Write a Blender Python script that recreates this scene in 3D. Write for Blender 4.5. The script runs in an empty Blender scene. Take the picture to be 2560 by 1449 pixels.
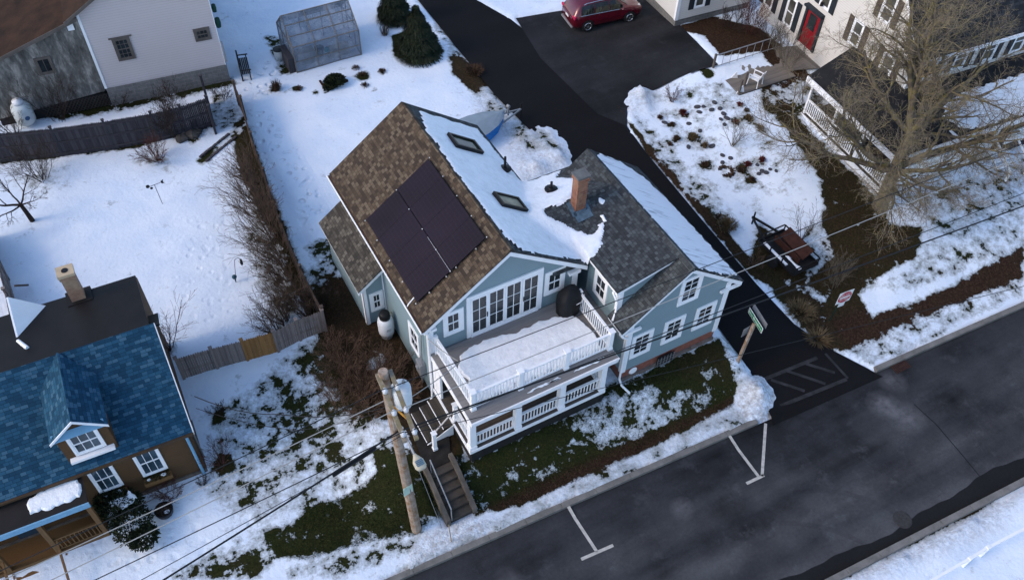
import bpy, bmesh, math, random
import numpy as np
from mathutils import Vector, Matrix
R = math.radians
scene = bpy.context.scene
COL = scene.collection
V = Vector

# ---------------------------------------------------------------- camera (solved from the house's edges)
CAM = V((0, 0, 31.3)); F_PX = 2229.65
YAW, PITCH, ROLL = R(30.23), R(49.65), R(-2.06)
FW = V((math.sin(YAW)*math.cos(PITCH), math.cos(YAW)*math.cos(PITCH), -math.sin(PITCH)))
_r = V((math.cos(YAW), -math.sin(YAW), 0)); _d = FW.cross(_r)
RT = _r*math.cos(ROLL) + _d*math.sin(ROLL); DN = -_r*math.sin(ROLL) + _d*math.cos(ROLL)
def ray(px, py): return FW*F_PX + RT*(px-1280) + DN*(py-724.5)
# survey helpers: a reading on the photograph -> a point of the place at a known height / on a known wall
def PZ(px, py, z): v = ray(px, py); return CAM + v*((z-CAM.z)/v.z)
def PY(px, py, y): v = ray(px, py); return CAM + v*((y-CAM.y)/v.y)
def PX(px, py, x): v = ray(px, py); return CAM + v*((x-CAM.x)/v.x)
def sm(a, b, t):
    t = np.clip((t-a)/(b-a), 0, 1); return t*t*(3-2*t)
def kerb_y(x): return 12.42 - 0.055*(x-10)
def hgt(x, y):
    """terrain height"""
    x = np.asarray(x, float); y = np.asarray(y, float)
    yy = y + 0.055*np.clip(x-10, -30, 30)          # the street runs a little askew
    far = 0.03*np.clip(y-15.6, 0, 60)
    far = np.minimum(far, 1.2)
    a = 0.16 + (1.12-0.16)*sm(13.75, 15.4, yy) + far                       # house lot
    l = 0.16 + 0.42*sm(14.0, 20.5, yy) + 0.55*sm(20.5, 25.5, yy) + far*0.9  # left lot
    c = 0.06 + 0.078*np.clip(yy-12.6, 0, 18) + 0.02*np.clip(yy-30.6, 0, 20) # lane and right lot
    h = a + (l-a)*sm(5.2, 2.2, x) + (c-a)*sm(19.35, 20.25, x)*sm(33, 23, y) + (c-a)*sm(16.5, 19.5, x)*(1-sm(33, 23, y))
    h = h + .55*sm(25.5, 29.5, x)*sm(13.6, 17, yy)*sm(40, 30, y)
    h = np.where(yy < 12.42, 0.0, h)
    edge = sm(12.38, 12.46, yy)
    h = h*edge
    h = np.where(yy < 5.6, 0.13*sm(5.45, 5.3, yy), h)
    return h
def H(x, y): return float(hgt(x, y))
def G(px, py):
    z = 1.0
    for i in range(40):
        p = PZ(px, py, z); z += 0.6*(H(p.x, p.y)-z)
    return V((p.x, p.y, H(p.x, p.y)))

# ---------------------------------------------------------------- objects
def tag(o, label=None, cat=None, group=None, kind=None):
    if label: o['label'] = label
    if cat: o['category'] = cat
    if group: o['group'] = group
    if kind: o['kind'] = kind
    return o
def thing(name, label, cat, loc=(0, 0, 0), rz=0.0, group=None, local=False):
    o = bpy.data.objects.new(name, None); COL.objects.link(o)
    o.empty_display_size = 0.3
    o.location = loc; o.rotation_euler = (0, 0, rz)
    o['off'] = (0.0, 0.0, 0.0) if local else tuple(loc)
    return tag(o, label, cat, group)
def off_of(o):
    while o is not None:
        if 'off' in o: return V(o['off'])
        o = o.parent
    return V((0, 0, 0))
def copy_tree(o, parent=None):
    c = o.copy(); COL.objects.link(c)
    if parent is not None: c.parent = parent
    for ch in [k for k in bpy.data.objects if k.parent == o]: copy_tree(ch, c)
    return c
class MB:
    def __init__(s): s.v = []; s.f = []; s.uv = []; s.m = []
    def face(s, pts, uv=None, m=0):
        b = len(s.v); s.v += [tuple(p) for p in pts]; s.f.append(tuple(range(b, b+len(pts))))
        s.uv.append(uv or [(0, 0)]*len(pts)); s.m.append(m)
    def box(s, x0, x1, y0, y1, z0, z1, m=0):
        s.obox(((x0+x1)/2, (y0+y1)/2, (z0+z1)/2), (abs(x1-x0)/2, 0, 0), (0, abs(y1-y0)/2, 0), (0, 0, abs(z1-z0)/2), m)
    def obox(s, c, ax, ay, az, m=0):
        c, ax, ay, az = V(c), V(ax), V(ay), V(az)
        p = [c+ax*i+ay*j+az*k for k in (-1, 1) for j in (-1, 1) for i in (-1, 1)]
        b = len(s.v); s.v += [tuple(q) for q in p]
        for f in ((0, 2, 3, 1), (4, 5, 7, 6), (0, 1, 5, 4), (2, 6, 7, 3), (0, 4, 6, 2), (1, 3, 7, 5)):
            s.f.append(tuple(b+i for i in f)); s.uv.append([(0, 0), (1, 0), (1, 1), (0, 1)]); s.m.append(m)
    def bar(s, p, q, w, h, up=(0, 0, 1), m=0):
        p, q, up = V(p), V(q), V(up); d = q-p; L = d.length; d.normalize()
        sd = d.cross(up)
        if sd.length < 1e-4: sd = d.cross(V((1, 0, 0)))
        sd.normalize(); u = sd.cross(d).normalized()
        s.obox((p+q)/2, d*L/2, sd*w/2, u*h/2, m)
    def tube(s, pts, rs, n=6, cap=True, m=0):
        pts = [V(p) for p in pts]
        if not hasattr(rs, '__len__'): rs = [rs]*len(pts)
        b0 = len(s.v); k = len(pts); ref = None
        for i, p in enumerate(pts):
            t = (pts[min(i+1, k-1)]-pts[max(i-1, 0)]).normalized()
            if ref is None:
                ref = t.cross(V((0, 0, 1)))
                if ref.length < 1e-3: ref = t.cross(V((1, 0, 0)))
            ref = (ref - t*ref.dot(t))
            if ref.length < 1e-4: ref = t.cross(V((0.3, 1, 0.2)))
            ref.normalize(); bi = t.cross(ref)
            for j in range(n):
                a = 2*math.pi*j/n; s.v.append(tuple(p+(ref*math.cos(a)+bi*math.sin(a))*rs[i]))
        for i in range(k-1):
            for j in range(n):
                a, b = b0+i*n+j, b0+i*n+(j+1) % n
                s.f.append((a, b, b+n, a+n)); s.uv.append([(0, 0), (1, 0), (1, 1), (0, 1)]); s.m.append(m)
        if cap:
            s.f.append(tuple(b0+j for j in range(n))[::-1]); s.uv.append([(0, 0)]*n); s.m.append(m)
            s.f.append(tuple(b0+(k-1)*n+j for j in range(n))); s.uv.append([(0, 0)]*n); s.m.append(m)
    def slab(s, pts, ext, u=None, v=None, m=0):
        """prism: polygon pts moved by ext; uv from axes u, v (metres)"""
        pts = [V(p) for p in pts]; ext = V(ext); k = len(pts)
        uvf = (lambda p: (p.dot(V(u)), p.dot(V(v)))) if u else (lambda p: (0, 0))
        low = [p+ext for p in pts]
        for ring in (pts, low[::-1]): s.face(ring, [uvf(p) for p in ring], m)
        for i in range(k):
            q = [pts[i], low[i], low[(i+1) % k], pts[(i+1) % k]]; s.face(q, [uvf(p) for p in q], m)
    def lathe(s, c, prof, n=12, ax=(0, 0, 1), m=0):
        c = V(c); ax = V(ax).normalized(); e = ax.cross(V((0, 0, 1)))
        if e.length < 1e-3: e = V((1, 0, 0))
        e.normalize(); g = ax.cross(e); b0 = len(s.v)
        for r, z in prof:
            for j in range(n):
                a = 2*math.pi*j/n; s.v.append(tuple(c+ax*z+(e*math.cos(a)+g*math.sin(a))*r))
        for i in range(len(prof)-1):
            for j in range(n):
                a, b = b0+i*n+j, b0+i*n+(j+1) % n
                s.f.append((a, b, b+n, a+n)); s.uv.append([(0, 0)]*4); s.m.append(m)
        for i, rev in ((0, True), (len(prof)-1, False)):
            if prof[i][0] > 1e-4:
                r = [b0+i*n+j for j in range(n)]; s.f.append(tuple(r[::-1] if rev else r)); s.uv.append([(0, 0)]*n); s.m.append(m)
    def ell(s, c, r, n=10, k=6, m=0, jit=0, rnd=None):
        c = V(c); b0 = len(s.v)
        for i in range(k+1):
            th = math.pi*i/k
            for j in range(n):
                a = 2*math.pi*j/n; q = 1+(rnd.uniform(-jit, jit) if rnd else 0)
                s.v.append((c.x+r[0]*math.sin(th)*math.cos(a)*q, c.y+r[1]*math.sin(th)*math.sin(a)*q, c.z+r[2]*math.cos(th)*q))
        for i in range(k):
            for j in range(n):
                a, b = b0+i*n+j, b0+i*n+(j+1) % n
                s.f.append((a, b, b+n, a+n)); s.uv.append([(0, 0)]*4); s.m.append(m)
    def loft(s, secs, close=True, m=0):
        n = len(secs[0]); b0 = len(s.v)
        for sec in secs: s.v += [tuple(p) for p in sec]
        for i in range(len(secs)-1):
            for j in range(n if close else n-1):
                a, b = b0+i*n+j, b0+i*n+(j+1) % n
                s.f.append((a, b, b+n, a+n)); s.uv.append([(0, 0)]*4); s.m.append(m)
        if close:
            for i in (0, len(secs)-1):
                s.f.append(tuple(b0+i*n+j for j in range(n))); s.uv.append([(0, 0)]*n); s.m.append(m)
    def build(s, name, mat, parent=None, smooth=False, bevel=0, fix=True, label=None):
        off = off_of(parent) if parent else V((0, 0, 0))
        me = bpy.data.meshes.new(name)
        me.from_pydata([(a-off.x, b-off.y, c-off.z) for a, b, c in s.v], [], s.f)
        uvl = me.uv_layers.new(name='UVMap'); arr = [t for f in s.uv for q in f for t in q]
        if len(arr) == 2*len(me.loops): uvl.data.foreach_set('uv', arr)
        mats = mat if isinstance(mat, (list, tuple)) else [mat]
        for q in mats: me.materials.append(q)
        if len(mats) > 1: me.polygons.foreach_set('material_index', s.m)
        if fix:
            bm = bmesh.new(); bm.from_mesh(me); bmesh.ops.recalc_face_normals(bm, faces=bm.faces); bm.to_mesh(me); bm.free()
        if smooth: me.polygons.foreach_set('use_smooth', [True]*len(me.polygons))
        me.update()
        o = bpy.data.objects.new(name, me); COL.objects.link(o)
        if parent: o.parent = parent
        if bevel:
            md = o.modifiers.new('Bevel', 'BEVEL'); md.width = bevel; md.segments = 2; md.limit_method = 'ANGLE'
        if label: o['label'] = label
        return o
def struct(o): o['kind'] = 'structure'; return o

# ---------------------------------------------------------------- materials
class NT:
    def __init__(s, name):
        s.mat = bpy.data.materials.new(name); s.mat.use_nodes = True
        s.t = s.mat.node_tree; s.n = s.t.nodes; s.l = s.t.links
        s.b = s.n['Principled BSDF']; s.tc = None
    def add(s, typ, **kw):
        o = s.n.new(typ)
        for k, v in kw.items():
            if k in o.inputs: o.inputs[k].default_value = v
            else: setattr(o, k, v)
        return o
    def co(s, scale=(1, 1, 1), src='Object'):
        if s.tc is None: s.tc = s.add('ShaderNodeTexCoord')
        mp = s.add('ShaderNodeMapping'); mp.inputs['Scale'].default_value = scale
        s.l.new(s.tc.outputs[src], mp.inputs[0]); return mp.outputs[0]
    def noise(s, scale, detail=4, vec=None, rough=.55):
        o = s.add('ShaderNodeTexNoise', Scale=scale, Detail=detail, Roughness=rough)
        s.l.new(vec if vec is not None else s.co(), o.inputs['Vector']); return o.outputs['Fac']
    def ramp(s, fac, stops, interp='LINEAR'):
        o = s.add('ShaderNodeValToRGB'); o.color_ramp.interpolation = interp; e = o.color_ramp.elements
        while len(e) < len(stops): e.new(.5)
        for q, (p, c) in zip(e, stops): q.position = p; q.color = (*c, 1) if len(c) == 3 else c
        s.l.new(fac, o.inputs[0]); return o.outputs[0]
    def mix(s, fac, a, b, mode='MIX'):
        o = s.add('ShaderNodeMix', data_type='RGBA', blend_type=mode)
        for i, q in ((0, fac), (6, a), (7, b)):
            if hasattr(q, 'links') or hasattr(q, 'is_linked'): s.l.new(q, o.inputs[i])
            elif isinstance(q, (int, float)): o.inputs[i].default_value = q
            else: o.inputs[i].default_value = (*q, 1)
        return o.outputs[2]
    def math(s, op, a, b=0.0, clamp=False):
        o = s.add('ShaderNodeMath', operation=op, use_clamp=clamp)
        for i, q in ((0, a), (1, b)):
            if hasattr(q, 'is_linked'): s.l.new(q, o.inputs[i])
            else: o.inputs[i].default_value = q
        return o.outputs[0]
    def sep(s, vec):
        o = s.add('ShaderNodeSeparateXYZ'); s.l.new(vec, o.inputs[0]); return o.outputs
    def comb(s, x, y, z=0.0):
        o = s.add('ShaderNodeCombineXYZ')
        for i, q in enumerate((x, y, z)):
            if hasattr(q, 'is_linked'): s.l.new(q, o.inputs[i])
            else: o.inputs[i].default_value = q
        return o.outputs[0]
    def bump(s, h, strength=.4, dist=.02):
        o = s.add('ShaderNodeBump', Strength=strength, Distance=dist); s.l.new(h, o.inputs['Height'])
        if s.b.inputs['Normal'].links: s.l.new(s.b.inputs['Normal'].links[0].from_socket, o.inputs['Normal'])
        s.l.new(o.outputs[0], s.b.inputs['Normal'])
    def col(s, c):
        if hasattr(c, 'is_linked'): s.l.new(c, s.b.inputs['Base Color'])
        else: s.b.inputs['Base Color'].default_value = (*c, 1)
    def rough(s, r, metal=0.0, spec=.4):
        s.b.inputs['Roughness'].default_value = r; s.b.inputs['Metallic'].default_value = metal
        s.b.inputs['Specular IOR Level'].default_value = spec
def sc(c, k): return tuple(min(1, x*k) for x in c)
def basic(name, c, rough=.7, var=.2, scale=2.5, bump=0, bscale=30, metal=0, stretch=(1, 1, 1), spec=.18, fine=.5):
    n = NT(name); vec = n.co(stretch)
    a = n.noise(scale, 5, vec); b = n.noise(scale*9, 3, vec)
    f = n.math('ADD', n.math('MULTIPLY', a, 1-fine*.5), n.math('MULTIPLY', b, fine*.5))
    n.col(n.ramp(f, [(.3, sc(c, 1-var)), (.7, sc(c, 1+var))])); n.rough(rough, metal, spec)
    if bump: n.bump(n.noise(bscale, 3), bump, .01)
    return n.mat
def shingles(name, pal, gap, w=.30, h=.145, rough=.85):
    n = NT(name); uv = n.co(src='UV')
    def bricks(ww, off, sq):
        b = n.add('ShaderNodeTexBrick', offset=off, squash=sq, squash_frequency=3)
        for k, v in (('Scale', 1), ('Mortar Size', .006), ('Mortar Smooth', .3), ('Brick Width', ww), ('Row Height', h), ('Bias', 0)): b.inputs[k].default_value = v
        b.inputs['Color1'].default_value = (0, 0, 0, 1); b.inputs['Color2'].default_value = (1, 1, 1, 1); b.inputs['Mortar'].default_value = (.5, .5, .5, 1)
        n.l.new(uv, b.inputs['Vector']); return b
    b = bricks(w, .37, 1.3)
    f = n.add('ShaderNodeRGBToBW'); n.l.new(b.outputs['Color'], f.inputs[0])
    nz = n.noise(1.6, 4, uv); fac = n.math('ADD', f.outputs[0], n.math('MULTIPLY', n.math('SUBTRACT', nz, .5), .4), True)
    c = n.ramp(fac, [((i+.5)/len(pal), p) for i, p in enumerate(pal)])
    g = n.noise(60, 2, uv); c = n.mix(n.math('MULTIPLY', g, .35), c, sc(pal[0], .5))
    big = n.noise(.5, 3, uv); c = n.mix(n.math('MULTIPLY', big, .35), c, sc(pal[1], .7))
    n.col(n.mix(b.outputs['Fac'], c, gap)); n.rough(rough, 0, .12)
    inv = n.math('SUBTRACT', 1, b.outputs['Fac']); row = n.math('FRACT', n.math('DIVIDE', n.sep(uv)[1], h))
    n.bump(n.math('ADD', n.math('MULTIPLY', inv, .5), n.math('SUBTRACT', 1, row)), .6, .012); return n.mat
def siding(name, c, pitch=.11, var=.06, rough=.55, strength=.5, stain=None):
    n = NT(name); co = n.co(); z = n.sep(co)[2]; fr = n.math('FRACT', n.math('DIVIDE', z, pitch))
    a = n.noise(.8, 5); b = n.noise(5, 4, n.co((1, 1, 6)))
    f = n.math('ADD', n.math('MULTIPLY', a, .6), n.math('MULTIPLY', b, .4))
    col = n.ramp(f, [(.3, sc(c, 1-var)), (.7, sc(c, 1+var))])
    if stain: col = n.mix(n.ramp(n.noise(1.1, 6, n.co((1.5, 1.5, .5))), [(.45, (0, 0, 0)), (.75, (1, 1, 1))]), col, stain)
    lap_shade = n.math('LESS_THAN', fr, .09)
    col = n.mix(n.math('MULTIPLY', lap_shade, .45), col, sc(c, .35))  # dark line in the colour stands for shade at each board's lap
    n.col(col); n.rough(rough, 0, .3); n.bump(n.math('SUBTRACT', 1, fr), strength, .015); return n.mat
def brick(name, c1, c2, mortar, w=.22, h=.075, light=None):
    n = NT(name); s = n.sep(n.co()); vec = n.comb(n.math('ADD', s[0], s[1]), s[2])
    b = n.add('ShaderNodeTexBrick')
    for k, v in (('Scale', 1), ('Mortar Size', .008), ('Brick Width', w), ('Row Height', h), ('Bias', 0), ('Mortar Smooth', .2)): b.inputs[k].default_value = v
    b.inputs['Color1'].default_value = (*c1, 1); b.inputs['Color2'].default_value = (*c2, 1); b.inputs['Mortar'].default_value = (*mortar, 1)
    n.l.new(vec, b.inputs['Vector']); col = b.outputs['Color']
    if light: col = n.mix(n.ramp(n.noise(2.2, 5), [(.45, (0, 0, 0)), (.7, (1, 1, 1))]), col, light)
    n.col(n.mix(.35, col, n.ramp(n.noise(7, 4), [(.3, sc(c1, .4)), (.7, sc(c2, 1.2))]))); n.rough(.85)
    n.bump(n.math('SUBTRACT', 1, b.outputs['Fac']), .5, .01); return n.mat
def wood(name, c, var=.35, rough=.8, axis='z', dark=.5):
    """aged boards: grain along one axis and a tone of its own for every board"""
    n = NT(name); st = {'x': (.6, 12, 12), 'y': (12, .6, 12), 'z': (9, 9, .6)}[axis]
    g = n.noise(2.0, 6, n.co(st), .65); geo = n.add('ShaderNodeNewGeometry')
    rnd = geo.outputs['Random Per Island']
    f = n.math('ADD', n.math('MULTIPLY', g, .7), n.math('MULTIPLY', rnd, .3))
    n.col(n.ramp(f, [(.2, sc(c, 1-var-dark*.3)), (.5, c), (.8, sc(c, 1+var))])); n.rough(rough, 0, .25); n.bump(g, .25, .01); return n.mat
def asphalt(name, c, streak=.35, spot=.25, lanes=False):
    n = NT(name); co = n.co()
    st = n.noise(.55, 5, n.co((.12, 1.0, 1)), .6); pt = n.noise(.35, 5, co, .6); gr = n.noise(45, 3, co); gr2 = n.noise(9, 4, co)
    f = n.math('ADD', n.math('MULTIPLY', st, .5), n.math('MULTIPLY', pt, .5))
    col = n.ramp(f, [(.36, sc(c, 1-streak)), (.5, c), (.66, sc(c, 1+streak))])
    col = n.mix(n.math('MULTIPLY', n.ramp(n.noise(.9, 6, co, .7), [(.56, (0, 0, 0)), (.72, (1, 1, 1))]), spot), col, sc(c, 2.6))
    col = n.mix(.55, col, n.ramp(gr, [(.3, (.25, .25, .25)), (.7, (1.0, 1.0, 1.0))]), 'MULTIPLY')
    col = n.mix(.4, col, n.ramp(gr2, [(.3, (.5, .5, .5)), (.7, (1.0, 1.0, 1.0))]), 'MULTIPLY')
    if lanes:                                          # traffic wear: paler travelled band, darker wheel paths and parking strip
        s = n.sep(co); yy = n.math('ADD', n.math('ADD', s[1], n.math('MULTIPLY', n.math('SUBTRACT', s[0], 10), .055)), n.math('MULTIPLY', n.math('SUBTRACT', n.noise(.25, 3, co), .5), 1.2))
        t = n.math('DIVIDE', n.math('SUBTRACT', yy, 5.4), 7.1, True)
        wear = n.ramp(t, [(0, (.9, .9, .9)), (.16, (1.5, 1.45, 1.42)), (.28, (.85, .86, .88)), (.40, (1.45, 1.42, 1.4)), (.52, (.75, .77, .8)), (.60, (1.15, 1.15, 1.15)), (.75, (.75, .77, .8)), (1, (.68, .69, .72))])
        col = n.mix(.85, col, wear, 'MULTIPLY')
        blot = n.ramp(n.noise(2.2, 6, co, .7), [(.30, (.15, .15, .15)), (.62, (1, 1, 1))])
        for (x, y, r, k) in ((13.9, 10.35, .55, .4), (24.2, 10.2, .8, .5), (24.6, 9.3, .9, .45), (25.4, 10.9, .7, .35), (6.6, 10.9, .7, .3)):    # dried salt and grit
            d_ = n.add('ShaderNodeVectorMath', operation='DISTANCE'); n.l.new(co, d_.inputs[0]); d_.inputs[1].default_value = (x, y, 0)
            f_ = n.ramp(n.math('DIVIDE', d_.outputs['Value'], r), [(.25, (1, 1, 1)), (1, (0, 0, 0))])
            col = n.mix(n.math('MULTIPLY', n.math('MULTIPLY', f_, blot), k), col, (.20, .20, .215))
        for (x, y, r) in ((16.9, 4.4, 4.6), (14.6, 3.4, 5.2)):                        # curved tyre marks
            d_ = n.add('ShaderNodeVectorMath', operation='DISTANCE'); n.l.new(co, d_.inputs[0]); d_.inputs[1].default_value = (x, y, 0)
            q_ = n.math('LESS_THAN', n.math('ABSOLUTE', n.math('SUBTRACT', d_.outputs['Value'], r)), .10)
            col = n.mix(n.math('MULTIPLY', n.math('MULTIPLY', q_, n.math('GREATER_THAN', s[0], x+1.2)), n.math('MULTIPLY', blot, .22)), col, (.012, .012, .013))
    n.col(col); n.rough(.85, 0, .12); n.bump(gr, .5, .012); return n.mat
def snowmat(name, dirt=0.0, c=(.81, .85, .89)):
    n = NT(name); a = n.noise(3, 5); b = n.noise(18, 4)
    col = n.ramp(n.noise(2.2, 7, None, .68), [(.28, sc(c, .80)), (.45, sc(c, .95)), (.6, c)])
    col = n.mix(n.ramp(n.noise(34, 2), [(.67, (0, 0, 0)), (.76, (.45, .45, .45))]), col, (.18, .18, .19))
    if dirt:
        d = n.noise(4.5, 6, None, .7); col = n.mix(n.math('MULTIPLY', n.ramp(d, [(.42, (0, 0, 0)), (.68, (1, 1, 1))]), dirt), col, (.20, .17, .15))
    n.col(col); n.rough(.6, 0, .25); n.bump(a, .7, .07); n.bump(b, .45, .02)
    return n.mat
def bark(name, c, lichen=None, amt=.5, var=.4):
    n = NT(name); a = n.noise(6, 5, n.co((1, 1, .4)), .65); col = n.ramp(a, [(.3, sc(c, 1-var)), (.7, sc(c, 1+var))])
    if lichen: col = n.mix(n.ramp(n.noise(3.2, 5, None, .7), [(.5-.2*amt, (0, 0, 0)), (.72-.2*amt, (1, 1, 1))]), col, lichen)
    n.col(col); n.rough(.9, 0, .15); return n.mat
def glassy(name, c, rough=.08, spec=.5):
    n = NT(name); a = n.noise(1.3, 4); n.col(n.ramp(a, [(.35, sc(c, .5)), (.65, sc(c, 1.5))])); n.rough(rough, 0, spec); return n.mat
EXPO = 1.0
# ---------------------------------------------------------------- camera, light, sky
cd = bpy.data.cameras.new('camera'); cam = bpy.data.objects.new('camera', cd); COL.objects.link(cam)
cd.sensor_width = 36; cd.lens = F_PX/2560*36; cd.clip_end = 2000; cd.clip_start = .5
m3 = Matrix((RT, -DN, -FW)).transposed(); cam.matrix_world = Matrix.Translation(CAM) @ m3.to_4x4()
scene.camera = cam
scene.render.resolution_x = 1024; scene.render.resolution_y = 579
SUN_EL, SUN_AZ = R(36), R(-84)       # azimuth from +Y towards +X
w = bpy.data.worlds.new('World'); scene.world = w; w.use_nodes = True
nt = w.node_tree; bg = nt.nodes['Background']; sky = nt.nodes.new('ShaderNodeTexSky')
sky.sky_type = 'NISHITA'; sky.sun_disc = False; sky.sun_elevation = SUN_EL; sky.sun_rotation = SUN_AZ
sky.air_density = 1.0; sky.dust_density = 1.6; sky.ozone_density = 2.0
nt.links.new(sky.outputs[0], bg.inputs[0]); bg.inputs[1].default_value = 0.15
sl = bpy.data.lights.new('sun', 'SUN'); sun = bpy.data.objects.new('sun', sl); COL.objects.link(sun)
sl.energy = 0.48; sl.angle = R(14); sl.color = (1.0, .70, .46)
sd = V((math.sin(SUN_AZ)*math.cos(SUN_EL), math.cos(SUN_AZ)*math.cos(SUN_EL), math.sin(SUN_EL)))
sun.rotation_euler = sd.to_track_quat('Z', 'Y').to_euler(); sun.location = (0, 20, 60)
vs = scene.view_settings; scene.display_settings.display_device = 'sRGB'
vs.view_transform = 'Standard'; vs.look = 'None'; vs.gamma = 1; vs.exposure = EXPO

# ---------------------------------------------------------------- ground
def gpoly(pts): return np.array([G(*p)[:2] for p in pts])
def sdist(X, Y, P):
    """signed distance to a polygon (positive inside)"""
    ins = np.zeros(X.shape, bool); dmin = np.full(X.shape, 1e9)
    for i in range(len(P)):
        (x1, y1), (x2, y2) = P[i], P[(i+1) % len(P)]
        dx, dy = x2-x1, y2-y1; t = np.clip(((X-x1)*dx+(Y-y1)*dy)/(dx*dx+dy*dy+1e-9), 0, 1)
        dmin = np.minimum(dmin, np.hypot(X-x1-t*dx, Y-y1-t*dy))
        c = ((y1 > Y) != (y2 > Y)); ins ^= c & (X < (x2-x1)*(Y-y1)/(dy if abs(dy) > 1e-9 else 1e-9)+x1)
    return np.where(ins, dmin, -dmin)
# outlines measured on the photograph -> world
LANE = [(18.55, 60), (18.5, 43), (18.47, 34.1), (18.75, 31), (19.45, 27.7), (19.9, 24), (20.2, 20.5), (20.25, 16.4), (20.15, 14.5), (20.0, 13.3), (19.6, 12.2), (19.4, 11.6),
        (25.2, 11.3), (24.6, 12.4), (23.95, 13.6), (23.45, 15.2), (23.3, 17.7), (23.3, 22), (23.35, 26.9), (23.55, 29.6), (23.9, 31), (23.2, 36), (22.6, 40), (21.6, 43), (21.4, 60)]
PAD = [(22.9, 40.0), (25.2, 39.6), (31.4, 38.3), (31.0, 35.0), (30.45, 30.5), (27.9, 30.75), (25.4, 30.7), (24.3, 30.2), (23.5, 29.0), (22.6, 30.5), (22.3, 36)]
def street_edge(x, far=False): return (5.72-0.055*(x-14) if far else float(kerb_y(x)))
ROADS = [np.array(LANE), np.array(PAD)]
gx = np.concatenate([np.linspace(-260, -24, 24)[:-1], np.arange(-24, 50, .19), np.linspace(50, 280, 24)])
gy = np.concatenate([np.linspace(-200, 1, 20)[:-1], np.arange(1, 62, .19), np.linspace(62, 320, 24)])
X, Y = np.meshgrid(gx, gy); Z = hgt(X, Y)
rng = np.random.RandomState(3)
Z = Z + .012*np.sin(X*1.3+np.sin(Y*.9)*2)+.012*np.sin(Y*1.6+np.sin(X*.8)*2.4) + rng.uniform(-.008, .008, X.shape)
yy = Y+.055*np.clip(X-10, -30, 30)
for P in ROADS:
    d = sdist(X, Y, P); Z = np.where(d > -.02, hgt(X, Y)-.09, Z + .05*np.exp(-((d+.35)/.28)**2)*(d < 0))
st = (yy < 12.62) & (yy > 5.36)
Z = np.where(st, -.09, Z)
Z = np.where((X > 5.6) & (X < 6.88) & (Y > 13.86) & (Y < 15.9), np.minimum(Z, .05), Z)
# heaped snow bank at the lane corner, banks behind the house
def bump(px, py, r, h, sx=1, sy=1):
    global Z
    c = G(px, py); q = ((X-c.x)/(r*sx))**2+((Y-c.y)/(r*sy))**2
    Z = Z + h*np.exp(-q)*(1+.25*np.sin(X*9+Y*5)*np.sin(Y*8-X*3))
bump(1893, 985, .62, .42, 1.0, 1.1); bump(1370, 350, .8, .16, 1, 2); bump(1395, 390, .6, .2); bump(1350, 420, .6, .18)
for i in range(12): bump(1560+rng.uniform(0, 60), 225+rng.uniform(0, 50), .35, .14)
for i in range(10): bump(1340+rng.uniform(-40, 70), 370+rng.uniform(-40, 60), .3, .10)
for i in range(9): bump(1860+rng.uniform(-20, 65), 960+rng.uniform(-10, 80), .22, .12)
snow = np.ones_like(X); earth = np.full_like(X, .12); slush = np.zeros_like(X); track = np.full_like(X, .04)
def paint(arr, px, val, f=.35, amt=1.0):
    d = sdist(X, Y, gpoly(px)); k = sm(-f, f, d)*amt; arr[:] = arr*(1-k)+val*k
S, E_, D, T = snow, earth, slush, track
# left yard and lawn towards the street
paint(S, [(520, 1040), (690, 920), (800, 840), (900, 960), (1010, 1010), (1030, 1160), (900, 1200), (760, 1270), (620, 1320), (520, 1230)], .59, .8)
paint(S, [(690, 960), (760, 870), (830, 850), (960, 960), (900, 1060), (860, 1150), (740, 1160), (680, 1060)], .49, .6)
paint(S, [(640, 1120), (700, 1090), (830, 1180), (760, 1220), (650, 1210)], .58, .4)
paint(E_, [(640, 960), (830, 850), (960, 960), (940, 1100), (660, 1200)], .12, .6)
paint(S, [(655, 1325), (745, 1300), (760, 1270), (880, 1228), (960, 1170), (1000, 1110), (1075, 1150), (1100, 1240), (1105, 1290), (1050, 1335), (930, 1352), (840, 1372), (760, 1400), (690, 1390), (640, 1350)], .345, .25)
paint(S, [(430, 1449), (520, 1375), (600, 1360), (640, 1345), (700, 1395), (640, 1449)], .45, .3)
paint(S, [(700, 1449), (720, 1410), (880, 1375), (1040, 1340), (1040, 1375), (860, 1449)], .6, .2)
paint(S, [(880, 1080), (940, 1050), (1020, 1090), (1010, 1120), (900, 1110)], .66, .2)
paint(S, [(930, 1140), (980, 1130), (1010, 1180), (960, 1200)], .2, .2)
# dark ground between the hedge and the house, walk to the steps
paint(S, [(775, 640), (850, 560), (960, 700), (1080, 850), (1150, 960), (1150, 1060), (1160, 1180), (1060, 1190), (1010, 1060), (950, 1040), (880, 1010), (830, 930), (800, 850), (790, 760)], .10, .3)
paint(E_, [(800, 700), (880, 620), (1080, 850), (1150, 960), (1150, 1130), (1060, 1190), (1010, 1080), (880, 1020), (800, 850)], .8, .4)
paint(S, [(760, 610), (850, 590), (860, 690), (800, 720), (780, 680)], .56, .25)
paint(S, [(905, 880), (960, 870), (970, 920), (920, 930)], .55, .2)
# hedge base
paint(S, [(585, 310), (612, 290), (650, 400), (720, 590), (800, 770), (800, 800), (760, 800), (690, 620), (620, 470), (590, 400)], .10, .3)
paint(E_, [(585, 310), (612, 290), (650, 400), (720, 590), (800, 770), (800, 800), (760, 800), (690, 620), (620, 470), (590, 400)], .55, .3)
paint(S, [(640, 520), (700, 600), (780, 800), (700, 840), (650, 720), (610, 600)], .58, .3)
paint(S, [(485, 400), (600, 310), (610, 330), (505, 420)], .55, .12)
paint(S, [(440, 340), (500, 310), (520, 330), (480, 370)], .6, .2)
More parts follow.
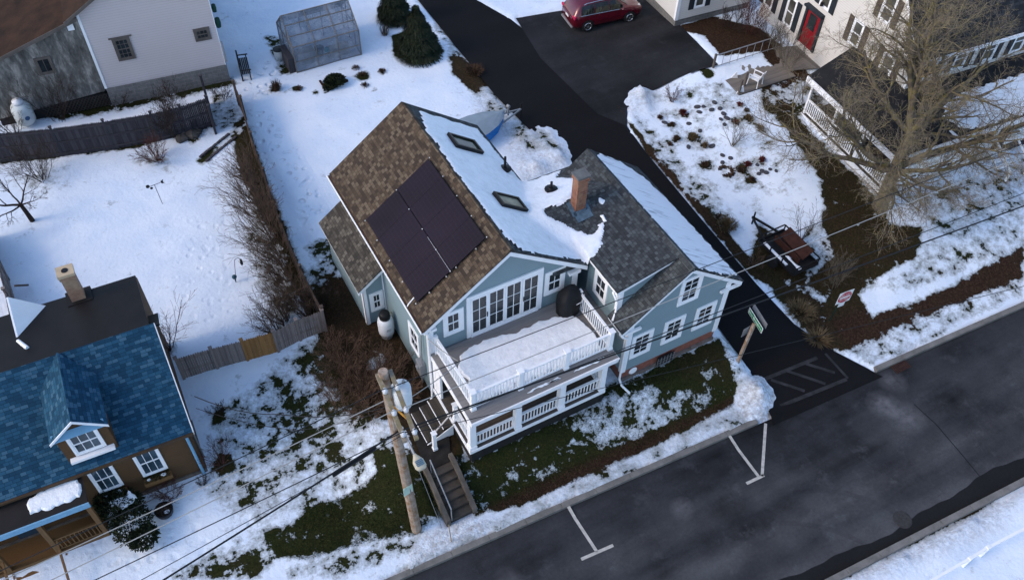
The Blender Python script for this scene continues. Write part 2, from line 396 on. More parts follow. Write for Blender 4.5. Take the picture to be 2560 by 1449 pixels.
# along the beige house and the dark fence
paint(S, [(0, 250), (280, 258), (580, 190), (590, 215), (470, 240), (290, 280), (150, 300), (0, 290)], .38, .3)
paint(S, [(530, 225), (585, 225), (600, 290), (560, 330), (530, 310)], .6, .25)
paint(S, [(0, 385), (330, 350), (540, 300), (545, 315), (340, 372), (0, 410)], .35, .15)
# front lawn
LAWN = [(1140, 1140), (1180, 1140), (1500, 1000), (1545, 960), (1790, 845), (1825, 880), (1850, 950), (1835, 990), (1790, 1030), (1560, 1130), (1300, 1240), (1190, 1280), (1165, 1230)]
paint(S, LAWN, .33, .2); paint(E_, LAWN, .1, .3)
paint(S, [(1470, 1010), (1520, 950), (1600, 945), (1660, 985), (1790, 965), (1810, 1000), (1700, 1055), (1600, 1105), (1500, 1140), (1420, 1120)], .56, .4)
paint(S, [(1520, 960), (1590, 940), (1640, 960), (1560, 1000)], .5, .2)
paint(S, [(1290, 1170), (1400, 1100), (1490, 1080), (1520, 1110), (1400, 1180)], .45, .3)
paint(S, [(1160, 1185), (1172, 1175), (1190, 1260), (1180, 1275)], .5, .1)
paint(S, [(1190, 1220), (1300, 1170), (1420, 1130), (1470, 1130), (1330, 1215), (1210, 1262)], .42, .2)
paint(E_, [(1640, 900), (1790, 850), (1840, 950), (1740, 960)], .4, .4)
BR = [(1185, 1288), (1300, 1228), (1560, 1112), (1800, 1008), (1830, 990), (1835, 1012), (1560, 1150), (1300, 1262)]
paint(S, BR, .16, .10); paint(E_, BR, .95, .15)
paint(D, [(940, 1449), (1300, 1265), (1560, 1145), (1830, 1010), (1960, 940), (1960, 1050), (1880, 1060), (1280, 1320), (1060, 1449)], .45, .3)
paint(S, [(940, 1449), (1300, 1265), (1560, 1145), (1830, 1010), (1880, 1060), (1280, 1325), (1060, 1449)], .72, .2)
paint(D, [(1840, 960), (1900, 930), (1960, 1010), (1940, 1070), (1860, 1060)], .8, .2)
paint(D, [(1000, 1449), (1040, 1340), (1180, 1290), (1260, 1310), (1100, 1400)], .75, .3)
paint(S, [(1790, 820), (1830, 830), (1870, 930), (1850, 960), (1815, 890)], .68, .2)
# lane edge, corner lot
paint(S, [(1120, 135), (1200, 120), (1235, 210), (1190, 240), (1130, 180)], .2, .3); paint(E_, [(1090, 110), (1200, 110), (1260, 220), (1200, 280), (1120, 200)], .75, .5)
paint(S, [(1080, 60), (1130, 60), (1240, 200), (1390, 350), (1430, 400), (1310, 380), (1200, 270), (1200, 230), (1230, 200), (1110, 120)], .64, .4)
paint(D, [(1180, 200), (1260, 190), (1430, 390), (1430, 430), (1310, 460), (1250, 330), (1190, 290)], .5, .4)
paint(D, [(1540, 270), (1580, 210), (1700, 190), (1640, 260), (1580, 290)], .5, .3)
for P in ([(1530, 250), (1560, 290), (1640, 380), (1760, 510), (1900, 680), (1940, 700), (1930, 720), (1880, 690), (1620, 385)],):
    paint(S, P, .1, .14); paint(E_, P, .9, .2)
paint(S, [(1580, 290), (1640, 320), (1790, 470), (1860, 570), (1800, 570), (1640, 400)], .60, .4)
paint(S, [(1560, 230), (1700, 200), (1900, 290), (2040, 440), (1900, 560), (1760, 440)], .80, .8)
CORN = [(1870, 640), (1900, 560), (1960, 600), (2005, 640), (2030, 600), (2060, 520), (2050, 450), (1970, 330), (1900, 260), (1900, 225), (1960, 240), (2000, 300), (2100, 400), (2190, 490), (2230, 560), (2310, 570), (2290, 650), (2200, 700), (2150, 740), (2180, 790), (2300, 750), (2420, 690), (2560, 600), (2560, 700), (2300, 810), (2130, 880), (2060, 875), (1960, 770)]
paint(S, CORN, .23, .3); paint(E_, CORN, .6, .5)
paint(E_, [(1940, 720), (2010, 700), (2100, 800), (2130, 880), (2060, 875)], .72, .3)
paint(E_, [(2080, 800), (2560, 600), (2560, 700), (2130, 885)], 1.0, .3)
paint(S, [(2010, 560), (2060, 570), (2100, 640), (2040, 680), (1990, 720), (2070, 760), (2060, 740), (1990, 660)], .58, .15)
paint(S, [(1960, 690), (2000, 710), (2070, 745), (2060, 755), (1960, 710)], .62, .08)
paint(S, [(2160, 700), (2200, 690), (2300, 640), (2330, 560), (2290, 500), (2400, 480), (2560, 430), (2560, 600), (2400, 680), (2250, 740)], .72, .25)
paint(S, [(2290, 490), (2560, 390), (2560, 620), (2260, 720), (2330, 580)], .66, .5)
paint(S, [(2280, 480), (2560, 400), (2560, 500), (2350, 560)], .60, .4)
paint(S, [(2110, 880), (2300, 790), (2560, 690), (2560, 740), (2180, 920)], .66, .1)
paint(S, [(1640, 60), (1700, 65), (1780, 40), (1900, 70), (2040, 200), (1960, 200), (1900, 130), (1800, 140), (1760, 90), (1690, 75), (1700, 110), (1790, 190), (1770, 200), (1660, 90)], .1, .2)
paint(E_, [(1640, 60), (1780, 30), (1900, 60), (2060, 200), (1960, 250), (1680, 100)], 1.0, .3)
for x_, y_, r_ in [(1707, 285, 0.3), (1690, 349, 0.3), (1733, 347, 0.35), (1762, 368, 0.28), (1762, 412, 0.3), (1848, 428, 0.3), (1868, 414, 0.28), (1905, 402, 0.28), (1872, 297, 0.33), (1899, 322, 0.33), (1840, 308, 0.25), (1849, 263, 0.25), (1866, 278, 0.2), (1681, 312, 0.24), (1880, 450, 0.24), (692, 225, 0.4), (545, 1032, 0.3), (392, 402, 0.8), (105, 448, 0.9), (555, 1160, 0.4), (425, 872, 0.35)]:
    c_ = G(x_, y_); k_ = np.exp(-((X-c_.x)**2+(Y-c_.y)**2)/(r_*1.2)**2); snow[:] = snow-k_*.36; earth[:] = np.maximum(earth, k_*.7)
paint(S, [(1880, 170), (2000, 190), (2080, 260), (1980, 300), (1900, 240)], .55, .3)
paint(S, [(1660, 240), (1800, 200), (1880, 250), (1800, 260)], .68, .3)
# greenhouse garden, conifers, bits
paint(S, [(660, 90), (700, 90), (740, 190), (700, 190)], .45, .15)
paint(S, [(980, 90), (1060, 60), (1110, 130), (1050, 160), (985, 140)], .05, .2)
paint(S, [(940, 20), (1010, 0), (1020, 50), (950, 55)], .1, .15)
for c, r in (((835, 208), 26), ((690, 220), 16), ((742, 222), 14), ((905, 190), 22), ((955, 180), 10), ((935, 225), 8), ((790, 232), 12), ((815, 232), 10), ((1000, 92), 14)):
    q = [(c[0]+r*math.cos(a), c[1]+r*.6*math.sin(a)) for a in (0, 1.05, 2.1, 3.14, 4.2, 5.25)]; paint(S, q, .33, .12)
paint(T, [(600, 210), (660, 140), (700, 120), (690, 200), (660, 260), (760, 420), (830, 560), (790, 620), (700, 450), (630, 330)], 1.0, .4)
paint(T, [(450, 560), (560, 520), (590, 700), (560, 860), (420, 760)], .22, .8)
paint(T, [(0, 1300), (520, 1200), (700, 1300), (400, 1449), (0, 1449)], .22, .6)
paint(D, [(2000, 1449), (2300, 1330), (2480, 1240), (2560, 1230), (2500, 1320), (2200, 1449)], .55, .5)
paint(S, [(2080, 1449), (2480, 1240), (2500, 1260), (2120, 1449)], .66, .15)
paint(S, [(2060, 1449), (2500, 1225), (2510, 1238), (2085, 1449)], .1, .05); paint(E_, [(2060, 1449), (2500, 1225), (2510, 1238), (2085, 1449)], .9, .05)
ny, nx = X.shape
me = bpy.data.meshes.new('ground')
vv = np.stack([X, Y, Z], -1).reshape(-1, 3); idx = np.arange(nx*ny).reshape(ny, nx)
ff = np.stack([idx[:-1, :-1], idx[:-1, 1:], idx[1:, 1:], idx[1:, :-1]], -1).reshape(-1, 4)
me.from_pydata(vv.tolist(), [], ff.tolist())
at = me.color_attributes.new('cover', 'FLOAT_COLOR', 'POINT')
at.data.foreach_set('color', np.stack([snow, earth, slush, track], -1).astype(np.float32).ravel())
me.polygons.foreach_set('use_smooth', [True]*len(me.polygons)); me.update()
ground = bpy.data.objects.new('ground', me); COL.objects.link(ground); struct(ground)
def ground_mat():
    n = NT('snowy_ground'); co = n.co()
    at = n.add('ShaderNodeAttribute', attribute_name='cover'); s = n.sep(at.outputs['Color']); sn, ea, du, tr = s[0], s[1], s[2], at.outputs['Alpha']
    a = n.noise(1.5, 5, co, .55); b = n.noise(4.0, 5, co, .60); c = n.noise(15, 4, co, .65)
    f = n.math('ADD', n.math('ADD', n.math('MULTIPLY', a, 1.0), n.math('MULTIPLY', b, .62)), n.math('MULTIPLY', c, .28))   # mean .95
    m = n.math('ADD', sn, n.math('MULTIPLY', n.math('SUBTRACT', f, .95), 1.15))
    mask = n.ramp(m, [(.485, (0, 0, 0)), (.525, (1, 1, 1))])
    # snow
    scol = n.ramp(n.noise(.7, 5, co), [(.3, (.62, .715, .83)), (.7, (.735, .805, .88))])
    dirt = n.math('MULTIPLY', n.ramp(n.noise(4.0, 7, co, .72), [(.38, (0, 0, 0)), (.66, (1, 1, 1))]), du)
    scol = n.mix(dirt, scol, (.20, .17, .145))
    spk = n.ramp(n.noise(26, 3, co, .6), [(.66, (0, 0, 0)), (.74, (1, 1, 1))])
    scol = n.mix(n.math('MULTIPLY', spk, n.math('ADD', .22, n.math('MULTIPLY', du, .7))), scol, (.07, .055, .04))
    thin = n.ramp(n.math('ADD', m, n.math('MULTIPLY', n.math('SUBTRACT', n.noise(11, 4, co, .75), .5), .42)), [(.53, (1, 1, 1)), (.82, (0, 0, 0))]); scol = n.mix(n.math('MULTIPLY', thin, .72), scol, (.15, .16, .135))
    # bare ground
    g = n.ramp(n.noise(14, 5, co, .7), [(.3, (.006, .009, .003)), (.5, (.016, .022, .006)), (.72, (.036, .04, .012))])
    e = n.ramp(n.noise(11, 6, co, .7), [(.28, (.009, .006, .004)), (.5, (.030, .017, .011)), (.75, (.08, .046, .028))])
    ef = n.math('ADD', ea, n.math('MULTIPLY', n.math('SUBTRACT', n.noise(1.2, 5, co), .5), .7), True)
    bare = n.mix(ef, g, e)
    n.col(n.mix(mask, bare, scol)); n.rough(.85, 0, .06)
    v = n.add('ShaderNodeTexVoronoi', Scale=2.6, feature='SMOOTH_F1'); n.l.new(co, v.inputs['Vector'])
    foot = n.math('MULTIPLY', n.ramp(v.outputs['Distance'], [(.12, (0, 0, 0)), (.36, (1, 1, 1))]), tr)
    hh = n.math('ADD', n.math('MULTIPLY', mask, .35), n.math('ADD', n.math('MULTIPLY', foot, 1.5), n.math('MULTIPLY', n.noise(6, 5, co), n.math('ADD', .35, du))))
    n.bump(hh, .75, .10); n.bump(n.noise(40, 3, co), .35, .02)
    return n.mat
me.materials.append(ground_mat())
# ---------------------------------------------------------------- paved sheets
def sheet(name, P, mat, dz, step=.5, hfun=None, world=True):
    bm = bmesh.new(); vs_ = [bm.verts.new((x, y, 0)) for x, y in P]; bm.faces.new(vs_)
    xs = [p[0] for p in P]; ys = [p[1] for p in P]
    for ax, lo, hi in ((0, min(xs), max(xs)), (1, min(ys), max(ys))):
        t = lo+step
        while t < hi:
            co = (t, 0, 0) if ax == 0 else (0, t, 0); no = (1, 0, 0) if ax == 0 else (0, 1, 0)
            bmesh.ops.bisect_plane(bm, geom=bm.verts[:]+bm.edges[:]+bm.faces[:], plane_co=co, plane_no=no); t += step
    for q in bm.verts: q.co.z = (hfun or H)(q.co.x, q.co.y)+dz
    bmesh.ops.recalc_face_normals(bm, faces=bm.faces)
    for f in bm.faces:
        if f.normal.z < 0: f.normal_flip()
    me = bpy.data.meshes.new(name); bm.to_mesh(me); bm.free(); me.materials.append(mat)
    o = bpy.data.objects.new(name, me); COL.objects.link(o); return struct(o)
A_street = asphalt('street_asphalt', (.052, .055, .060), .75, .45, True)
A_lane = asphalt('lane_asphalt', (.0105, .0105, .012), .25, .06)
A_pad = asphalt('parking_asphalt', (.026, .027, .030), .55, .40)
SX = [-60, -20, 0, 20, 40, 90]
sheet('street', [(x, street_edge(x)-.0) for x in SX]+[(x, street_edge(x, True)) for x in SX[::-1]], A_street, 0.0, 2.0, lambda x, y: 0.0)
sheet('side_lane', [p for p in LANE], A_lane, .012, .6, lambda x, y: H(x, max(y, 12.42-.055*(x-10)+.15)) if y > kerb_y(x)-.02 else .004)
sheet('parking_area', PAD, A_pad, .018, .8)
CURB = basic('kerb_concrete', (.16, .155, .145), .85, .35, 2, .3)
def kerb(name, x0, x1, far=False):
    m = MB(); n = max(1, int((x1-x0)/1.5))
    for i in range(n):
        a, b = x0+(x1-x0)*i/n+.004, x0+(x1-x0)*(i+1)/n-.004; s = -1 if far else 1
        ya, yb = street_edge(a, far)+.12*s, street_edge(b, far)+.12*s
        m.bar((a, ya, .03), (b, yb, .03), .24, .25)
    return struct(m.build(name, CURB, bevel=.015))
ragw = lambda x, k: .62+.16*math.sin(x*.5+k)+.07*math.sin(x*1.7+k*2)+.02*math.sin(x*6.1)
sheet('wet_gutter', [(x*.2, street_edge(x*.2, True)+.03) for x in range(-50, 225)]+[(x*.2, street_edge(x*.2, True)+ragw(x*.2, 1)) for x in range(224, -51, -1)], asphalt('wet_asphalt', (.016, .0165, .018), .3, .1), .004, 50, lambda x, y: 0.0)
kerb('kerb', -40, 18.9); kerb('kerb', 25.1, 60); kerb('kerb', -20, 60, True)
PAINT = basic('road_paint', (.42, .41, .38), .8, .3, 6, 0)
PAINT_OLD = basic('worn_road_paint', (.027, .027, .029), .8, .6, 3, 0)
def stripe(name, pts, mat, wd=.12, dz=.006):
    m = MB()
    for (a, b) in pts:
        a, b = V((*a, 0)), V((*b, 0)); d = (b-a).normalized(); s = V((-d.y, d.x, 0))*wd/2
        k = max(1, int((b-a).length/.5)); 
        for i in range(k):
            p, q = a+(b-a)*i/k, a+(b-a)*(i+1)/k
            z = lambda t: (H(t.x, t.y)+.012 if t.y > kerb_y(t.x) else .004)+dz
            m.face([V((t.x, t.y, z(t))) for t in (p-s, q-s, q+s, p+s)])
    return struct(m.build(name, mat))
def pz0(px, py): p = PZ(px, py, 0); return (p.x, p.y)
stripe('parking_line', [(pz0(1420, 1268), pz0(1492, 1378)), (pz0(1453, 1397), pz0(1533, 1362))], PAINT)
stripe('parking_line', [(pz0(1822, 1092), pz0(1896, 1190)), (pz0(1914, 1058), pz0(1905, 1190)), (pz0(1866, 1208), pz0(1910, 1187))], PAINT)
stripe('crosswalk_line', [(pz0(1905, 955), pz0(2040, 900)), (pz0(1950, 1017), pz0(2115, 950))], PAINT_OLD, .16)
stripe('crosswalk_line', [(pz0(1925, 955), pz0(2010, 980)), (pz0(1965, 933), pz0(2062, 962)), (pz0(2012, 915), pz0(2085, 935))], PAINT_OLD, .14, .009)
stripe('crosswalk_line', [(pz0(2060, 890), pz0(2118, 948))], PAINT_OLD, .12, .012)
CRK = basic('crack_seal', (.008, .008, .009), .7, .2)
stripe('road_crack', [(pz0(2285, 1010), pz0(2340, 1060)), (pz0(2340, 1060), pz0(2400, 1130)), (pz0(2400, 1130), pz0(2470, 1215))], CRK, .035, .003)
# ================================================================ shared building parts
WHITE = basic('white_trim', (.80, .82, .84), .5, .05, 3)
GLASS = glassy('dark_window_glass', (.022, .028, .032), .06)
SNOW = snowmat('roof_snow_cover')
def frame_axes(u, n):
    u = V(u).normalized(); n = V(n).normalized(); return u, n, V((0, 0, 1))
def window(parent, o, u, n, w, h, cols=2, rows=2, hung=True, trim=.13, tm=None, sm_=None, glass=None, name='window', sill=False, sash_w=.05, mw=.022, label=None, head=None):
    """casing + glass + sash; o = lower-left corner of the casing's outside on the wall, u along the wall, n outward"""
    u, n, k = frame_axes(u, n); o = V(o); tm = tm or WHITE; sm_ = sm_ or tm; m = MB()
    def pl(mb, a0, a1, b0, b1, d0, d1):
        c = o+u*(a0+a1)/2+k*(b0+b1)/2+n*(d0+d1)/2
        mb.obox(c, u*(a1-a0)/2, n*(d1-d0)/2, k*(b1-b0)/2)
    t = trim
    pl(m, 0, t, 0, h, -.02, .045); pl(m, w-t, w, 0, h, -.02, .045); pl(m, t, w-t, h-t, h, -.02, .045); pl(m, t, w-t, 0, t*.9, -.02, .05)
    if head: pl(m, -head, w+head, h, h+.05, -.02, .08)
    f = m.build(name, tm, parent, label=label)
    g = MB(); pl(g, t, w-t, t*.9, h-t, -.01, .006); g.build('pane', glass or GLASS, f)
    s = MB(); a0, a1, b0, b1 = t, w-t, t*.9, h-t; q = sash_w
    pl(s, a0, a0+q, b0, b1, .008, .03); pl(s, a1-q, a1, b0, b1, .008, .03); pl(s, a0+q, a1-q, b0, b0+q*1.2, .008, .03); pl(s, a0+q, a1-q, b1-q, b1, .008, .03)
    if hung: pl(s, a0+q, a1-q, (b0+b1)/2-q*.5, (b0+b1)/2+q*.5, .008, .034)
    for i in range(1, cols):
        x = a0+(a1-a0)*i/cols; pl(s, x-mw/2, x+mw/2, b0+q, b1-q, .008, .024)
    for j in range(1, rows):
        if hung and rows % 2 == 0 and j == rows//2: continue
        z = b0+(b1-b0)*j/rows; pl(s, a0+q, a1-q, z-mw/2, z+mw/2, .008, .022)
    s.build('sash', sm_, f)
    if sill:
        s2 = MB(); pl(s2, -.05, w+.05, -.06, 0, -.02, .14); s2.build('sill', tm, f)
    return f
def railing(parent, a, b, top, mat, bal=.115, name='railing', h=.85, bw=.04, foot=.12, tw=.09):
    """balustrade from a to b (floor points): bottom rail, top rail, balusters"""
    a, b = V(a), V(b); m = MB(); d = b-a; L = d.length; d.normalize(); up = V((0, 0, 1))
    m.bar(a+up*(h-.04), b+up*(h-.04), tw, .07); m.bar(a+up*(foot), b+up*(foot), .06, .06)
    n = int(L/bal)
    for i in range(n):
        p = a+d*((i+.5)*L/n); m.bar(p+up*(foot+.03), p+up*(h-.075), bw, bw, up=d)
    return m.build(name, mat, parent)
def ragged(pts, seg=.14, jit=.05, seed=0):
    rnd = random.Random(seed); out = []
    for i in range(len(pts)):
        a, b = V(pts[i]), V(pts[(i+1) % len(pts)]); n = max(1, int((b-a).length/seg)); nn = V((b.y-a.y, a.x-b.x)).normalized() if (b-a).length else V((0, 0))
        ph = rnd.random()*6
        for k in range(n):
            p = a+(b-a)*k/n; out.append(p+nn*(jit*(.6*math.sin(ph+k*1.1)+rnd.uniform(-.8, .8))))
    return out
def snow_patch(name, parent, pts, zf, th=.09, seed=0, jit=.05, seg=.13, mat=None, inset=.07, lift=.008, label=None):
    """a slab of snow with melted ragged edges lying on surface zf(x, y)"""
    ring = ragged([p[:2] for p in pts], seg, jit, seed); k = len(ring)
    area = sum(ring[i].x*ring[(i+1) % k].y-ring[(i+1) % k].x*ring[i].y for i in range(k)); sg = 1 if area > 0 else -1
    bm = bmesh.new(); rings = []
    for ins, hh in ((0, 0), (inset*.35, th*.6), (inset, th)):
        q = []
        for i, p in enumerate(ring):
            t = (ring[(i+1) % k]-ring[i-1]); t = t.normalized() if t.length > 1e-6 else V((1, 0)); nn = V((-t.y, t.x))*sg
            c = p+nn*ins; q.append(bm.verts.new((c.x, c.y, zf(c.x, c.y)+lift+hh)))
        rings.append(q)
    for a, b in zip(rings, rings[1:]):
        for i in range(k): bm.faces.new((a[i], a[(i+1) % k], b[(i+1) % k], b[i]))
    top = bm.faces.new(rings[-1]); bmesh.ops.triangulate(bm, faces=[top])
    bmesh.ops.recalc_face_normals(bm, faces=bm.faces)
    off = off_of(parent) if parent else V((0, 0, 0))
    for v in bm.verts: v.co -= off
    me = bpy.data.meshes.new(name); bm.to_mesh(me); bm.free(); me.materials.append(mat or SNOW)
    o = bpy.data.objects.new(name, me); COL.objects.link(o); o.parent = parent
    if label: o['label'] = label
    return o

THIN = NT('thin_melting_snow'); c_ = THIN.co((.55, 7.0, .55)); s1 = THIN.noise(1.1, 6, c_, .7); s2 = THIN.noise(.35, 3)
f_ = THIN.math('ADD', THIN.math('MULTIPLY', s1, .62), THIN.math('MULTIPLY', s2, .38))
THIN.col(THIN.ramp(f_, [(.30, (.05, .055, .06)), (.36, (.30, .32, .35)), (.44, (.80, .83, .88))])); THIN.rough(.65, 0, .2); THIN.bump(s1, .6, .04); THIN = THIN.mat
# ================================================================ blue-grey house
SID = siding('blue_grey_clapboard', (.200, .282, .312), .11, .05, .55, .35)
BROWN_SH = shingles('brown_shingles', [(.042, .033, .026), (.070, .050, .036), (.095, .069, .047), (.118, .090, .064), (.165, .130, .092)], (.030, .024, .019), .165, .135)
GREY_SH = shingles('slate_grey_shingles', [(.036, .040, .043), (.050, .056, .060), (.064, .072, .077), (.080, .091, .096), (.105, .122, .126)], (.020, .021, .022), .15, .13)
RBRICK = brick('red_foundation_brick', (.20, .055, .035), (.27, .085, .055), (.16, .11, .09), .21, .07)
STONE = basic('foundation_stone', (.15, .125, .11), .9, .4, 4, .5, 12)
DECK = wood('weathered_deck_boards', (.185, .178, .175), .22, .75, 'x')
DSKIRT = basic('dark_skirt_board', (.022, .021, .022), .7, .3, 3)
DARKWOOD = wood('dark_step_wood', (.045, .038, .03), .35, .8, 'y')
COPPER = basic('brown_gutter_bed', (.10, .055, .03), .7, .4, 4)
HB = V((10.5, 18.6, 1.1))
house = thing('blue_house', 'blue grey clapboard house with solar panels, snowy roof and white balcony', 'house', HB)
ZE, ZR, XL, XR, XM, YF, YB = 5.97, 8.48, 7.12, 14.05, 10.585, 18.34, 27.66
SL = (ZR-ZE)/(XM-XL)
zl = lambda x, y: ZE+SL*(x-XL); zr = lambda x, y: ZR-SL*(x-XM)
# main walls: gable prism
w_ = MB(); a, b, c, d = 7.4, 13.77, 18.65, 27.36
def gable_block(m, x0, x1, xm, y0, y1, z0, ze0, zr_, ze1=None):
    ze1 = ze0 if ze1 is None else ze1
    p = lambda y: [V((x0, y, z0)), V((x1, y, z0)), V((x1, y, ze1)), V((xm, y, zr_)), V((x0, y, ze0))]
    m.slab(p(y0), (0, y1-y0, 0))
gable_block(w_, a, b, XM, c, d, .7, zl(a, 0)-.12, ZR-.12, zr(b, 0)-.12)
wall = w_.build('wall', SID, house)
f_ = MB(); f_.box(7.36, 13.81, 18.61, 27.4, .3, 1.15); f_.build('foundation', STONE, house)
def corner_board(m, x, y, z0, z1, sx, sy, w=.14, t=.03):
    m.box(x-t*sx*-1 if 0 else x, x-sx*w, y+sy*t, y-sy*.005, z0, z1); m.box(x+sx*t, x-sx*.005, y+sy*t, y-sy*w, z0, z1)
# roof slopes
def roof_slab(m, p, th=.07, u=(0, 1, 0)):
    p = [V(q) for q in p]; n = (p[1]-p[0]).cross(p[2]-p[0]).normalized()
    u = V(u); v = n.cross(u); m.slab(p, (0, 0, -th), u, v)
r_ = MB(); roof_slab(r_, [(XL, YF, ZE), (XM, YF, ZR), (XM, YB, ZR), (XL, YB, ZE)])
roofL = r_.build('roof', BROWN_SH, house, label='brown shingle slope under the solar panels')
r_ = MB(); roof_slab(r_, [(XM, YF, ZR-.004), (XR, YF, ZE-.004), (XR, YB, ZE-.004), (XM, YB, ZR-.004)])
roofR = r_.build('roof', GREY_SH, house, label='grey slope buried under snow')
rc = MB(); rnd = random.Random(2); y = YF+.02
while y < YB-.1:                                   # ridge caps
    e = .22; k = rnd.uniform(-.01, .01)
    for s in (-1, 1): rc.slab([(XM, y, ZR+.02+k), (XM, y+e, ZR+.028+k), (XM+s*.17, y+e, ZR+.028-.17*SL+k), (XM+s*.17, y, ZR+.02-.17*SL+k)], (0, 0, -.02), (0, 1, 0), (1, 0, 0))
    y += e-.015
rc.build('ridge_cap', BROWN_SH, roofL)
# rake boards, soffits, gutters
t_ = MB()
for yy0, yy1 in ((YF+.03, YF+.31), (YB-.3, YB-.03)):
    for x0, z0, x1, z1 in ((XL+.02, ZE, XM, ZR), (XM, ZR, XR-.02, ZE)):
        t_.slab([(x0, yy0, z0-.075), (x1, yy0, z1-.075), (x1, yy0, z1-.31), (x0, yy0, z0-.31)], (0, yy1-yy0, 0))
t_.box(XL+.03, 7.40, YF+.32, YB-.31, ZE-.25, ZE-.075); t_.box(13.77, XR-.03, YF+.32, 23.3, ZE-.25, ZE-.08)
# returns at the eaves, frieze corner boards
t_.box(7.385, 7.66, 18.46, 18.64, ZE-.42, ZE-.28); t_.box(13.3, 13.80, 18.46, 18.64, ZE-.42, ZE-.28)
t_.box(7.37, 7.57, 18.60, 18.645, 4.1, ZE-.30); t_.box(7.36, 7.395, 18.60, 18.80, 1.2, ZE-.26); t_.box(13.55, 13.78, 18.60, 18.645, 4.1, ZE-.30)
t_.box(7.36, 7.395, 27.2, 27.4, 1.2, ZE-.26)
t_.build('trim', WHITE, house)
g_ = MB(); g_.box(XL-.13, XL-.105, YF, YB, ZE-.14, ZE-.02); g_.box(XL-.105, XL-.0, YF, YB, ZE-.14, ZE-.10); g_.box(XL-.0, XL+.02, YF, YB, ZE-.12, ZE-.075)
gut = g_.build('gutter', WHITE, house)
g2 = MB(); g2.box(XL-.103, XL-.005, YF+.02, YB-.02, ZE-.098, ZE-.06); g2.build('gutter_debris', COPPER, gut)
dp = MB(); dp.tube([(XL-.06, 18.45, ZE-.13), (XL-.0, 18.5, ZE-.3), (7.33, 18.56, ZE-.55), (7.33, 18.56, 1.75), (7.26, 18.45, 1.5), (6.62, 17.9, 1.22)], .05, 8); dp.build('downspout', WHITE, gut, smooth=True)
# lean-to on the left
lx, lz, ly0, ly1 = 6.22, 3.77, 22.95, 27.37; lt = 4.66; LS = (lt-lz)/(7.42-lx)
m = MB(); m.slab([(6.46, ly0+.2, .6), (7.39, ly0+.2, .6), (7.39, ly0+.2, lt-.13), (6.46, ly0+.2, lz+LS*.24-.1)], (0, ly1-ly0-.4, 0)); m.build('lean_to_wall', SID, house)
m = MB(); roof_slab(m, [(lx, ly0, lz), (7.395, ly0, lt-.01), (7.395, ly1, lt-.01), (lx, ly1, lz)]); ltr = m.build('lean_to_roof', shingles('grey_brown_shingles', [(.040, .036, .032), (.060, .053, .046), (.078, .069, .059), (.098, .088, .074), (.15, .138, .115)], (.022, .020, .018), .165, .135), house)
m = MB()
m.slab([(lx+.02, ly0+.02, lz-.07), (7.39, ly0+.02, lt-.09), (7.39, ly0+.02, lt-.28), (lx+.02, ly0+.02, lz-.26)], (0, .17, 0))
m.box(6.43, 6.60, ly0+.165, ly0+.195, 1.0, lz-.02); m.box(6.43, 6.455, ly0+.165, ly0+.35, 1.0, lz-.05); m.box(7.33, 7.385, ly0+.17, ly0+.195, 1.3, lt-.3)
m.box(lx+.02, lx+.05, ly0+.19, ly1-.02, lz-.2, lz-.08); m.build('lean_to_trim', WHITE, house)
window(house, (6.70, ly0+.2, 2.05), (1, 0, 0), (0, -1, 0), .60, 1.12, 2, 2)
# windows of the gable wall above the balcony
YW = 18.65
window(house, (7.985, YW, 4.76), (1, 0, 0), (0, -1, 0), .84, 1.32, 2, 2, trim=.16)
window(house, (12.285, YW, 4.76), (1, 0, 0), (0, -1, 0), .90, 1.32, 2, 2, trim=.16)
dx0, dx1, dz0, dz1 = 8.95, 12.19, 4.12, 6.50
m = MB(); t = .16
m.box(dx0, dx0+t, YW-.05, YW+.02, dz0, dz1); m.box(dx1-t, dx1, YW-.05, YW+.02, dz0, dz1); m.box(dx0+t, dx1-t, YW-.055, YW+.02, dz1-t, dz1); m.box(dx0+t, dx1-t, YW-.09, YW+.02, dz0, dz0+.07)
door = m.build('patio_door', WHITE, house)
pw = (dx1-dx0-2*t)/4
for i in range(4):
    x0 = dx0+t+pw*i; yo = YW-.03 if i in (0, 3) else YW-.012; s = MB(); q = .075; z0, z1 = dz0+.08, dz1-t-.005; x1 = x0+pw; x0 += .006; x1 -= .006
    s.box(x0, x0+q, yo-.03, yo, z0, z1); s.box(x1-q, x1, yo-.03, yo, z0, z1); s.box(x0+q, x1-q, yo-.03, yo, z0, z0+.13); s.box(x0+q, x1-q, yo-.03, yo, z1-.09, z1)
    s.box((x0+x1)/2-.014, (x0+x1)/2+.014, yo-.022, yo-.004, z0+.13, z1-.09)
    for j in (1, 2): zz = z0+.13+(z1-z0-.22)*j/3; s.box(x0+q, x1-q, yo-.02, yo-.005, zz-.012, zz+.012)
    pn = s.build('door_leaf', WHITE, door); g = MB(); g.box(x0+q, x1-q, yo-.012, yo-.009+.006, z0+.13, z1-.09); g.build('pane', GLASS, pn)
m = MB()
for x in (dx0+t+pw-.05, dx0+t+3*pw+.05): m.tube([(x, YW-.09, 5.05), (x, YW-.09, 5.3)], .022, 6)
m.build('handle', basic('black_metal', (.012, .012, .013), .4, .2), door)
BLACK = bpy.data.materials['black_metal']
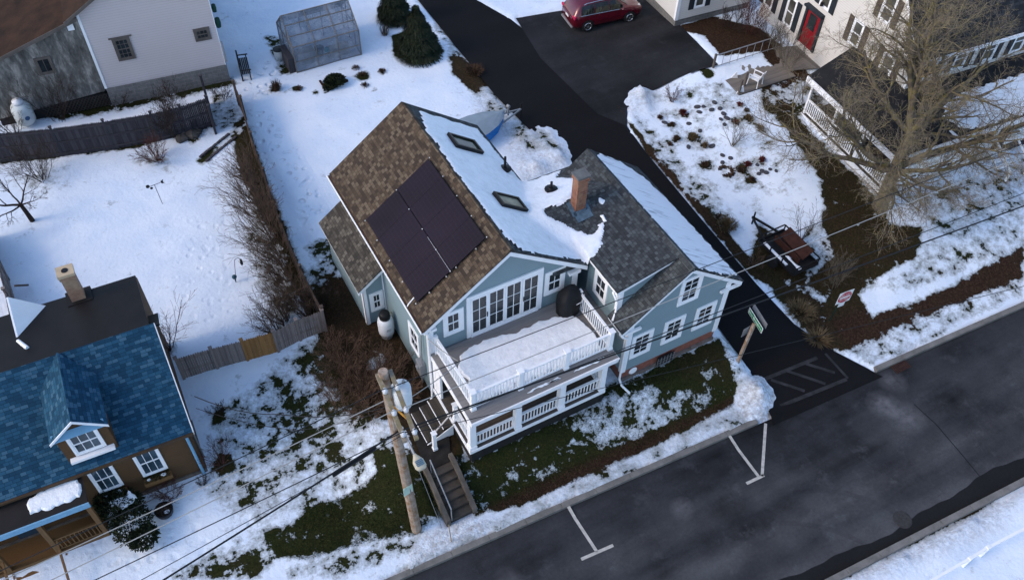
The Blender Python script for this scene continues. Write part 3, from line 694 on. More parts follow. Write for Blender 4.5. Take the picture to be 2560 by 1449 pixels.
# window in the left wall, meter, pipes
p = PX(1037, 848, 7.4)
window(house, (7.4, p.y+.48, p.z-.75), (0, -1, 0), (-1, 0, 0), .95, 1.45, 2, 2, trim=.13)
METAL = basic('grey_metal', (.28, .29, .30), .45, .15, 4, 0, 30, .4)
m = MB(); p = PX(1060, 915, 7.38); m.box(7.14, 7.39, p.y-.2, p.y+.25, p.z-.4, p.z+.35); m.tube([(7.3, p.y+.1, p.z-.4), (7.3, p.y+.1, 1.0)], .04, 8); m.tube([(7.25, p.y-.12, p.z+.3), (7.34, p.y-.12, 5.0)], .03, 8)
m.lathe((7.10, p.y+.02, p.z+.1), [(.1, -.04), (.11, .04)], 12, (1, 0, 0)); m.build('electric_meter', METAL, house, bevel=.01)
# solar panels 2 rows x 4
PANEL = NT('solar_cells'); uvc = PANEL.co(); 
PANEL.col(PANEL.ramp(PANEL.noise(.35, 4), [(.35, (.010, .007, .012)), (.6, (.016, .010, .018)), (.75, (.012, .012, .032))])); 
sx_ = PANEL.sep(uvc); gl = PANEL.math('MAXIMUM', PANEL.math('LESS_THAN', PANEL.math('FRACT', PANEL.math('MULTIPLY', sx_[0], 7.1)), .06), PANEL.math('LESS_THAN', PANEL.math('FRACT', PANEL.math('MULTIPLY', sx_[1], 5.9)), .05))
PANEL.col(PANEL.mix(PANEL.math('MULTIPLY', gl, .5), PANEL.b.inputs['Base Color'].links[0].from_socket, (.03, .026, .034))); PANEL.rough(.42, 0, .08); PANEL = PANEL.mat
nl = V((-SL, 0, 1)).normalized()
m = MB()
for xx in (7.9, 8.6, 9.0, 9.8): m.bar(V((xx, 19.38, zl(xx, 0)))+nl*.06, V((xx, 24.2, zl(xx, 0)))+nl*.06, .04, .06, up=nl)
for k in range(5):
    for xx in (7.38, 8.80, 10.27): m.obox(V((xx, 19.42+k*1.186, zl(xx, 0)))+nl*.125, (.016, 0, .016*SL), (0, .02, 0), nl*.012)
m.bar(V((8.8, 19.44, zl(8.8, 0)))+nl*.128, V((8.8, 24.17, zl(8.8, 0)))+nl*.118, .009, .012, up=nl)
arr = m.build('solar_array', basic('aluminium', (.5, .5, .5), .35, .15, 5, 0, 30, .8), roofL)
for r in range(2):
    for k in range(4):
        x0 = 7.43+r*1.405; x1 = x0+1.385; y0 = 19.44+k*1.186; y1 = y0+1.176
        q = MB(); q.slab([V((x, y, zl(x, 0)))+nl*.13 for x, y in ((x0, y0), (x1, y0), (x1, y1), (x0, y1))], -nl*.04); q.build('solar_panel', PANEL, arr)
m = MB(); m.tube([V((7.42, 19.75, zl(7.42, 0)))+nl*.05, V((7.14, 19.72, zl(7.14, 0)+.03)), (7.05, 19.72, ZE-.1), (7.35, 19.70, 5.2)], .025, 6); m.build('conduit', WHITE, roofL)
# skylights
nr = V((SL, 0, 1)).normalized()
def skylight(x0, x1, y0, y1, glass):
    m = MB(); f = lambda x, y, h: V((x, y, zr(x, 0)))+nr*h
    o = [(x0, y0), (x1, y0), (x1, y1), (x0, y1)]; t = .09; i = [(x0+t, y0+t), (x1-t, y0+t), (x1-t, y1-t), (x0+t, y1-t)]
    for k in range(4):
        a, b, c, d = o[k], o[(k+1) % 4], i[(k+1) % 4], i[k]
        m.face([f(*a, .2), f(*b, .2), f(*c, .2), f(*d, .2)]); m.face([f(*a, -.02), f(*b, -.02), f(*b, .2), f(*a, .2)]); m.face([f(*d, .2), f(*c, .2), f(*c, .1), f(*d, .1)])
    s = m.build('skylight', BLACK, roofR); g = MB(); g.face([f(*p, .14) for p in i]); g.build('pane', glass, s)
skylight(11.62, 12.82, 24.85, 25.72, glassy('green_skylight_glass', (.028, .045, .030), .15))
skylight(11.66, 12.78, 21.06, 21.86, glassy('pale_skylight_blind', (.20, .20, .15), .3))
# roof snow of the right slope
def vent(x, y, zf, h=.6, parent=None):
    m = MB(); z = zf(x, y); m.tube([(x, y, z-.05), (x, y, z+h)], .055, 10); m.lathe((x, y, z), [(.28, .12), (.12, .17), (.09, .2)], 12); return m.build('vent_pipe', BLACK, parent)
vent(13.5, 24.1, zr, .75, roofR)
# connector between the two gables
CK, CYR, CYB, CZ = 18.49, 20.85, 23.5, 6.95
cf = lambda x, y: ZE+(CZ-ZE)*(y-CK)/(CYR-CK); cb = lambda x, y: ZE+(CZ-ZE)*(CYB-y)/(CYB-CYR)
m = MB(); roof_slab(m, [(12.6, CK, ZE-.01), (16.7, CK, ZE-.01), (16.7, CYR, CZ), (12.6, CYR, CZ)], .07, (1, 0, 0)); conF = m.build('connector_roof', GREY_SH, house)
m = MB(); roof_slab(m, [(12.6, CYR, CZ-.004), (16.7, CYR, CZ-.004), (16.7, CYB, ZE), (12.6, CYB, ZE)], .07, (1, 0, 0)); conB = m.build('connector_roof', GREY_SH, house)
m = MB(); m.box(13.78, 16.6, 22.9, 23.28, 1.2, ZE); m.build('connector_wall', SID, house)
m = MB(); m.box(14.0, 16.6, 23.36, 23.48, ZE-.2, ZE-.075); m.build('connector_trim', DSKIRT, house)
m = MB(); x = 14.75
while x < 16.55: m.slab([(x, CYR-.15, cf(0, CYR-.15)+.03), (x, CYR, CZ+.035), (x+.24, CYR, CZ+.03), (x+.24, CYR-.15, cf(0, CYR-.15)+.025)], (0, 0, -.02), (1, 0, 0), (0, 1, 0)); m.slab([(x, CYR, CZ+.035), (x, CYR+.15, cb(0, CYR+.15)+.03), (x+.24, CYR+.15, cb(0, CYR+.15)+.025), (x+.24, CYR, CZ+.03)], (0, 0, -.02), (1, 0, 0), (0, 1, 0)); x += .225
m.build('ridge_cap', GREY_SH, conF)
def on(px, py, zf):
    z = 6.5
    for i in range(40): q = PZ(px, py, z); z += .6*(zf(q.x, q.y)-z)
    return (q.x, q.y)
dzf = lambda x, y: 6.40+.222*(x-14.05)
def smax(v, k=.05):
    m_ = max(v); return m_+k*math.log(sum(math.exp((q-m_)/k) for q in v))-k*.3
def env(x, y):
    v = []
    if x <= 14.06: v.append(zr(x, y))
    if y >= CK-.02 and x > 12.6: v.append(cf(x, y) if y <= CYR else cb(x, y))
    if x >= 14.0 and y < 20.9: v.append(dzf(x, y))
    return smax(v) if v else zr(x, y)
def snow_sheet(name, parent, P, zf, th, step=.07, jit=.06, seed=0):
    """one continuous sheet of snow draped over several roof planes, thin and ragged at its rim"""
    P = np.array(P); x0, y0 = P.min(0)-.1; x1, y1 = P.max(0)+.1; xs = np.arange(x0, x1, step); ys = np.arange(y0, y1, step); XX, YY = np.meshgrid(xs, ys)
    d = sdist(XX, YY, P)+jit*(np.sin(XX*7.3+np.sin(YY*5.1)*2)+np.sin(YY*9.7+np.sin(XX*6.3)*2))*.5+np.random.RandomState(seed).uniform(-.018, .018, XX.shape)
    lump = 1+.22*np.sin(XX*2.1+np.sin(YY*1.7)*1.5)*np.sin(YY*2.6)
    m = MB(); vid = {}
    def vert(i, j):
        if (i, j) not in vid: t = min(1.0, max(0.0, d[i, j])/.13)**.6; vid[(i, j)] = len(m.v); m.v.append((XX[i, j], YY[i, j], zf(XX[i, j], YY[i, j])+.006+th*t*lump[i, j]))
        return vid[(i, j)]
    for i in range(len(ys)-1):
        for j in range(len(xs)-1):
            if min(d[i, j], d[i+1, j], d[i, j+1], d[i+1, j+1]) > -.02: m.f.append((vert(i, j), vert(i, j+1), vert(i+1, j+1), vert(i+1, j))); m.uv.append([(0, 0)]*4); m.m.append(0)
    return m.build(name, SNOW, parent, smooth=True, fix=False)
OUT = [(10.95, 18.44), (12.4, 18.48), (13.9, 18.54)]+[on(*t, dzf) for t in ((1470, 652), (1492, 634), (1507, 604), (1514, 574), (1509, 555), (1499, 563), (1484, 586), (1462, 582), (1430, 573))]+[on(*t, cf) for t in ((1392, 551), (1356, 531), (1362, 523), (1400, 512), (1424, 501), (1432, 486))]+[(14.5, 20.95), (14.95, 21.1), (15.4, 21.2), (15.8, 21.55), (16.15, 22.0), (15.7, 22.45), (15.35, 22.9), (15.9, 23.42), (14.2, 23.45), (13.95, 23.55), (13.86, 27.3), (12.2, 27.25), (11.2, 27.3), (10.97, 26.6), (10.80, 26.2), (10.72, 25.4), (10.80, 24.7), (10.70, 24.0), (10.68, 22.5), (10.74, 21.5), (10.74, 20.2), (10.83, 19.2)]
snow_sheet('roof_snow', roofR, OUT, env, .085)
snow_patch('roof_snow', conF, [(15.72, 20.1), (15.95, 20.0), (15.98, 20.4), (15.75, 20.55)], cf, .09, 11, .03, .08)
snow_patch('roof_snow', conF, [(15.35, 19.45), (15.47, 19.4), (15.52, 19.75), (15.38, 19.8)], lambda x, y: max(cf(x, y), 6.4+.222*(x-14.05)), .08, 12, .02, .08)
vent(14.5, 22.05, cb, .5, conB)
# chimney
CBR = brick('chimney_brick', (.16, .045, .025), (.32, .13, .07), (.28, .22, .17), .25, .115, (.26, .17, .11))
m = MB(); m.box(14.62, 15.07, 20.38, 20.78, 6.1, 8.22); m.box(14.58, 15.11, 20.34, 20.82, 8.222, 8.42); ch = m.build('chimney', CBR, house)
m = MB(); m.box(14.56, 15.13, 20.32, 20.84, 8.422, 8.5); m.build('chimney_cap', basic('slate_cap', (.12, .125, .125), .8, .3, 4), ch)
LEAD = basic('lead_flashing', (.075, .12, .16), .6, .5, 5)
m = MB()
for (a, b, c, d) in ((14.5, 15.2, 19.95, 20.375), (14.42, 14.615, 20.2, 20.8), (15.075, 15.25, 20.2, 20.8)):
    f = lambda x, y: max(cf(x, y), 6.4+.222*(x-14.05))+.012
    m.face([(a, c, f(a, c)), (b, c, f(b, c)), (b, d, f(b, d)), (a, d, f(a, d))])
m.build('flashing', LEAD, ch)
# ---- right wing
WX0, WX1, WXM, WZE, WZR, WYF, WYB = 13.94, 19.69, 16.815, 4.85, 7.05, 15.6, 23.09
WS = (WZR-WZE)/(WXM-WX0); wl = lambda x, y: WZR-WS*(WXM-x); wr = lambda x, y: WZR-WS*(x-WXM)
m = MB(); gable_block(m, 14.43, 19.2, WXM, 15.8, 22.9, 1.78, wl(14.43, 0)-.12, WZR-.12, wr(19.2, 0)-.12); m.build('wing_wall', SID, house)
m = MB(); m.box(14.46, 19.17, 15.83, 22.85, 1.28, 1.785); m.build('brick_foundation', RBRICK, house)
m = MB(); rnd = random.Random(4)
for i in range(16):
    x0 = 14.5+i*.292; m.box(x0, x0+.286, 15.76-rnd.uniform(0, .05), 15.9, .7, 1.28-rnd.uniform(-.03, .05))
m.box(14.47, 19.16, 15.9, 22.8, .5, 1.27); m.build('stone_footing', STONE, house)
m = MB(); roof_slab(m, [(WX0, WYF, WZE), (WXM, WYF, WZR), (WXM, 16.62, WZR), (WX0, 16.62, WZE)]); roof_slab(m, [(15.0, 16.60, wl(15.0, 0)), (WXM, 16.60, WZR-.003), (WXM, WYB, WZR-.003), (15.0, WYB, wl(15.0, 0))])
wroof = m.build('wing_roof', GREY_SH, house)
m = MB(); roof_slab(m, [(WXM, WYF, WZR-.006), (WX1, WYF, WZE-.006), (WX1, WYB, WZE-.006), (WXM, WYB, WZR-.006)]); wroofR = m.build('wing_roof', GREY_SH, house)
m = MB(); y = WYF+.02
while y < WYB-.1:
    for s in (-1, 1): m.slab([(WXM, y, WZR+.03), (WXM, y+.22, WZR+.04), (WXM+s*.16, y+.22, WZR+.04-.16*WS*.8), (WXM+s*.16, y, WZR+.03-.16*WS*.8)], (0, 0, -.02), (0, 1, 0), (1, 0, 0))
    y += .205
m.build('ridge_cap', GREY_SH, wroof)
DZ0 = 6.40; ds = lambda x, y: DZ0+.222*(x-14.05)
m = MB(); roof_slab(m, [(14.02, 16.38, ds(14.02, 0)), (16.74, 16.38, ds(16.74, 0)), (16.74, 20.9, ds(16.74, 0)), (14.02, 20.9, ds(14.02, 0))]); dorm = m.build('dormer_roof', GREY_SH, house)
m = MB(); m.slab([(14.28, 16.52, 4.1), (14.28, 18.62, 4.1), (14.28, 18.62, ds(14.28, 0)-.1), (14.28, 16.52, ds(14.28, 0)-.1)], (.3, 0, 0))
m.slab([(14.30, 16.53, wl(14.5, 0)-.5), (16.7, 16.53, 6.7), (16.7, 16.53, ds(16.7, 0)-.1), (14.30, 16.53, ds(14.3, 0)-.1)], (0, .2, 0)); m.build('dormer_wall', SID, house)
m = MB()
m.slab([(14.04, 16.40, ds(14.04, 0)-.075), (16.6, 16.40, ds(16.6, 0)-.075), (16.3, 16.40, ds(16.3, 0)-.19), (14.04, 16.40, ds(14.04, 0)-.25)], (0, .13, 0))
m.box(14.03, 14.06, 16.54, 18.3, DZ0-.2, DZ0-.075); m.box(14.06, 14.28, 16.54, 18.6, DZ0-.16, DZ0-.12)
m.box(14.245, 14.44, 16.49, 16.525, 4.6, DZ0-.15); m.box(14.245, 14.278, 16.525, 16.68, 4.2, DZ0-.17)
# wing rakes, corner boards, returns
for yy0, yy1 in ((WYF+.03, WYF+.2), (WYB-.2, WYB-.03)):
    for x0, z0, x1, z1 in ((WX0+.02, WZE, WXM, WZR), (WXM, WZR, WX1-.02, WZE)):
        m.slab([(x0, yy0, z0-.075), (x1, yy0, z1-.075), (x1, yy0, z1-.29), (x0, yy0, z0-.29)], (0, yy1-yy0, 0))
m.box(WX1-.48, WX1-.03, WYF+.21, WYB-.21, WZE-.2, WZE-.085); m.box(WX0+.03, 14.43, WYF+.21, 16.6, WZE-.2, WZE-.085)
m.box(19.0, 19.232, 15.765, 15.798, 1.75, WZE+.05); m.box(19.202, 19.232, 15.798, 15.97, 1.75, WZE-.1); m.box(14.398, 14.62, 15.765, 15.798, 1.75, WZE+.05); m.box(14.398, 14.428, 15.798, 15.95, 1.75, WZE-.1)
m.box(18.7, WX1-.02, WYF+.06, 15.764, WZE-.36, WZE-.24); m.box(14.15, 14.9, WYF+.06, 15.764, WZE-.36, WZE-.24)
m.box(13.97, 14.0, WYF+.2, 16.5, WZE-.14, WZE-.03)
m.build('wing_trim', WHITE, house)
snow_patch('roof_snow', wroofR, [(17.1, 15.72), (18.3, 15.68), (19.5, 15.85), (19.58, 18), (19.55, 20.5), (19.3, 22.2), (18.5, 22.9), (17.4, 22.98), (16.98, 22.6), (16.92, 20), (16.95, 18), (17.0, 16.5)], wr, .05, 14, .07, .10, mat=THIN)
window(house, (15.62+.95, 15.8, 4.78), (1, 0, 0), (0, -1, 0), 1.0, 1.52, 2, 4, trim=.14)
for wx in (14.68, 16.21, 17.75): window(house, (wx, 15.8, 2.53), (1, 0, 0), (0, -1, 0), 1.0, 1.45, 2, 4, trim=.14)
window(house, (14.28, 18.15, 4.55), (0, -1, 0), (-1, 0, 0), .9, 1.3, 2, 2, trim=.13)
p0, p1 = PY(1637, 915, 15.8), PY(1672, 905, 15.8)
m = MB(); m.box(16.2, 17.05, 15.70, 15.74, .98, 1.70); bw = m.build('basement_window', BLACK, house); m = MB()
for i in range(6): x = 16.22+i*.16; m.box(x, x+.025, 15.685, 15.70, 1.0, 1.68)
for z in (1.15, 1.33, 1.51): m.box(16.22, 17.03, 15.68, 15.686, z, z+.025)
m.build('window_grille', METAL, bw)
m = MB(); m.lathe((15.05, 15.79, 1.52), [(.17, -.03), (.2, 0), (.17, .03)], 16, (0, 1, 0)); m.build('wall_vent', WHITE, house)
m = MB(); m.tube([(14.0, 15.7, 4.72), (14.05, 15.66, 4.5), (14.34, 15.72, 4.2), (14.34, 15.72, 1.5), (14.34, 15.5, 1.3), (14.5, 15.1, 1.15)], .05, 8); m.tube([(14.0, 16.6, DZ0-.2), (14.2, 16.5, 5.6), (14.2, 16.5, 5.0), (13.95, 16.3, 4.86)], .045, 8)
m.build('downspout', WHITE, house, smooth=True)
# ---- balcony and porch
DZ = 4.10
m = MB(); y = 15.2
while y < 18.6: m.box(7.4, 13.6, y, min(y+.137, 18.64), DZ-.04, DZ); y += .142
y = 16.56
while y < 18.6: m.box(13.603, 14.27, y, y+.137, DZ-.041, DZ-.001); y += .142
deck = m.build('balcony_floor', DECK, house)
m = MB()
m.box(7.42, 13.58, 15.17, 15.198, DZ-.30, DZ-.03); m.box(7.372, 7.398, 15.17, 18.6, DZ-.30, DZ-.03); m.box(13.602, 13.63, 15.17, 16.5, DZ-.30, DZ-.03)
m.box(7.40, 13.6, 15.2, 18.6, DZ-.24, DZ-.045); m.box(7.36, 13.64, 15.13, 15.168, DZ-.09, DZ-.02)
m.build('balcony_fascia', WHITE, deck)
def post(m, x, y, z0, z1, w=.16, cap=True):
    m.box(x-w/2, x+w/2, y-w/2, y+w/2, z0, z1)
    if cap: m.box(x-w/2-.03, x+w/2+.03, y-w/2-.03, y+w/2+.03, z1+.001, z1+.05); m.box(x-w/2-.02, x+w/2+.02, y-w/2-.02, y+w/2+.02, z0, z0+.12)
pr = [7.70, 9.63, 11.57, 13.5]
for x in pr: m = MB(); post(m, x, 15.70, DZ, DZ+1.06, .17); m.build('post', WHITE, deck)
m = MB(); post(m, 13.5, 17.95, DZ, DZ+1.0, .12); m.build('post', WHITE, deck)
m = MB(); post(m, 7.62, 18.55, DZ, DZ+1.0, .10); m.build('post', WHITE, deck)
for i in range(3): railing(deck, (pr[i]+.09, 15.7, DZ), (pr[i+1]-.09, 15.7, DZ), 1, WHITE, .13, h=.98)
railing(deck, (7.70, 15.79, DZ), (7.64, 18.5, DZ), 1, WHITE, .13, h=.98); railing(deck, (13.5, 15.79, DZ), (13.5, 17.89, DZ), 1, WHITE, .13, h=.98)
snow_patch('balcony_snow', deck, [(7.85, 15.82), (13.25, 15.82), (13.38, 16.5), (13.25, 17.4), (12.95, 17.75), (12.3, 17.98), (11.5, 18.05), (10.7, 17.95), (9.8, 18.2), (8.9, 18.2), (8.3, 18.0), (8.0, 17.5), (8.08, 16.9), (7.85, 16.4)], lambda x, y: DZ, .12, 21, .04, .12)
for k, (a, b) in enumerate(((11.75, 13.2), (9.75, 11.2))): snow_patch('ledge_snow', deck, [(a, 15.36), (b, 15.38), (b-.1, 15.46), (a+.2, 15.45)], lambda x, y: DZ, .03, 30+k, .03, .1, inset=.03)
PF = 1.98
m = MB(); y = 15.32
while y < 18.55: m.box(7.40, 13.3, y, y+.137, PF-.04, PF); y += .142
porch = m.build('porch_floor', wood('porch_boards_painted_shade', (.075, .062, .052), .25, .8, 'x'), house)  # board colour made darker to imitate the shade below the balcony
m = MB(); m.box(7.37, 13.33, 15.27, 15.31, PF-.17, PF-.005); m.box(7.345, 7.395, 15.27, 18.5, PF-.17, PF-.005); m.box(13.303, 13.34, 15.312, 18.5, PF-.17, PF-.005); m.build('porch_fascia', WHITE, porch)
m = MB()
for z in np.arange(.95, PF-.2, .125): m.box(7.44, 13.26, 15.36, 15.40, z, z+.115); m.box(7.42, 7.46, 15.41, 18.5, z, z+.115)
for x in (7.44, 9.4, 11.3, 13.2): m.box(x, x+.1, 15.34, 15.358, .95, PF-.18)
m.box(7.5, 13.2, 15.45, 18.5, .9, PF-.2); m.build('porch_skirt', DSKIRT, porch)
pc = [7.52, 9.43, 11.34, 13.2]
for x in pc: m = MB(); post(m, x, 15.46, PF, DZ-.25, .24, False); m.box(x-.15, x+.15, 15.31, 15.61, PF+.001, PF+.16); m.box(x-.15, x+.15, 15.31, 15.61, DZ-.36, DZ-.302); m.build('column', WHITE, porch)
m = MB(); m.box(7.4, 13.4, 15.36, 15.56, DZ-.40, DZ-.305); m.box(7.42, 7.6, 15.57, 18.5, DZ-.40, DZ-.305); m.build('porch_beam', WHITE, porch)
for i in range(3): railing(porch, (pc[i]+.13, 15.46, PF), (pc[i+1]-.13, 15.46, PF), 1, WHITE, .135, h=.76, bw=.035, foot=.08)
railing(porch, (7.52, 15.6, PF), (7.52, 16.75, PF), 1, WHITE, .125, h=.86); railing(porch, (13.2, 15.6, PF), (13.2, 18.5, PF), 1, WHITE, .125, h=.86)
m = MB(); post(m, 7.5, 16.82, PF, PF+1.0, .15); m.build('post', WHITE, porch)
m = MB(); m.box(7.41, 7.68, 18.3, 18.62, PF, DZ-.41); m.box(7.41, 7.5, 17.9, 18.28, PF, DZ-.5); m.build('column', WHITE, porch)
ST = MB()
for i in range(3):
    x1 = 7.35-i*.36; z = PF-.2*(i+1)+.02
    for j in range(3): ST.box(x1-.37+j*.122, x1-.255+j*.122, 16.75, 18.2, z-.04, z)
steps = ST.build('porch_steps', DARKWOOD, porch)
m = MB()
for i in range(3): x1 = 7.33-i*.36; z = PF-.2*(i+1); m.box(x1-.392, x1-.372, 16.75, 18.2, z-.035, z+.022)
m.build('nosing', WHITE, steps)
m = MB(); m.slab([(6.15, 16.72, 1.15), (7.35, 16.72, 1.15), (7.35, 16.72, 1.78), (6.3, 16.72, 1.25)], (0, .03, 0)); m.build('stringer', WHITE, steps)
m = MB(); post(m, 6.42, 16.45, 1.2, 2.3, .14); m.build('newel_post', WHITE, steps)
m = MB(); m.bar((6.42, 16.55, 2.1), (7.45, 16.75, 2.75), .05, .06); m.build('handrail', METAL, steps)
p = PY(1290, 1050, 18.6)
m = MB(); m.box(8.6, 9.5, 18.60, 18.64, PF, PF+1.6); m.build('porch_door', BLACK, porch)
# ================================================================ brown house with the blue roof (lower left)
BSID = siding('brown_shingle_siding', (.080, .042, .017), .13, .25, .8, .6)
BLUE_SH = shingles('blue_slate_shingles', [(.010, .047, .090), (.013, .061, .115), (.018, .078, .142), (.024, .098, .17), (.06, .145, .22)], (.005, .024, .040), .19, .125)
RUBBER = basic('black_roof_membrane', (.012, .011, .011), .55, .35, 1.2, .1, 6)
STUCK = basic('rough_stone_base', (.11, .09, .075), .9, .5, 3, .6, 9)
LBLUE = basic('pale_blue_paint', (.16, .34, .50), .55, .1)
TAN = basic('cream_concrete', (.46, .36, .24), .8, .15, 4)
OBR = brick('old_mixed_brick', (.24, .115, .075), (.33, .19, .12), (.22, .19, .15), .22, .08, (.32, .25, .17))
OAK = wood('orange_brown_porch_wood', (.135, .072, .027), .3, .7, 'z')
PGLASS = glassy('blue_grey_window_glass', (.03, .055, .075), .08)
bo = PZ(517, 1176, .62); BR_RZ = R(-2.6)
brown = thing('brown_house', 'brown shingled house with blue roof, dormer and wooden porch', 'house', (bo.x, bo.y, 0), BR_RZ, local=True)
# local frame: origin = right front corner at ground, x to the right, y to the back
BL, EV, RY, RZ_ = -14.0, 3.62, 2.95, 6.25        # left end, eave height, ridge depth, ridge height
bs = (RZ_-EV)/(RY+.18); bz = lambda x, y: EV+bs*(y+.18)
m = MB(); m.slab([(0, 0, .3), (0, 6.0, .3), (0, 6.0, 5.6), (0, RY, RZ_-.12), (0, .02, EV+.08)], (BL, 0, 0)); m.build('wall', BSID, brown)
m = MB(); m.box(BL, .04, -.05, 6.0, -.2, .85); m.build('foundation', STUCK, brown)
m = MB(); roof_slab(m, [(BL, -.18, EV), (.16, -.18, EV), (.16, RY, RZ_), (BL, RY, RZ_)], .1, (1, 0, 0)); broof = m.build('roof', BLUE_SH, brown)
m = MB(); roof_slab(m, [(BL, RY+.002, RZ_-.01), (.0, RY+.002, RZ_-.01), (.0, 5.75, 5.98), (BL, 5.75, 5.98)], .12, (1, 0, 0)); flat = m.build('rear_roof', RUBBER, brown)
m = MB(); m.slab([(-.02, RY+.1, 5.4), (-.02, 5.6, 4.4), (-.02, 5.6, 5.85), (-.02, RY+.1, RZ_-.14)], (-.1, 0, 0)); m.build('dormer_side', BSID, brown)
m = MB(); roof_slab(m, [(-.0, RY+.004, RZ_-.14), (.34, RY+.004, RZ_-.14), (.34, RY+1.0, 5.6), (.0, RY+1.0, 5.6)], .1, (1, 0, 0)); m.build('rear_roof', RUBBER, brown)
m = MB(); m.slab([(.165, -.2, EV-.01), (.165, RY, RZ_-.01), (.165, RY, RZ_-.16), (.165, -.2, EV-.16)], (.03, 0, 0)); m.slab([(.345, RY-.02, RZ_-.12), (.345, RY+1.0, 5.58), (.345, RY+1.0, 5.44), (.345, RY-.02, RZ_-.28)], (.03, 0, 0)); m.build('rake_trim', WHITE, brown)
m = MB(); m.box(BL, .16, -.26, -.18, EV-.13, EV-.03); m.build('gutter', basic('brown_gutter', (.06, .038, .022), .6, .2), brown)
m = MB(); m.tube([(-.12, -.2, EV-.14), (-.12, -.08, EV-.35), (-.12, -.08, .55), (-.02, -.25, .35)], .055, 8); m.bar((0, -.2, .32), (1.55, -.62, .22), .1, .09); m.build('downspout', LBLUE, brown)
# dormer
def bl(px, py, yl):                         # pixel -> local coordinates on the plane y = yl of the house
    c, s = math.cos(BR_RZ), math.sin(BR_RZ); v = ray(px, py); q = CAM-V((bo.x, bo.y, 0))
    loc = lambda t: V((t.x*c+t.y*s, -t.x*s+t.y*c, t.z)); o_, d_ = loc(q), loc(v); return o_+d_*((yl-o_.y)/d_.y)
DY = .12
ap, e0, e1 = bl(176, 1052, DY-.2), bl(125, 1110, DY-.2), bl(272, 1058, DY-.2)
xm, hw, az, ez = ap.x, (e1.x-e0.x)/2, ap.z, (e0.z+e1.z)/2
yr = (az-EV)/bs-.18; ye = (ez-EV)/bs-.18
m = MB()
for s in (-1, 1): roof_slab(m, [(xm+s*hw, DY-.22, ez), (xm, DY-.22, az), (xm, min(yr, RY), az), (xm+s*hw, ye+.05, ez)], .07, (0, 1, 0))
dr = m.build('dormer', BLUE_SH, brown, label='small gabled dormer with one window')
m = MB(); hw2 = hw-.13; m.slab([(xm-hw2, DY, EV-.1), (xm+hw2, DY, EV-.1), (xm+hw2, DY, ez+.05), (xm, DY, az-.12), (xm-hw2, DY, ez+.05)], (0, 2.2, 0)); m.build('wall', BSID, dr)
m = MB()
for s in (-1, 1): m.slab([(xm+s*hw, DY-.25, ez+.0), (xm, DY-.25, az+.0), (xm, DY-.25, az-.11), (xm+s*hw, DY-.25, ez-.11)], (0, .03, 0))
m.build('trim', WHITE, dr)
m = MB(); m.slab([(xm-hw+.1, DY-.2, ez-.02), (xm+hw-.1, DY-.2, ez-.02), (xm+hw-.1, DY-.02, ez+.16), (xm-hw+.1, DY-.02, ez+.16)], (0, 0, -.05)); m.build('dormer_hood', LBLUE, dr)
a, b, c, d = bl(173, 1097, DY), bl(240, 1072, DY), bl(268, 1115, DY), bl(205, 1140, DY)
window(dr, (xm-.50, DY, ez-1.32), (1, 0, 0), (0, -1, 0), 1.0, 1.22, 3, 2, trim=.08, glass=PGLASS)
m = MB(); m.box(xm-.72, xm+.72, DY-.2, DY-.01, ez-1.5, ez-1.38); m.build('sill', WHITE, dr)
# front windows with flower boxes
FG = basic('evergreen_sprigs', (.018, .028, .010), .9, .5, 8)
for q in ((325, 1134, 356, 1186, 390, 1112), (212, 1177, 247, 1229, 275, 1154)):
    tl, blw, tr = bl(q[0], q[1], 0), bl(q[2], q[3], 0), bl(q[4], q[5], 0); wd = tr.x-tl.x; hh = (tl.z+tr.z)/2-1.78
    f = window(brown, (tl.x, 0, 1.78), (1, 0, 0), (0, -1, 0), wd, hh, 3, 2, trim=.07, glass=PGLASS, head=.06)
    m = MB(); m.box(tl.x-.05, tl.x+wd+.05, -.3, -.06, 1.45, 1.66); fb = m.build('flower_box', OAK, f)
    m = MB(); rnd = random.Random(int(q[0]))
    for i in range(150):
        p = V((tl.x+rnd.uniform(0, wd), rnd.uniform(-.32, -.06), 1.66+rnd.uniform(0, .16))); u = V((rnd.uniform(-1, 1), rnd.uniform(-1, 1), rnd.uniform(-.4, .7)))*.09; w2 = u.cross(V((rnd.random(), rnd.random(), rnd.random()))).normalized()*.02
        m.face([p-w2, p+w2, p+u+w2*.3, p+u-w2*.3])
    m.build('foliage', FG, fb, fix=False)
    m = MB(); m.ell((tl.x+wd*.75, -.2, 1.74), (.11, .07, .05), 8, 5); m.ell((tl.x+.15, -.18, 1.72), (.08, .05, .04), 8, 5); m.build('box_snow', SNOW, fb, smooth=True)
# diamond window and meter on the right gable wall
m = MB(); cy, cz = 2.0, 4.1
for k in range(4):
    a0, a1 = k*math.pi/2, (k+1)*math.pi/2; m.bar((.03, cy+.5*math.cos(a0), cz+.72*math.sin(a0)), (.03, cy+.5*math.cos(a1), cz+.72*math.sin(a1)), .07, .07)
f = m.build('window', WHITE, brown); m = MB(); m.face([(.015, cy+.47*math.cos(k*math.pi/2), cz+.68*math.sin(k*math.pi/2)) for k in range(4)]); m.build('pane', PGLASS, f)
m = MB(); m.box(.0, .14, .5, .75, 2.6, 2.95); m.tube([(.06, .6, 2.6), (.06, .6, .6)], .035, 6); m.build('electric_meter', METAL, brown)
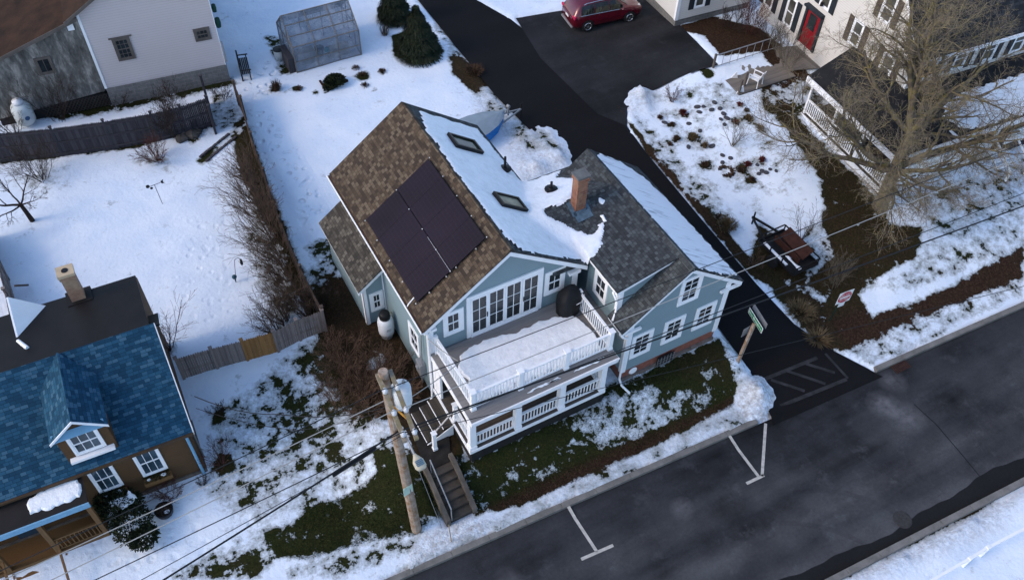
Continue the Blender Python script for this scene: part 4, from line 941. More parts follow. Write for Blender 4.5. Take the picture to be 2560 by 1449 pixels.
# chimney behind the flat roof
cc = bl(186, 735, 5.6)
m = MB(); cc.x += .1; m.box(cc.x-.24, cc.x+.24, 5.3, 5.72, 5.0, 7.2); m.box(cc.x-.27, cc.x+.27, 5.27, 5.75, 7.202, 7.34); ch = m.build('chimney', OBR, brown)
m = MB(); m.box(cc.x-.29, cc.x+.29, 5.25, 5.77, 7.342, 7.46); m.build('chimney_cap', TAN, ch)
m = MB(); m.lathe((cc.x, 5.51, 7.463), [(.12, 0), (.11, .02)], 14); m.build('flue', BLACK, ch)
m = MB(); m.box(cc.x-.42, cc.x+.46, 5.15, 5.85, 5.9, 6.06); m.build('flashing', RUBBER, ch)
# white vent hood at the left
a = bl(38, 800, 4.2)
m = MB(); m.slab([(a.x-.35, 4.3, 6.02), (a.x+.7, 5.6, 5.99), (a.x-.25, 5.7, 6.85)], (.06, .0, 0)); m.tube([(a.x-.3, 4.25, 6.1), (a.x-.02, 3.7, 6.2)], .07, 8); m.build('white_hood', WHITE, brown)
# porch
pfz = 3.28; a, b = bl(215, 1252, -1.05), bl(0, 1330, -1.1)
pw0, pw1 = -8.6, a.x+.05; py1 = -1.12
m = MB(); roof_slab(m, [(pw0, py1, pfz-.12), (pw1, py1, pfz-.12), (pw1, -.02, pfz+.1), (pw0, -.02, pfz+.1)], .1, (1, 0, 0)); pr_ = m.build('porch_roof', RUBBER, brown)
m = MB(); m.box(pw0, pw1+.02, py1-.06, py1-.005, pfz-.36, pfz-.10); m.build('fascia', LBLUE, pr_)
m = MB(); m.box(-7.0, -5.05, -.06, -.01, pfz+.12, pfz+.26); m.build('flashing', WHITE, pr_)
snow_patch('porch_snow', pr_, [(pw1-.12, -.2), (pw1-.1, -.62), (pw1-.2, -.86), (pw1-1.1, -.86), (pw1-1.75, -.8), (pw1-1.85, -.55), (pw1-1.7, -.25), (pw1-1.1, -.12), (pw1-.5, -.08)], lambda x, y: pfz-.12+.2*(y-py1)/1.1, .07, 44, .04, .1)
snow_patch('porch_snow', pr_, [(pw1-3.3, -.2), (pw1-2.7, -.1), (pw1-2.65, -.2), (pw1-3.2, -.32)], lambda x, y: pfz-.12+.2*(y-py1)/1.1, .05, 45, .04, .1, inset=.04)
m = MB(); m.box(pw0, pw1-.05, py1+.05, -.02, .55, .72); pfl = m.build('porch_floor', OAK, brown)
for x in (pw1-.12, pw1-1.75, pw1-3.4): m = MB(); m.box(x-.08, x+.08, py1+.05, py1+.21, .72, pfz-.34); m.build('porch_post', OAK, brown)
for x0, x1 in ((pw1-1.66, pw1-.22), (pw1-5.0, pw1-3.5)): railing(pfl, (x0, py1+.13, .72), (x1, py1+.13, .72), 1, OAK, .14, h=.85)
m = MB()
for i in range(5): m.box(pw1-3.3, pw1-1.6, py1-.32*(i+1)+.05, py1-.32*i+.03, .45-.18*i, .52-.18*i)
st_ = m.build('porch_steps', OAK, brown)
for x in (pw1-1.58, pw1-3.36):
    m = MB(); m.bar((x, py1+.05, 1.5), (x, py1-1.75, .62), .07, .09); m.box(x-.07, x+.07, py1-1.85, py1-1.70, -.2, .75); m.bar((x, py1+.05, .5), (x, py1-1.75, -.35), .06, .22); m.build('handrail', OAK, st_)
m = MB(); m.box(pw1-2.9, pw1-2.1, -.04, -.005, .75, 2.75); m.build('front_door', basic('dull_blue_door', (.03, .05, .07), .5), brown)

# ================================================================ beige house (upper left)
BEI = siding('cream_clapboard', (.52, .47, .47), .135, .03, .6, .45)
PLY = NT('weathered_plywood'); co_ = PLY.co((1, 1, .35))
PLY.col(PLY.ramp(PLY.noise(1.5, 8, co_, .75), [(.34, (.035, .032, .03)), (.5, (.12, .115, .105)), (.66, (.36, .34, .31))])); PLY.rough(.9); PLY = PLY.mat
BRF = basic('rusty_brown_roof', (.030, .014, .007), .85, .6, 1.5, .3, 14)
CMU = brick('concrete_block', (.13, .127, .122), (.175, .17, .16), (.27, .265, .25), .42, .21)
OLDW = basic('bare_window_frame', (.11, .095, .085), .8, .3)
bgo = PZ(262, 222, 2.9); BG_RZ = R(-7.0)
beige = thing('beige_house', 'cream clapboard house on block foundation with weathered plywood lean-to', 'house', (bgo.x, bgo.y, 0), BG_RZ, local=True)
def blg(px, py, yl=0.0):
    c, s = math.cos(BG_RZ), math.sin(BG_RZ); v = ray(px, py); q = CAM-V((bgo.x, bgo.y, 0))
    loc = lambda t: V((t.x*c+t.y*s, -t.x*s+t.y*c, t.z)); o_, d_ = loc(q), loc(v); return o_+d_*((yl-o_.y)/d_.y)
rb, rt = blg(563, 161), blg(521, 0); lt_ = blg(181, 31); BW = rb.x; BZ0 = 2.9
m = MB(); EZ = lt_.z+.12; RG = EZ+BW/2*.62
m.slab([(0, 0, BZ0), (BW, 0, BZ0), (BW, 0, EZ), (BW/2, 0, RG), (0, 0, EZ)], (0, 11, 0)); m.build('wall', BEI, beige)
m = MB(); m.box(.06, BW+.06, -.06, 10.9, .8, BZ0); m.build('foundation', CMU, beige)
m = MB()
for s in (0, 1):
    x0 = -.6 if s == 0 else BW+.6; roof_slab(m, [(x0, -.3, EZ-.37), (BW/2, -.3, RG), (BW/2, 11.2, RG), (x0, 11.2, EZ-.37)], .12, (0, 1, 0))
m.build('roof', BRF, beige)
m = MB(); m.slab([(-.6, -.33, EZ-.38), (BW/2, -.33, RG-.01), (BW/2, -.33, RG-.2), (-.6, -.33, EZ-.56)], (0, .03, 0)); m.build('rake_trim', OLDW, beige)
m = MB(); m.box(BW-.0, BW+.03, -.03, .15, BZ0, EZ-.1); m.build('corner_board', WHITE, beige); m = MB(); m.box(0, .12, -.03, -.002, BZ0, EZ-.1); m.build('corner_board', WHITE, beige)
def bwin(tl, br, cols, rows, hd=None):
    a, b = blg(*tl), blg(*br); f = window(beige, (a.x, 0, b.z), (1, 0, 0), (0, -1, 0), b.x-a.x, a.z-b.z, cols, rows, rows % 2 == 0, .11, OLDW, OLDW, head=hd); return f
bwin((277, 98), (341, 145), 3, 4, .12); bwin((481, 74), (530, 97), 3, 2)
# lean-to shed on the left
la, lb = blg(0, 135, .02), blg(178, 42, .02); sl_ = (lb.z-la.z)/(lb.x-la.x); LX0 = -5.2; lfz = lambda x: lb.z+sl_*(x-lb.x)
m = MB(); m.slab([(LX0, .02, 2.35), (-.02, .02, BZ0-.15), (-.02, .02, lfz(-.02)-.12), (LX0, .02, lfz(LX0)-.12)], (0, 9, 0)); m.build('lean_to_wall', PLY, beige, label='weathered grey plywood lean-to')
m = MB(); roof_slab(m, [(LX0-.3, -.22, lfz(LX0-.3)), (-.03, -.22, lfz(-.03)), (-.03, 9.2, lfz(-.03)), (LX0-.3, 9.2, lfz(LX0-.3))], .12, (0, 1, 0)); m.build('lean_to_roof', BRF, beige)
m = MB(); m.slab([(LX0-.3, -.25, lfz(LX0-.3)-.01), (-.03, -.25, lfz(-.03)-.01), (-.03, -.25, lfz(-.03)-.2), (LX0-.3, -.25, lfz(LX0-.3)-.2)], (0, .03, 0)); m.build('rake_trim', OLDW, beige)
a, b = blg(84, 152), blg(142, 181); window(beige, (a.x, .02, b.z), (1, 0, 0), (0, -1, 0), b.x-a.x, a.z-b.z+.1, 2, 1, False, .09, OLDW, OLDW)
a, b = blg(163, 57), blg(187, 74); m = MB(); m.box(a.x, b.x, -.04, .015, b.z, a.z); m.build('white_box', WHITE, beige)
m = MB(); LAT = basic('dark_lattice', (.05, .045, .04), .9, .3)
x = -3.2
while x < -.1: m.bar((x, -.02, 1.9), (x+.5, -.02, 2.6), .04, .02, up=(0, 1, 0)); m.bar((x+.5, .0, 1.9), (x, .0, 2.6), .04, .02, up=(0, 1, 0)); x += .17
m.build('lattice_skirt', LAT, beige)
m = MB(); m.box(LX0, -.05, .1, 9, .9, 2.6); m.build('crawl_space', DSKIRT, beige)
m = MB(); m.tube([(BW+.1, -.05, 3.1), (BW+.1, -.05, 4.3)], .05, 6); m.build('conduit', METAL, beige); m = MB(); m.lathe((BW+.18, .2, 5.0), [(.12, 0), (.15, .25), (.12, .5)], 10); gm_ = m.build('green_meter', basic('dark_green_paint', (.01, .05, .035), .5), beige); m = MB(); m.lathe((BW+.18, .5, 5.7), [(.1, 0), (.12, .2), (.1, .4)], 10); m.build('green_meter', gm_.data.materials[0], beige)

# ================================================================ white house (upper right)
WSID = siding('white_clapboard', (.62, .60, .565), .12, .03, .55, .35)
DROOF = shingles('charcoal_shingles', [(.020, .023, .027), (.028, .032, .037), (.036, .042, .048), (.05, .056, .062)], (.012, .012, .014), .28, .15)
SHUT = basic('dark_blue_shutter', (.022, .028, .036), .6, .3)
BRSH = basic('faded_brown_shutter', (.075, .060, .050), .8, .3)
PDOOR = basic('red_door', (.22, .012, .018), .45, .15)
PCH = basic('dark_porch_roof', (.016, .017, .019), .8, .4, 2, .2)

WO = V((31.75, 19.1, 0)); W_RZ = R(-4.2)
white = thing('white_house', 'large white clapboard house with dark shutters, red door and wraparound porch', 'house', WO, W_RZ, local=True)
def wloc(px, py, lx=None, ly=None, z=None):
    c, s = math.cos(W_RZ), math.sin(W_RZ); v = ray(px, py); q = CAM-WO
    loc = lambda t: V((t.x*c+t.y*s, -t.x*s+t.y*c, t.z)); o_, d_ = loc(q), loc(v)
    t = (lx-o_.x)/d_.x if lx is not None else (ly-o_.y)/d_.y if ly is not None else (z-o_.z)/d_.z
    return o_+d_*t
def wc(x, y): return (1640+x*.359375, y*.359375)
HX, HY, PFZ, EH = 2.9, 3.2, 1.75, 6.5
m = MB(); m.slab([(HX, HY, 1.2), (HX, HY, EH), (HX, HY+3.1, EH+4.0), (HX, HY+6.2, EH+4.0), (HX, HY+11.5, EH+1.5), (HX, HY+11.5, 1.2)], (13, 0, 0)); m.build('wall', WSID, white)
m = MB(); roof_slab(m, [(HX-.3, HY-.35, EH-.1), (HX+13.3, HY-.35, EH-.1), (HX+13.3, HY+3.1, EH+4.1), (HX-.3, HY+3.1, EH+4.1)], .14, (1, 0, 0)); m.build('roof', DROOF, white)
m = MB(); m.slab([(HX-.32, HY-.35, EH-.12), (HX-.32, HY+3.1, EH+4.08), (HX-.32, HY+3.1, EH+3.84), (HX-.32, HY-.35, EH-.36)], (.05, 0, 0)); m.box(HX-.3, HX+13, HY-.42, HY-.355, EH-.32, EH-.12); m.box(HX-.03, HX+.18, HY-.035, HY-.003, 4.3, EH-.15); m.box(HX-.035, HX-.003, HY-.035, HY+.2, 4.6, EH-.1); m.build('trim', WHITE, white)
def shutter(parent, o, u, n, w, h, mat):
    u, n, k = frame_axes(u, n); o = V(o); m = MB(); m.obox(o+u*w/2+k*h/2+n*.03, u*w/2, n*.02, k*h/2)
    for j in range(7): m.obox(o+u*w/2+k*(h*(j+.5)/7)+n*.053, u*(w/2-.05), n*.004, k*h/7*.36)
    return m.build('shutter', mat, parent)
SCR = glassy('grey_window_screen', (.07, .07, .06), .35)
def wwin(o, u, n, w, h, mat, sw=.36):
    f = window(white, o, u, n, w, h, 1, 2, True, .09, glass=SCR); u, n, k = frame_axes(u, n)
    shutter(f, V(o)-u*(sw+.01), u, n, sw, h, mat); shutter(f, V(o)+u*(w+.01), u, n, sw, h, mat)
U, N = (0, -1, 0), (-1, 0, 0)
for (x, y), w_, h_, mt in (((1600, 470), .85, 1.5, BRSH), ((1395, 235), .8, 1.45, BRSH), ((1620, 60), .85, 1.5, BRSH), ((935, 85), .8, 1.75, SHUT), ((795, -30), .8, 1.5, SHUT), ((1195, -25), .8, 1.4, SHUT)):
    p = wloc(*wc(x, y), lx=HX); wwin((HX, p.y+w_/2, p.z-h_/2), U, N, w_, h_, mt)
p = wloc(*wc(1060, 255), lx=HX)
m = MB(); dz_ = p.z-.6; m.box(HX-.06, HX+.01, p.y-.52, p.y+.52, dz_, dz_+2.15); dr_ = m.build('front_door', PDOOR, white)
m = MB(); m.box(HX-.075, HX-.062, p.y-.3, p.y+.3, dz_+1.05, dz_+1.95); m.build('pane', GLASS, dr_)
m = MB(); m.box(HX-.3, HX, p.y-.72, p.y+.72, dz_+2.2, dz_+2.32); m.box(HX-.1, HX, p.y-.72, p.y-.56, dz_, dz_+2.2); m.box(HX-.1, HX, p.y+.56, p.y+.72, dz_, dz_+2.2); m.build('door_surround', SHUT, white)
m = MB(); m.lathe((HX-.15, p.y-.35, dz_+2.7), [(.0, 0), (.09, .05), (.07, .25), (.0, .33)], 8); m.build('wall_lantern', BLACK, white)
# upper front windows
for k in range(4):
    x = HX+.75+k*1.95; wwin((x, HY, 4.85), (1, 0, 0), (0, -1, 0), .85, 1.35, SHUT, .34)
# porch roof: left slope, front slope with hip
PZ0, PZ1 = 4.05, 4.6
m = MB(); roof_slab(m, [(-.25, -.35, PZ0), (HX+.02, HY-.02, PZ1), (HX+.02, HY+3.9, PZ1), (-.25, 6.5, PZ0)], .12, (0, 1, 0)); roof_slab(m, [(-.25, -.35, PZ0), (13, -.35, PZ0), (13, HY-.02, PZ1), (HX+.02, HY-.02, PZ1)], .12, (1, 0, 0)); proof = m.build('porch_roof', PCH, white)
m = MB(); m.box(-.32, -.255, -.4, 6.5, PZ0-.34, PZ0-.03); m.box(-.25, 13, -.42, -.355, PZ0-.34, PZ0-.03); m.build('fascia', WHITE, proof)
q = [wloc(*wc(*t), z=4.15) for t in ((2010, 850), (2080, 930), (2390, 880), (2560, 830))]
fz = lambda x, y: PZ0+(PZ1-PZ0)*(y+.35)/(HY+.33)
x0 = q[0].x; snow_patch('porch_snow', proof, [(x0, .9), (x0+.6, .0), (x0+1.2, -.2), (12.5, -.25), (12.5, 1.9), (x0+3.5, 2.0), (x0+1.6, 1.9), (x0+.7, 1.7)], fz, .1, 60, .08, .14)
m = MB(); m.box(x0-.25, x0-.1, -.4, 1.2, PZ0-.02, PZ0+.08); m.build('gable_edge', WHITE, proof)
m = MB(); m.box(-.05, HX, .0, 6.35, PFZ-.1, PFZ); m.box(HX, 13, .0, HY, PFZ-.1, PFZ); wfl = m.build('porch_floor', basic('shade_toned_porch_floor', (.055, .045, .038), .7), white)  # floor colour darkened to paint in shade under the porch roof
m = MB(); m.box(HX-.02, 13, HY-.03, HY-.004, PFZ, PZ1-.3); m.box(HX-.03, HX-.004, HY-.03, 6.3, PFZ, PZ1-.3); m.build('porch_shade_panel', basic('painted_shade_brown', (.06, .045, .036), .8, .3), white)  # added panels; their dark brown paints in the shade inside the porch
m = MB(); m.box(-.1, -.055, -.06, 6.35, PFZ-.26, PFZ-.0); m.box(-.055, 7.6, -.06, -.005, PFZ-.26, PFZ-.0); m.build('floor_trim', WHITE, wfl)
LATW = basic('white_lattice', (.62, .58, .55), .6)
m = MB(); y = -.05
while y < 6.1: m.bar((-.075, y, PFZ-.9), (-.075, y+.62, PFZ-.27), .02, .05, up=(1, 0, 0)); m.bar((-.09, y+.62, PFZ-.9), (-.09, y, PFZ-.27), .02, .05, up=(1, 0, 0)); y += .16
x = 0
while x < 7.2: m.bar((x, -.035, PFZ-.9), (x+.3, -.035, PFZ-.27), .02, .05, up=(0, 1, 0)); m.bar((x+.3, -.045, PFZ-.9), (x, -.045, PFZ-.27), .02, .05, up=(0, 1, 0)); x += .16
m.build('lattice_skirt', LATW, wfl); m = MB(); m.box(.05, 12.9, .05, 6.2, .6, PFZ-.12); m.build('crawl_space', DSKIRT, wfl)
cols = [(0.05, .05), (0.05, 2.15), (.05, 4.2), (.05, 6.25), (2.3, .05), (4.6, .05), (6.9, .05), (9.2, .05)]
for x, y in cols: m = MB(); m.box(x-.06, x+.06, y-.06, y+.06, PFZ, PZ0-.2); m.bar((x+.08, y, PZ0-.75), (x+.5 if y < 1 else x+.08, y if y < 1 else y+.4, PZ0-.3), .05, .06); m.build('porch_post', WHITE, wfl)
for a, b in (((.05, .11), (.05, 2.09)), ((.05, 2.21), (.05, 4.14)), ((.05, 4.26), (.05, 6.19)), ((.11, .05), (2.24, .05)), ((2.36, .05), (4.54, .05)), ((4.66, .05), (6.84, .05)), ((7.9, .05), (9.14, .05)), ((9.26, .05), (11.5, .05))): railing(wfl, (*a, PFZ), (*b, PFZ), 1, WHITE, .13, h=.9, bw=.05)
m = MB()
for i in range(5): m.box(6.95, 8.2, -.3*(i+1), -.3*i-.03, PFZ-.17*(i+1)-.05, PFZ-.17*(i+1))
for x in (6.92, 8.2): m.bar((x, -.06, PFZ+.85), (x, -1.6, PFZ-.1), .06, .08); m.box(x-.05, x+.05, -1.65, -1.55, .6, PFZ-.05)
m.build('porch_steps', WHITE, wfl)
m = MB(); m.lathe((.9, 4.2, PFZ), [(.3, 0), (.42, .35), (.3, .75), (.0, .8)], 10); m.box(.6, 1.5, 2.4, 3.4, PFZ, PFZ+.8); m.build('porch_furniture', BLACK, wfl, bevel=.05)
# low wing at the back left
a = wloc(1688, 52, z=2.3); b = wloc(1915, -10, z=2.3)
m = MB(); m.box(a.x, HX-.002, a.y, a.y+7, 2.3, 5.6); m.build('wing_wall', WSID, white)
m = MB(); m.box(a.x+.06, HX-.01, a.y+.06, a.y+6.9, 1.0, 2.3); m.build('wing_foundation', CMU, white)
m = MB(); m.box(a.x-.03, a.x+.16, a.y-.03, a.y-.003, 2.3, 5.5); m.box(a.x-.03, a.x-.003, a.y-.03, a.y+.16, 2.3, 5.5); m.build('corner_board', WHITE, white)
m = MB(); roof_slab(m, [(a.x-.3, a.y-.3, 5.55), (HX, a.y-.3, 5.55), (HX, a.y+3.5, 7.8), (a.x-.3, a.y+3.5, 7.8)], .12, (1, 0, 0)); m.build('wing_roof', DROOF, white)
p = wloc(*wc(300, 20), ly=a.y); wwin((p.x-.35, a.y, p.z-.3), (1, 0, 0), (0, -1, 0), .75, 1.4, SHUT, .34)
m = MB(); p = wloc(*wc(690, 30), ly=a.y-.1); m.tube([(HX-.15, a.y-.1, 5.4), (HX-.15, a.y-.1, p.z+.2), (HX-.5, a.y-.35, p.z-.4)], .05, 8); m.build('downspout', METAL, white)
# ================================================================ fences
GREYW = wood('silver_grey_pickets', (.20, .165, .15), .4, .85, 'z')
DARKF = wood('dark_stockade_boards', (.045, .043, .05), .45, .85, 'z')
NEWW = wood('new_orange_pickets', (.27, .135, .045), .25, .8, 'z')
BRNF = wood('brown_stockade_boards', (.075, .055, .045), .4, .85, 'z')
def picket_panel(parent, a, b, h, mat, pw=.085, seed=0, name='picket_panel', rails=(.3, .8), back=1, peak=.07):
    a, b = V(a), V(b); m = MB(); d = b-a; L = V((d.x, d.y)).length; n = max(1, int(L/pw)); dn = d/n; u = V((d.x, d.y, 0)).normalized(); s = V((-u.y, u.x, 0))*back; rnd = random.Random(seed)
    for i in range(n):
        c = a+dn*(i+.5); w = pw*.493; t = .011; hh = h+rnd.uniform(-.025, .02); z0 = c.z-.05
        P = [(-w, 0), (w, 0), (w, hh-peak), (0, hh), (-w, hh-peak)]
        k = s*rnd.uniform(-.006, .006)
        m.slab([c+k+u*x+V((0, 0, y-.02)) for x, y in P], s*t*2)
    for r in rails: m.bar(a+V((0, 0, h*r))+s*.045, b+V((0, 0, h*r))+s*.045, .04, .08)
    return m.build(name, mat, parent)
def fpost(parent, p, h, mat, w=.11): m = MB(); m.box(p[0]-w/2, p[0]+w/2, p[1]-w/2, p[1]+w/2, p[2]-.2, p[2]+h); m.box(p[0]-w*.7, p[0]+w*.7, p[1]-w*.7, p[1]+w*.7, p[2]+h+.002, p[2]+h+.04); return m.build('fence_post', mat, parent)
def fence(name, label, pts, h, mats, pw=.085, back=1, rails=(.3, .8), peak=.07, postat=None):
    t = thing(name, label, 'fence', pts[0])
    for i in range(len(pts)-1):
        mt = mats[i] if isinstance(mats, list) else mats
        hh = h[i] if isinstance(h, list) else h
        picket_panel(t, pts[i], pts[i+1], hh, mt, pw, i, rails=rails, back=back, peak=peak)
    for i, p in enumerate(pts): fpost(t, p, (h[min(i, len(h)-1)] if isinstance(h, list) else h)+.04, mats[min(i, len(pts)-2)] if isinstance(mats, list) else mats)
    return t
fence('picket_fence', 'weathered grey picket fence with one new orange section beside the brown house', [G(460, 945), G(545, 920), G(620, 900), G(697, 878), G(752, 850), G(815, 826)], 1.35, [GREYW, GREYW, NEWW, GREYW, GREYW], back=1)
fence('stockade_fence', 'long brown stockade fence behind the bare lilac row, beside the grey house', [G(815, 822), G(762, 720), G(712, 600), G(672, 480), G(640, 390), G(615, 300), G(598, 262)], 1.45, BRNF, back=1)
fence('stockade_fence', 'dark stockade fence below the cream house', [G(-60, 415), G(30, 402), G(158, 390), G(285, 372), G(400, 352), G(470, 335), G(535, 312)], 1.75, DARKF, .08, back=-1, rails=(.12, .5, .88))
fence('stockade_fence', 'short dark fence end turning towards the cream house by the rock pile', [G(540, 335), G(522, 262)], 1.75, DARKF, .09, back=-1)
fence('stockade_fence', 'leaning grey board fence behind the brown house chimney', [G(62, 860), G(45, 780), G(22, 700), G(-25, 600)], 1.5, GREYW, .12, back=-1)
m = MB(); a, b = G(50, 770), G(72, 716); m.bar(a+V((.3, 0, 1.3)), b+V((0, 0, .1)), .08, .08); tag(m.build('fence_brace', BRNF), 'wooden prop leaning on the grey board fence', 'brace')

# ================================================================ utility pole and cables
POLEW = bark('weathered_pole_wood', (.30, .245, .20), (.20, .11, .05), .3, .35)
ARMW = bark('mossy_crossarm_wood', (.22, .19, .15), (.20, .17, .07), .35, .4)
YEL = basic('yellow_brace', (.42, .22, .03), .7, .3)
PORC = basic('white_porcelain', (.62, .64, .66), .3, .1)
CANM = basic('pale_transformer_paint', (.60, .65, .68), .4, .1)
PB = G(1042, 1322); PTOP = PZ(957, 928, 10.4)
pole = thing('utility_pole', 'weathered wooden utility pole with crossarms, white transformer and street lamp', 'pole', PB)
m = MB(); m.tube([PB+V((0, 0, -.3)), PB.lerp(PTOP, .33), PB.lerp(PTOP, .66), PTOP], [.19, .175, .16, .145], 12); m.build('shaft', POLEW, pole, smooth=False)
def at_h(h): return PB.lerp(PTOP, (h-PB.z)/(PTOP.z-PB.z))
A0, A1 = PZ(943, 935, 10.2), PZ(1014, 1104, 9.7); B0, B1 = PZ(975, 925, 10.2), PZ(1042, 1098, 9.7)
for a, b in ((A0, A1), (B0, B1)): m = MB(); m.bar(a, b, .12, .14); m.build('crossarm', ARMW, pole)
for f, hgt_ in ((.30, .20), (.62, .2), (.93, .2)):
    for a, b in ((A0, A1), (B0, B1)):
        c = a.lerp(b, f); m = MB(); m.lathe(c+V((0, 0, .06)), [(.03, 0), (.075, .03), (.06, .08), (.085, .12), (.05, .17), (.05, .2)], 10); m.build('insulator', PORC, pole, smooth=True)
for a, b in ((A0, A1), (B0, B1)):
    m = MB(); m.bar(at_h(8.7)+V((.05, -.1, 0)), a.lerp(b, .72)+V((0, 0, -.06)), .035, .06); m.build('arm_brace', YEL, pole)
tc = PZ(1004, 985, 9.0); m = MB(); m.lathe(tc, [(.0, -.52), (.28, -.49), (.30, -.35), (.30, .33), (.28, .41), (.1, .46), (0, .47)], 18); tr = m.build('transformer', CANM, pole, smooth=True)
m = MB()
for s in (-.1, .12): m.lathe(tc+V((s, .05, .4)), [(.05, 0), (.06, .06), (.04, .1), (.055, .15), (.02, .22)], 8)
m.bar(tc+V((-.27, 0, .1)), at_h(9.1), .06, .08); m.build('bushing', METAL, tr)
LS_ = at_h(8.3); LE = PZ(1036, 1135, 8.1); m = MB(); m.tube([LS_, LS_.lerp(LE, .5)+V((0, 0, .12)), LE], .035, 8); lamp = m.build('street_lamp', METAL, pole)
d = (PZ(1052, 1165, 8.0)-LE).normalized(); s_ = d.cross(V((0, 0, 1))).normalized(); m = MB()
secs = []
for t, w_, h_ in ((0, .05, .05), (.1, .10, .08), (.22, .17, .11), (.42, .18, .11), (.50, .13, .07)):
    c = LE+d*t; secs.append([c+s_*w_*math.cos(k*math.pi/5)+V((0, 0, h_*math.sin(k*math.pi/5))) for k in range(10)])
m.loft(secs); m.build('lamp_head', basic('cream_lamp_housing', (.48, .44, .34), .5), lamp, smooth=True)
m = MB()
for k in range(4): c = LE+d*(.27+.05*k); m.obox(c+V((0, 0, .115)), s_*.12, d*.016, (0, 0, .006))
m.build('lamp_fins', basic('blue_grey_glass', (.10, .19, .27), .3), lamp)
pp = at_h(3.6); m = MB(); q = V((-.05, -.17, 0)); m.obox(pp+q, (.18, .03, 0), (0, .012, 0), (0, 0, .26)); m.build('pole_sign', basic('pale_green_plate', (.42, .55, .46), .5), pole, bevel=.004)
m = MB(); m.tube([at_h(8.0)+V((.14, 0, 0)), G(1105, 1322)+V((0, 0, .1))], .012, 5); m.build('guy_wire', METAL, pole)
m = MB(); m.tube([G(1128, 1352), G(1128, 1352)+V((-.05, 0, 1.4))], .02, 6); m.build('guy_guard', basic('yellow_guard', (.25, .2, .12), .6), pole)
CABLE = basic('black_cable', (.010, .011, .013), .5, .2)
WIRE_L = basic('grey_aluminium_wire', (.32, .31, .29), .45, .1, 3, 0, 30, .3)
def wire(pts, r, mat, label, group='overhead lines along the street', sag=.25):
    out = []
    for i in range(len(pts)-1):
        a, b = V(pts[i]), V(pts[i+1]); n = max(6, int((b-a).length/1.2))
        for k in range(n+(i == len(pts)-2)): t = k/n; out.append(a.lerp(b, t)-V((0, 0, sag*4*t*(1-t))))
    m = MB(); m.tube(out, r, 5); o = m.build('power_line', mat); tag(o, label, 'cable', group); return o
I1, I2, I3 = A0.lerp(A1, .30)+V((0, 0, .27)), A0.lerp(A1, .62)+V((0, 0, .27)), A0.lerp(A1, .93)+V((0, 0, .27))
J1, J2, J3 = [B0.lerp(B1, f)+V((0, 0, .27)) for f in (.30, .62, .93)]
def ext(p, px, py, z): return PZ(px, py, z)
def far(p, q, k): return q+(q-p)*k
r_ = .015
e = ext(I1, 1807, 647, 9.6); l = ext(I1, 573, 1154, 9.8); wire([far(I1, l, 2.2), I1, J1, far(J1, e, 2.0)], r_, CABLE, 'uppermost black line crossing in front of the balcony doors and dormer', sag=.06)
e = ext(I2, 2560, 388, 9.0); l = ext(I2, 615, 1207, 9.8); wire([far(I2, l, 2), I2, J2, far(J2, e, .5)], r_, WIRE_L, 'pale line crossing the wing gable and the bare tree', sag=.06)
e = ext(I3, 1908, 734, 9.4); l = ext(I3, 480, 1330, 9.6); wire([far(I3, l, 1.5), I3, J3, far(J3, e, 2)], r_, CABLE, 'black line crossing the balcony snow near the front rail', sag=.06)
c4 = at_h(7.4)+V((0, -.2, 0)); e = ext(c4, 2560, 512, 7.0); l = ext(c4, 400, 1449, 7.2); wire([far(c4, l, 1.0), c4, far(c4, e, .4)], .03, CABLE, 'thick black telephone cable, lowest on the pole', sag=.1)
m = MB(); p0, p1 = c4.lerp(l, .10), c4.lerp(l, .30); m.tube([p0-V((0, 0, .1)), p0.lerp(p1, .1)-V((0, 0, .14)), p1-V((0, 0, .16))], [.04, .07, .07], 8); tag(m.build('splice_case', CABLE), 'thick black splice case hanging on the telephone cable', 'splice case')
c5 = at_h(7.1)+V((.1, -.2, 0)); e = ext(c5, 1700, 920, 6.9); wire([far(c5, ext(c5, 360, 1440, 7.0), 1), c5, far(c5, e, 3)], .012, CABLE, 'thin black line strung just above the telephone cable', sag=.1)
hp = PY(1068, 1000, 18.5)
wire([at_h(8.6), PZ(700, 1035, 6.5), PZ(486, 990, 4.6)], .016, CABLE, 'drooping black service drop to the brown house gable', 'service wires to the houses', .35)
wire([at_h(8.5), PZ(740, 1075, 6.9), PZ(490, 1020, 4.2)], .010, CABLE, 'thin telephone wire to the brown house, lower of two', 'service wires to the houses', .2)
wire([at_h(8.4), PZ(1150, 905, 6.2), V((7.3, 18.6, 5.2))], .016, WIRE_L, 'pale service wire from the pole to the grey house corner', 'service wires to the houses', .1)
wire([far(at_h(9), PZ(385, 1265, 8.8), 1.6), at_h(9.0), ], .016, WIRE_L, 'pale line running left from the pole over the brown porch', sag=.2)

# ================================================================ signs
SGREEN = basic('street_sign_green', (.0, .17, .075), .6, .08); SWHITE = basic('sign_white', (.72, .74, .74), .4, .04); SRED = basic('sign_red', (.42, .0, .02), .7, .08)
def text_mesh(name, body, size, mat, parent, mtx, ext_=.002):
    cu = bpy.data.curves.new(name, 'FONT'); cu.body = body; cu.size = size; cu.align_x = 'CENTER'; cu.align_y = 'CENTER'; cu.extrude = ext_
    ob = bpy.data.objects.new('t', cu); COL.objects.link(ob); dg = bpy.context.evaluated_depsgraph_get()
    me = bpy.data.meshes.new_from_object(ob.evaluated_get(dg)); bpy.data.objects.remove(ob); me.transform(mtx); me.transform(Matrix.Translation(-off_of(parent))); me.materials.clear(); me.materials.append(mat)
    o = bpy.data.objects.new(name, me); COL.objects.link(o); o.parent = parent; return o
def board_mtx(c, u, n):
    u, n = V(u).normalized(), V(n).normalized(); v = n.cross(u); return Matrix.Translation(c) @ Matrix((u, v, n)).transposed().to_4x4()
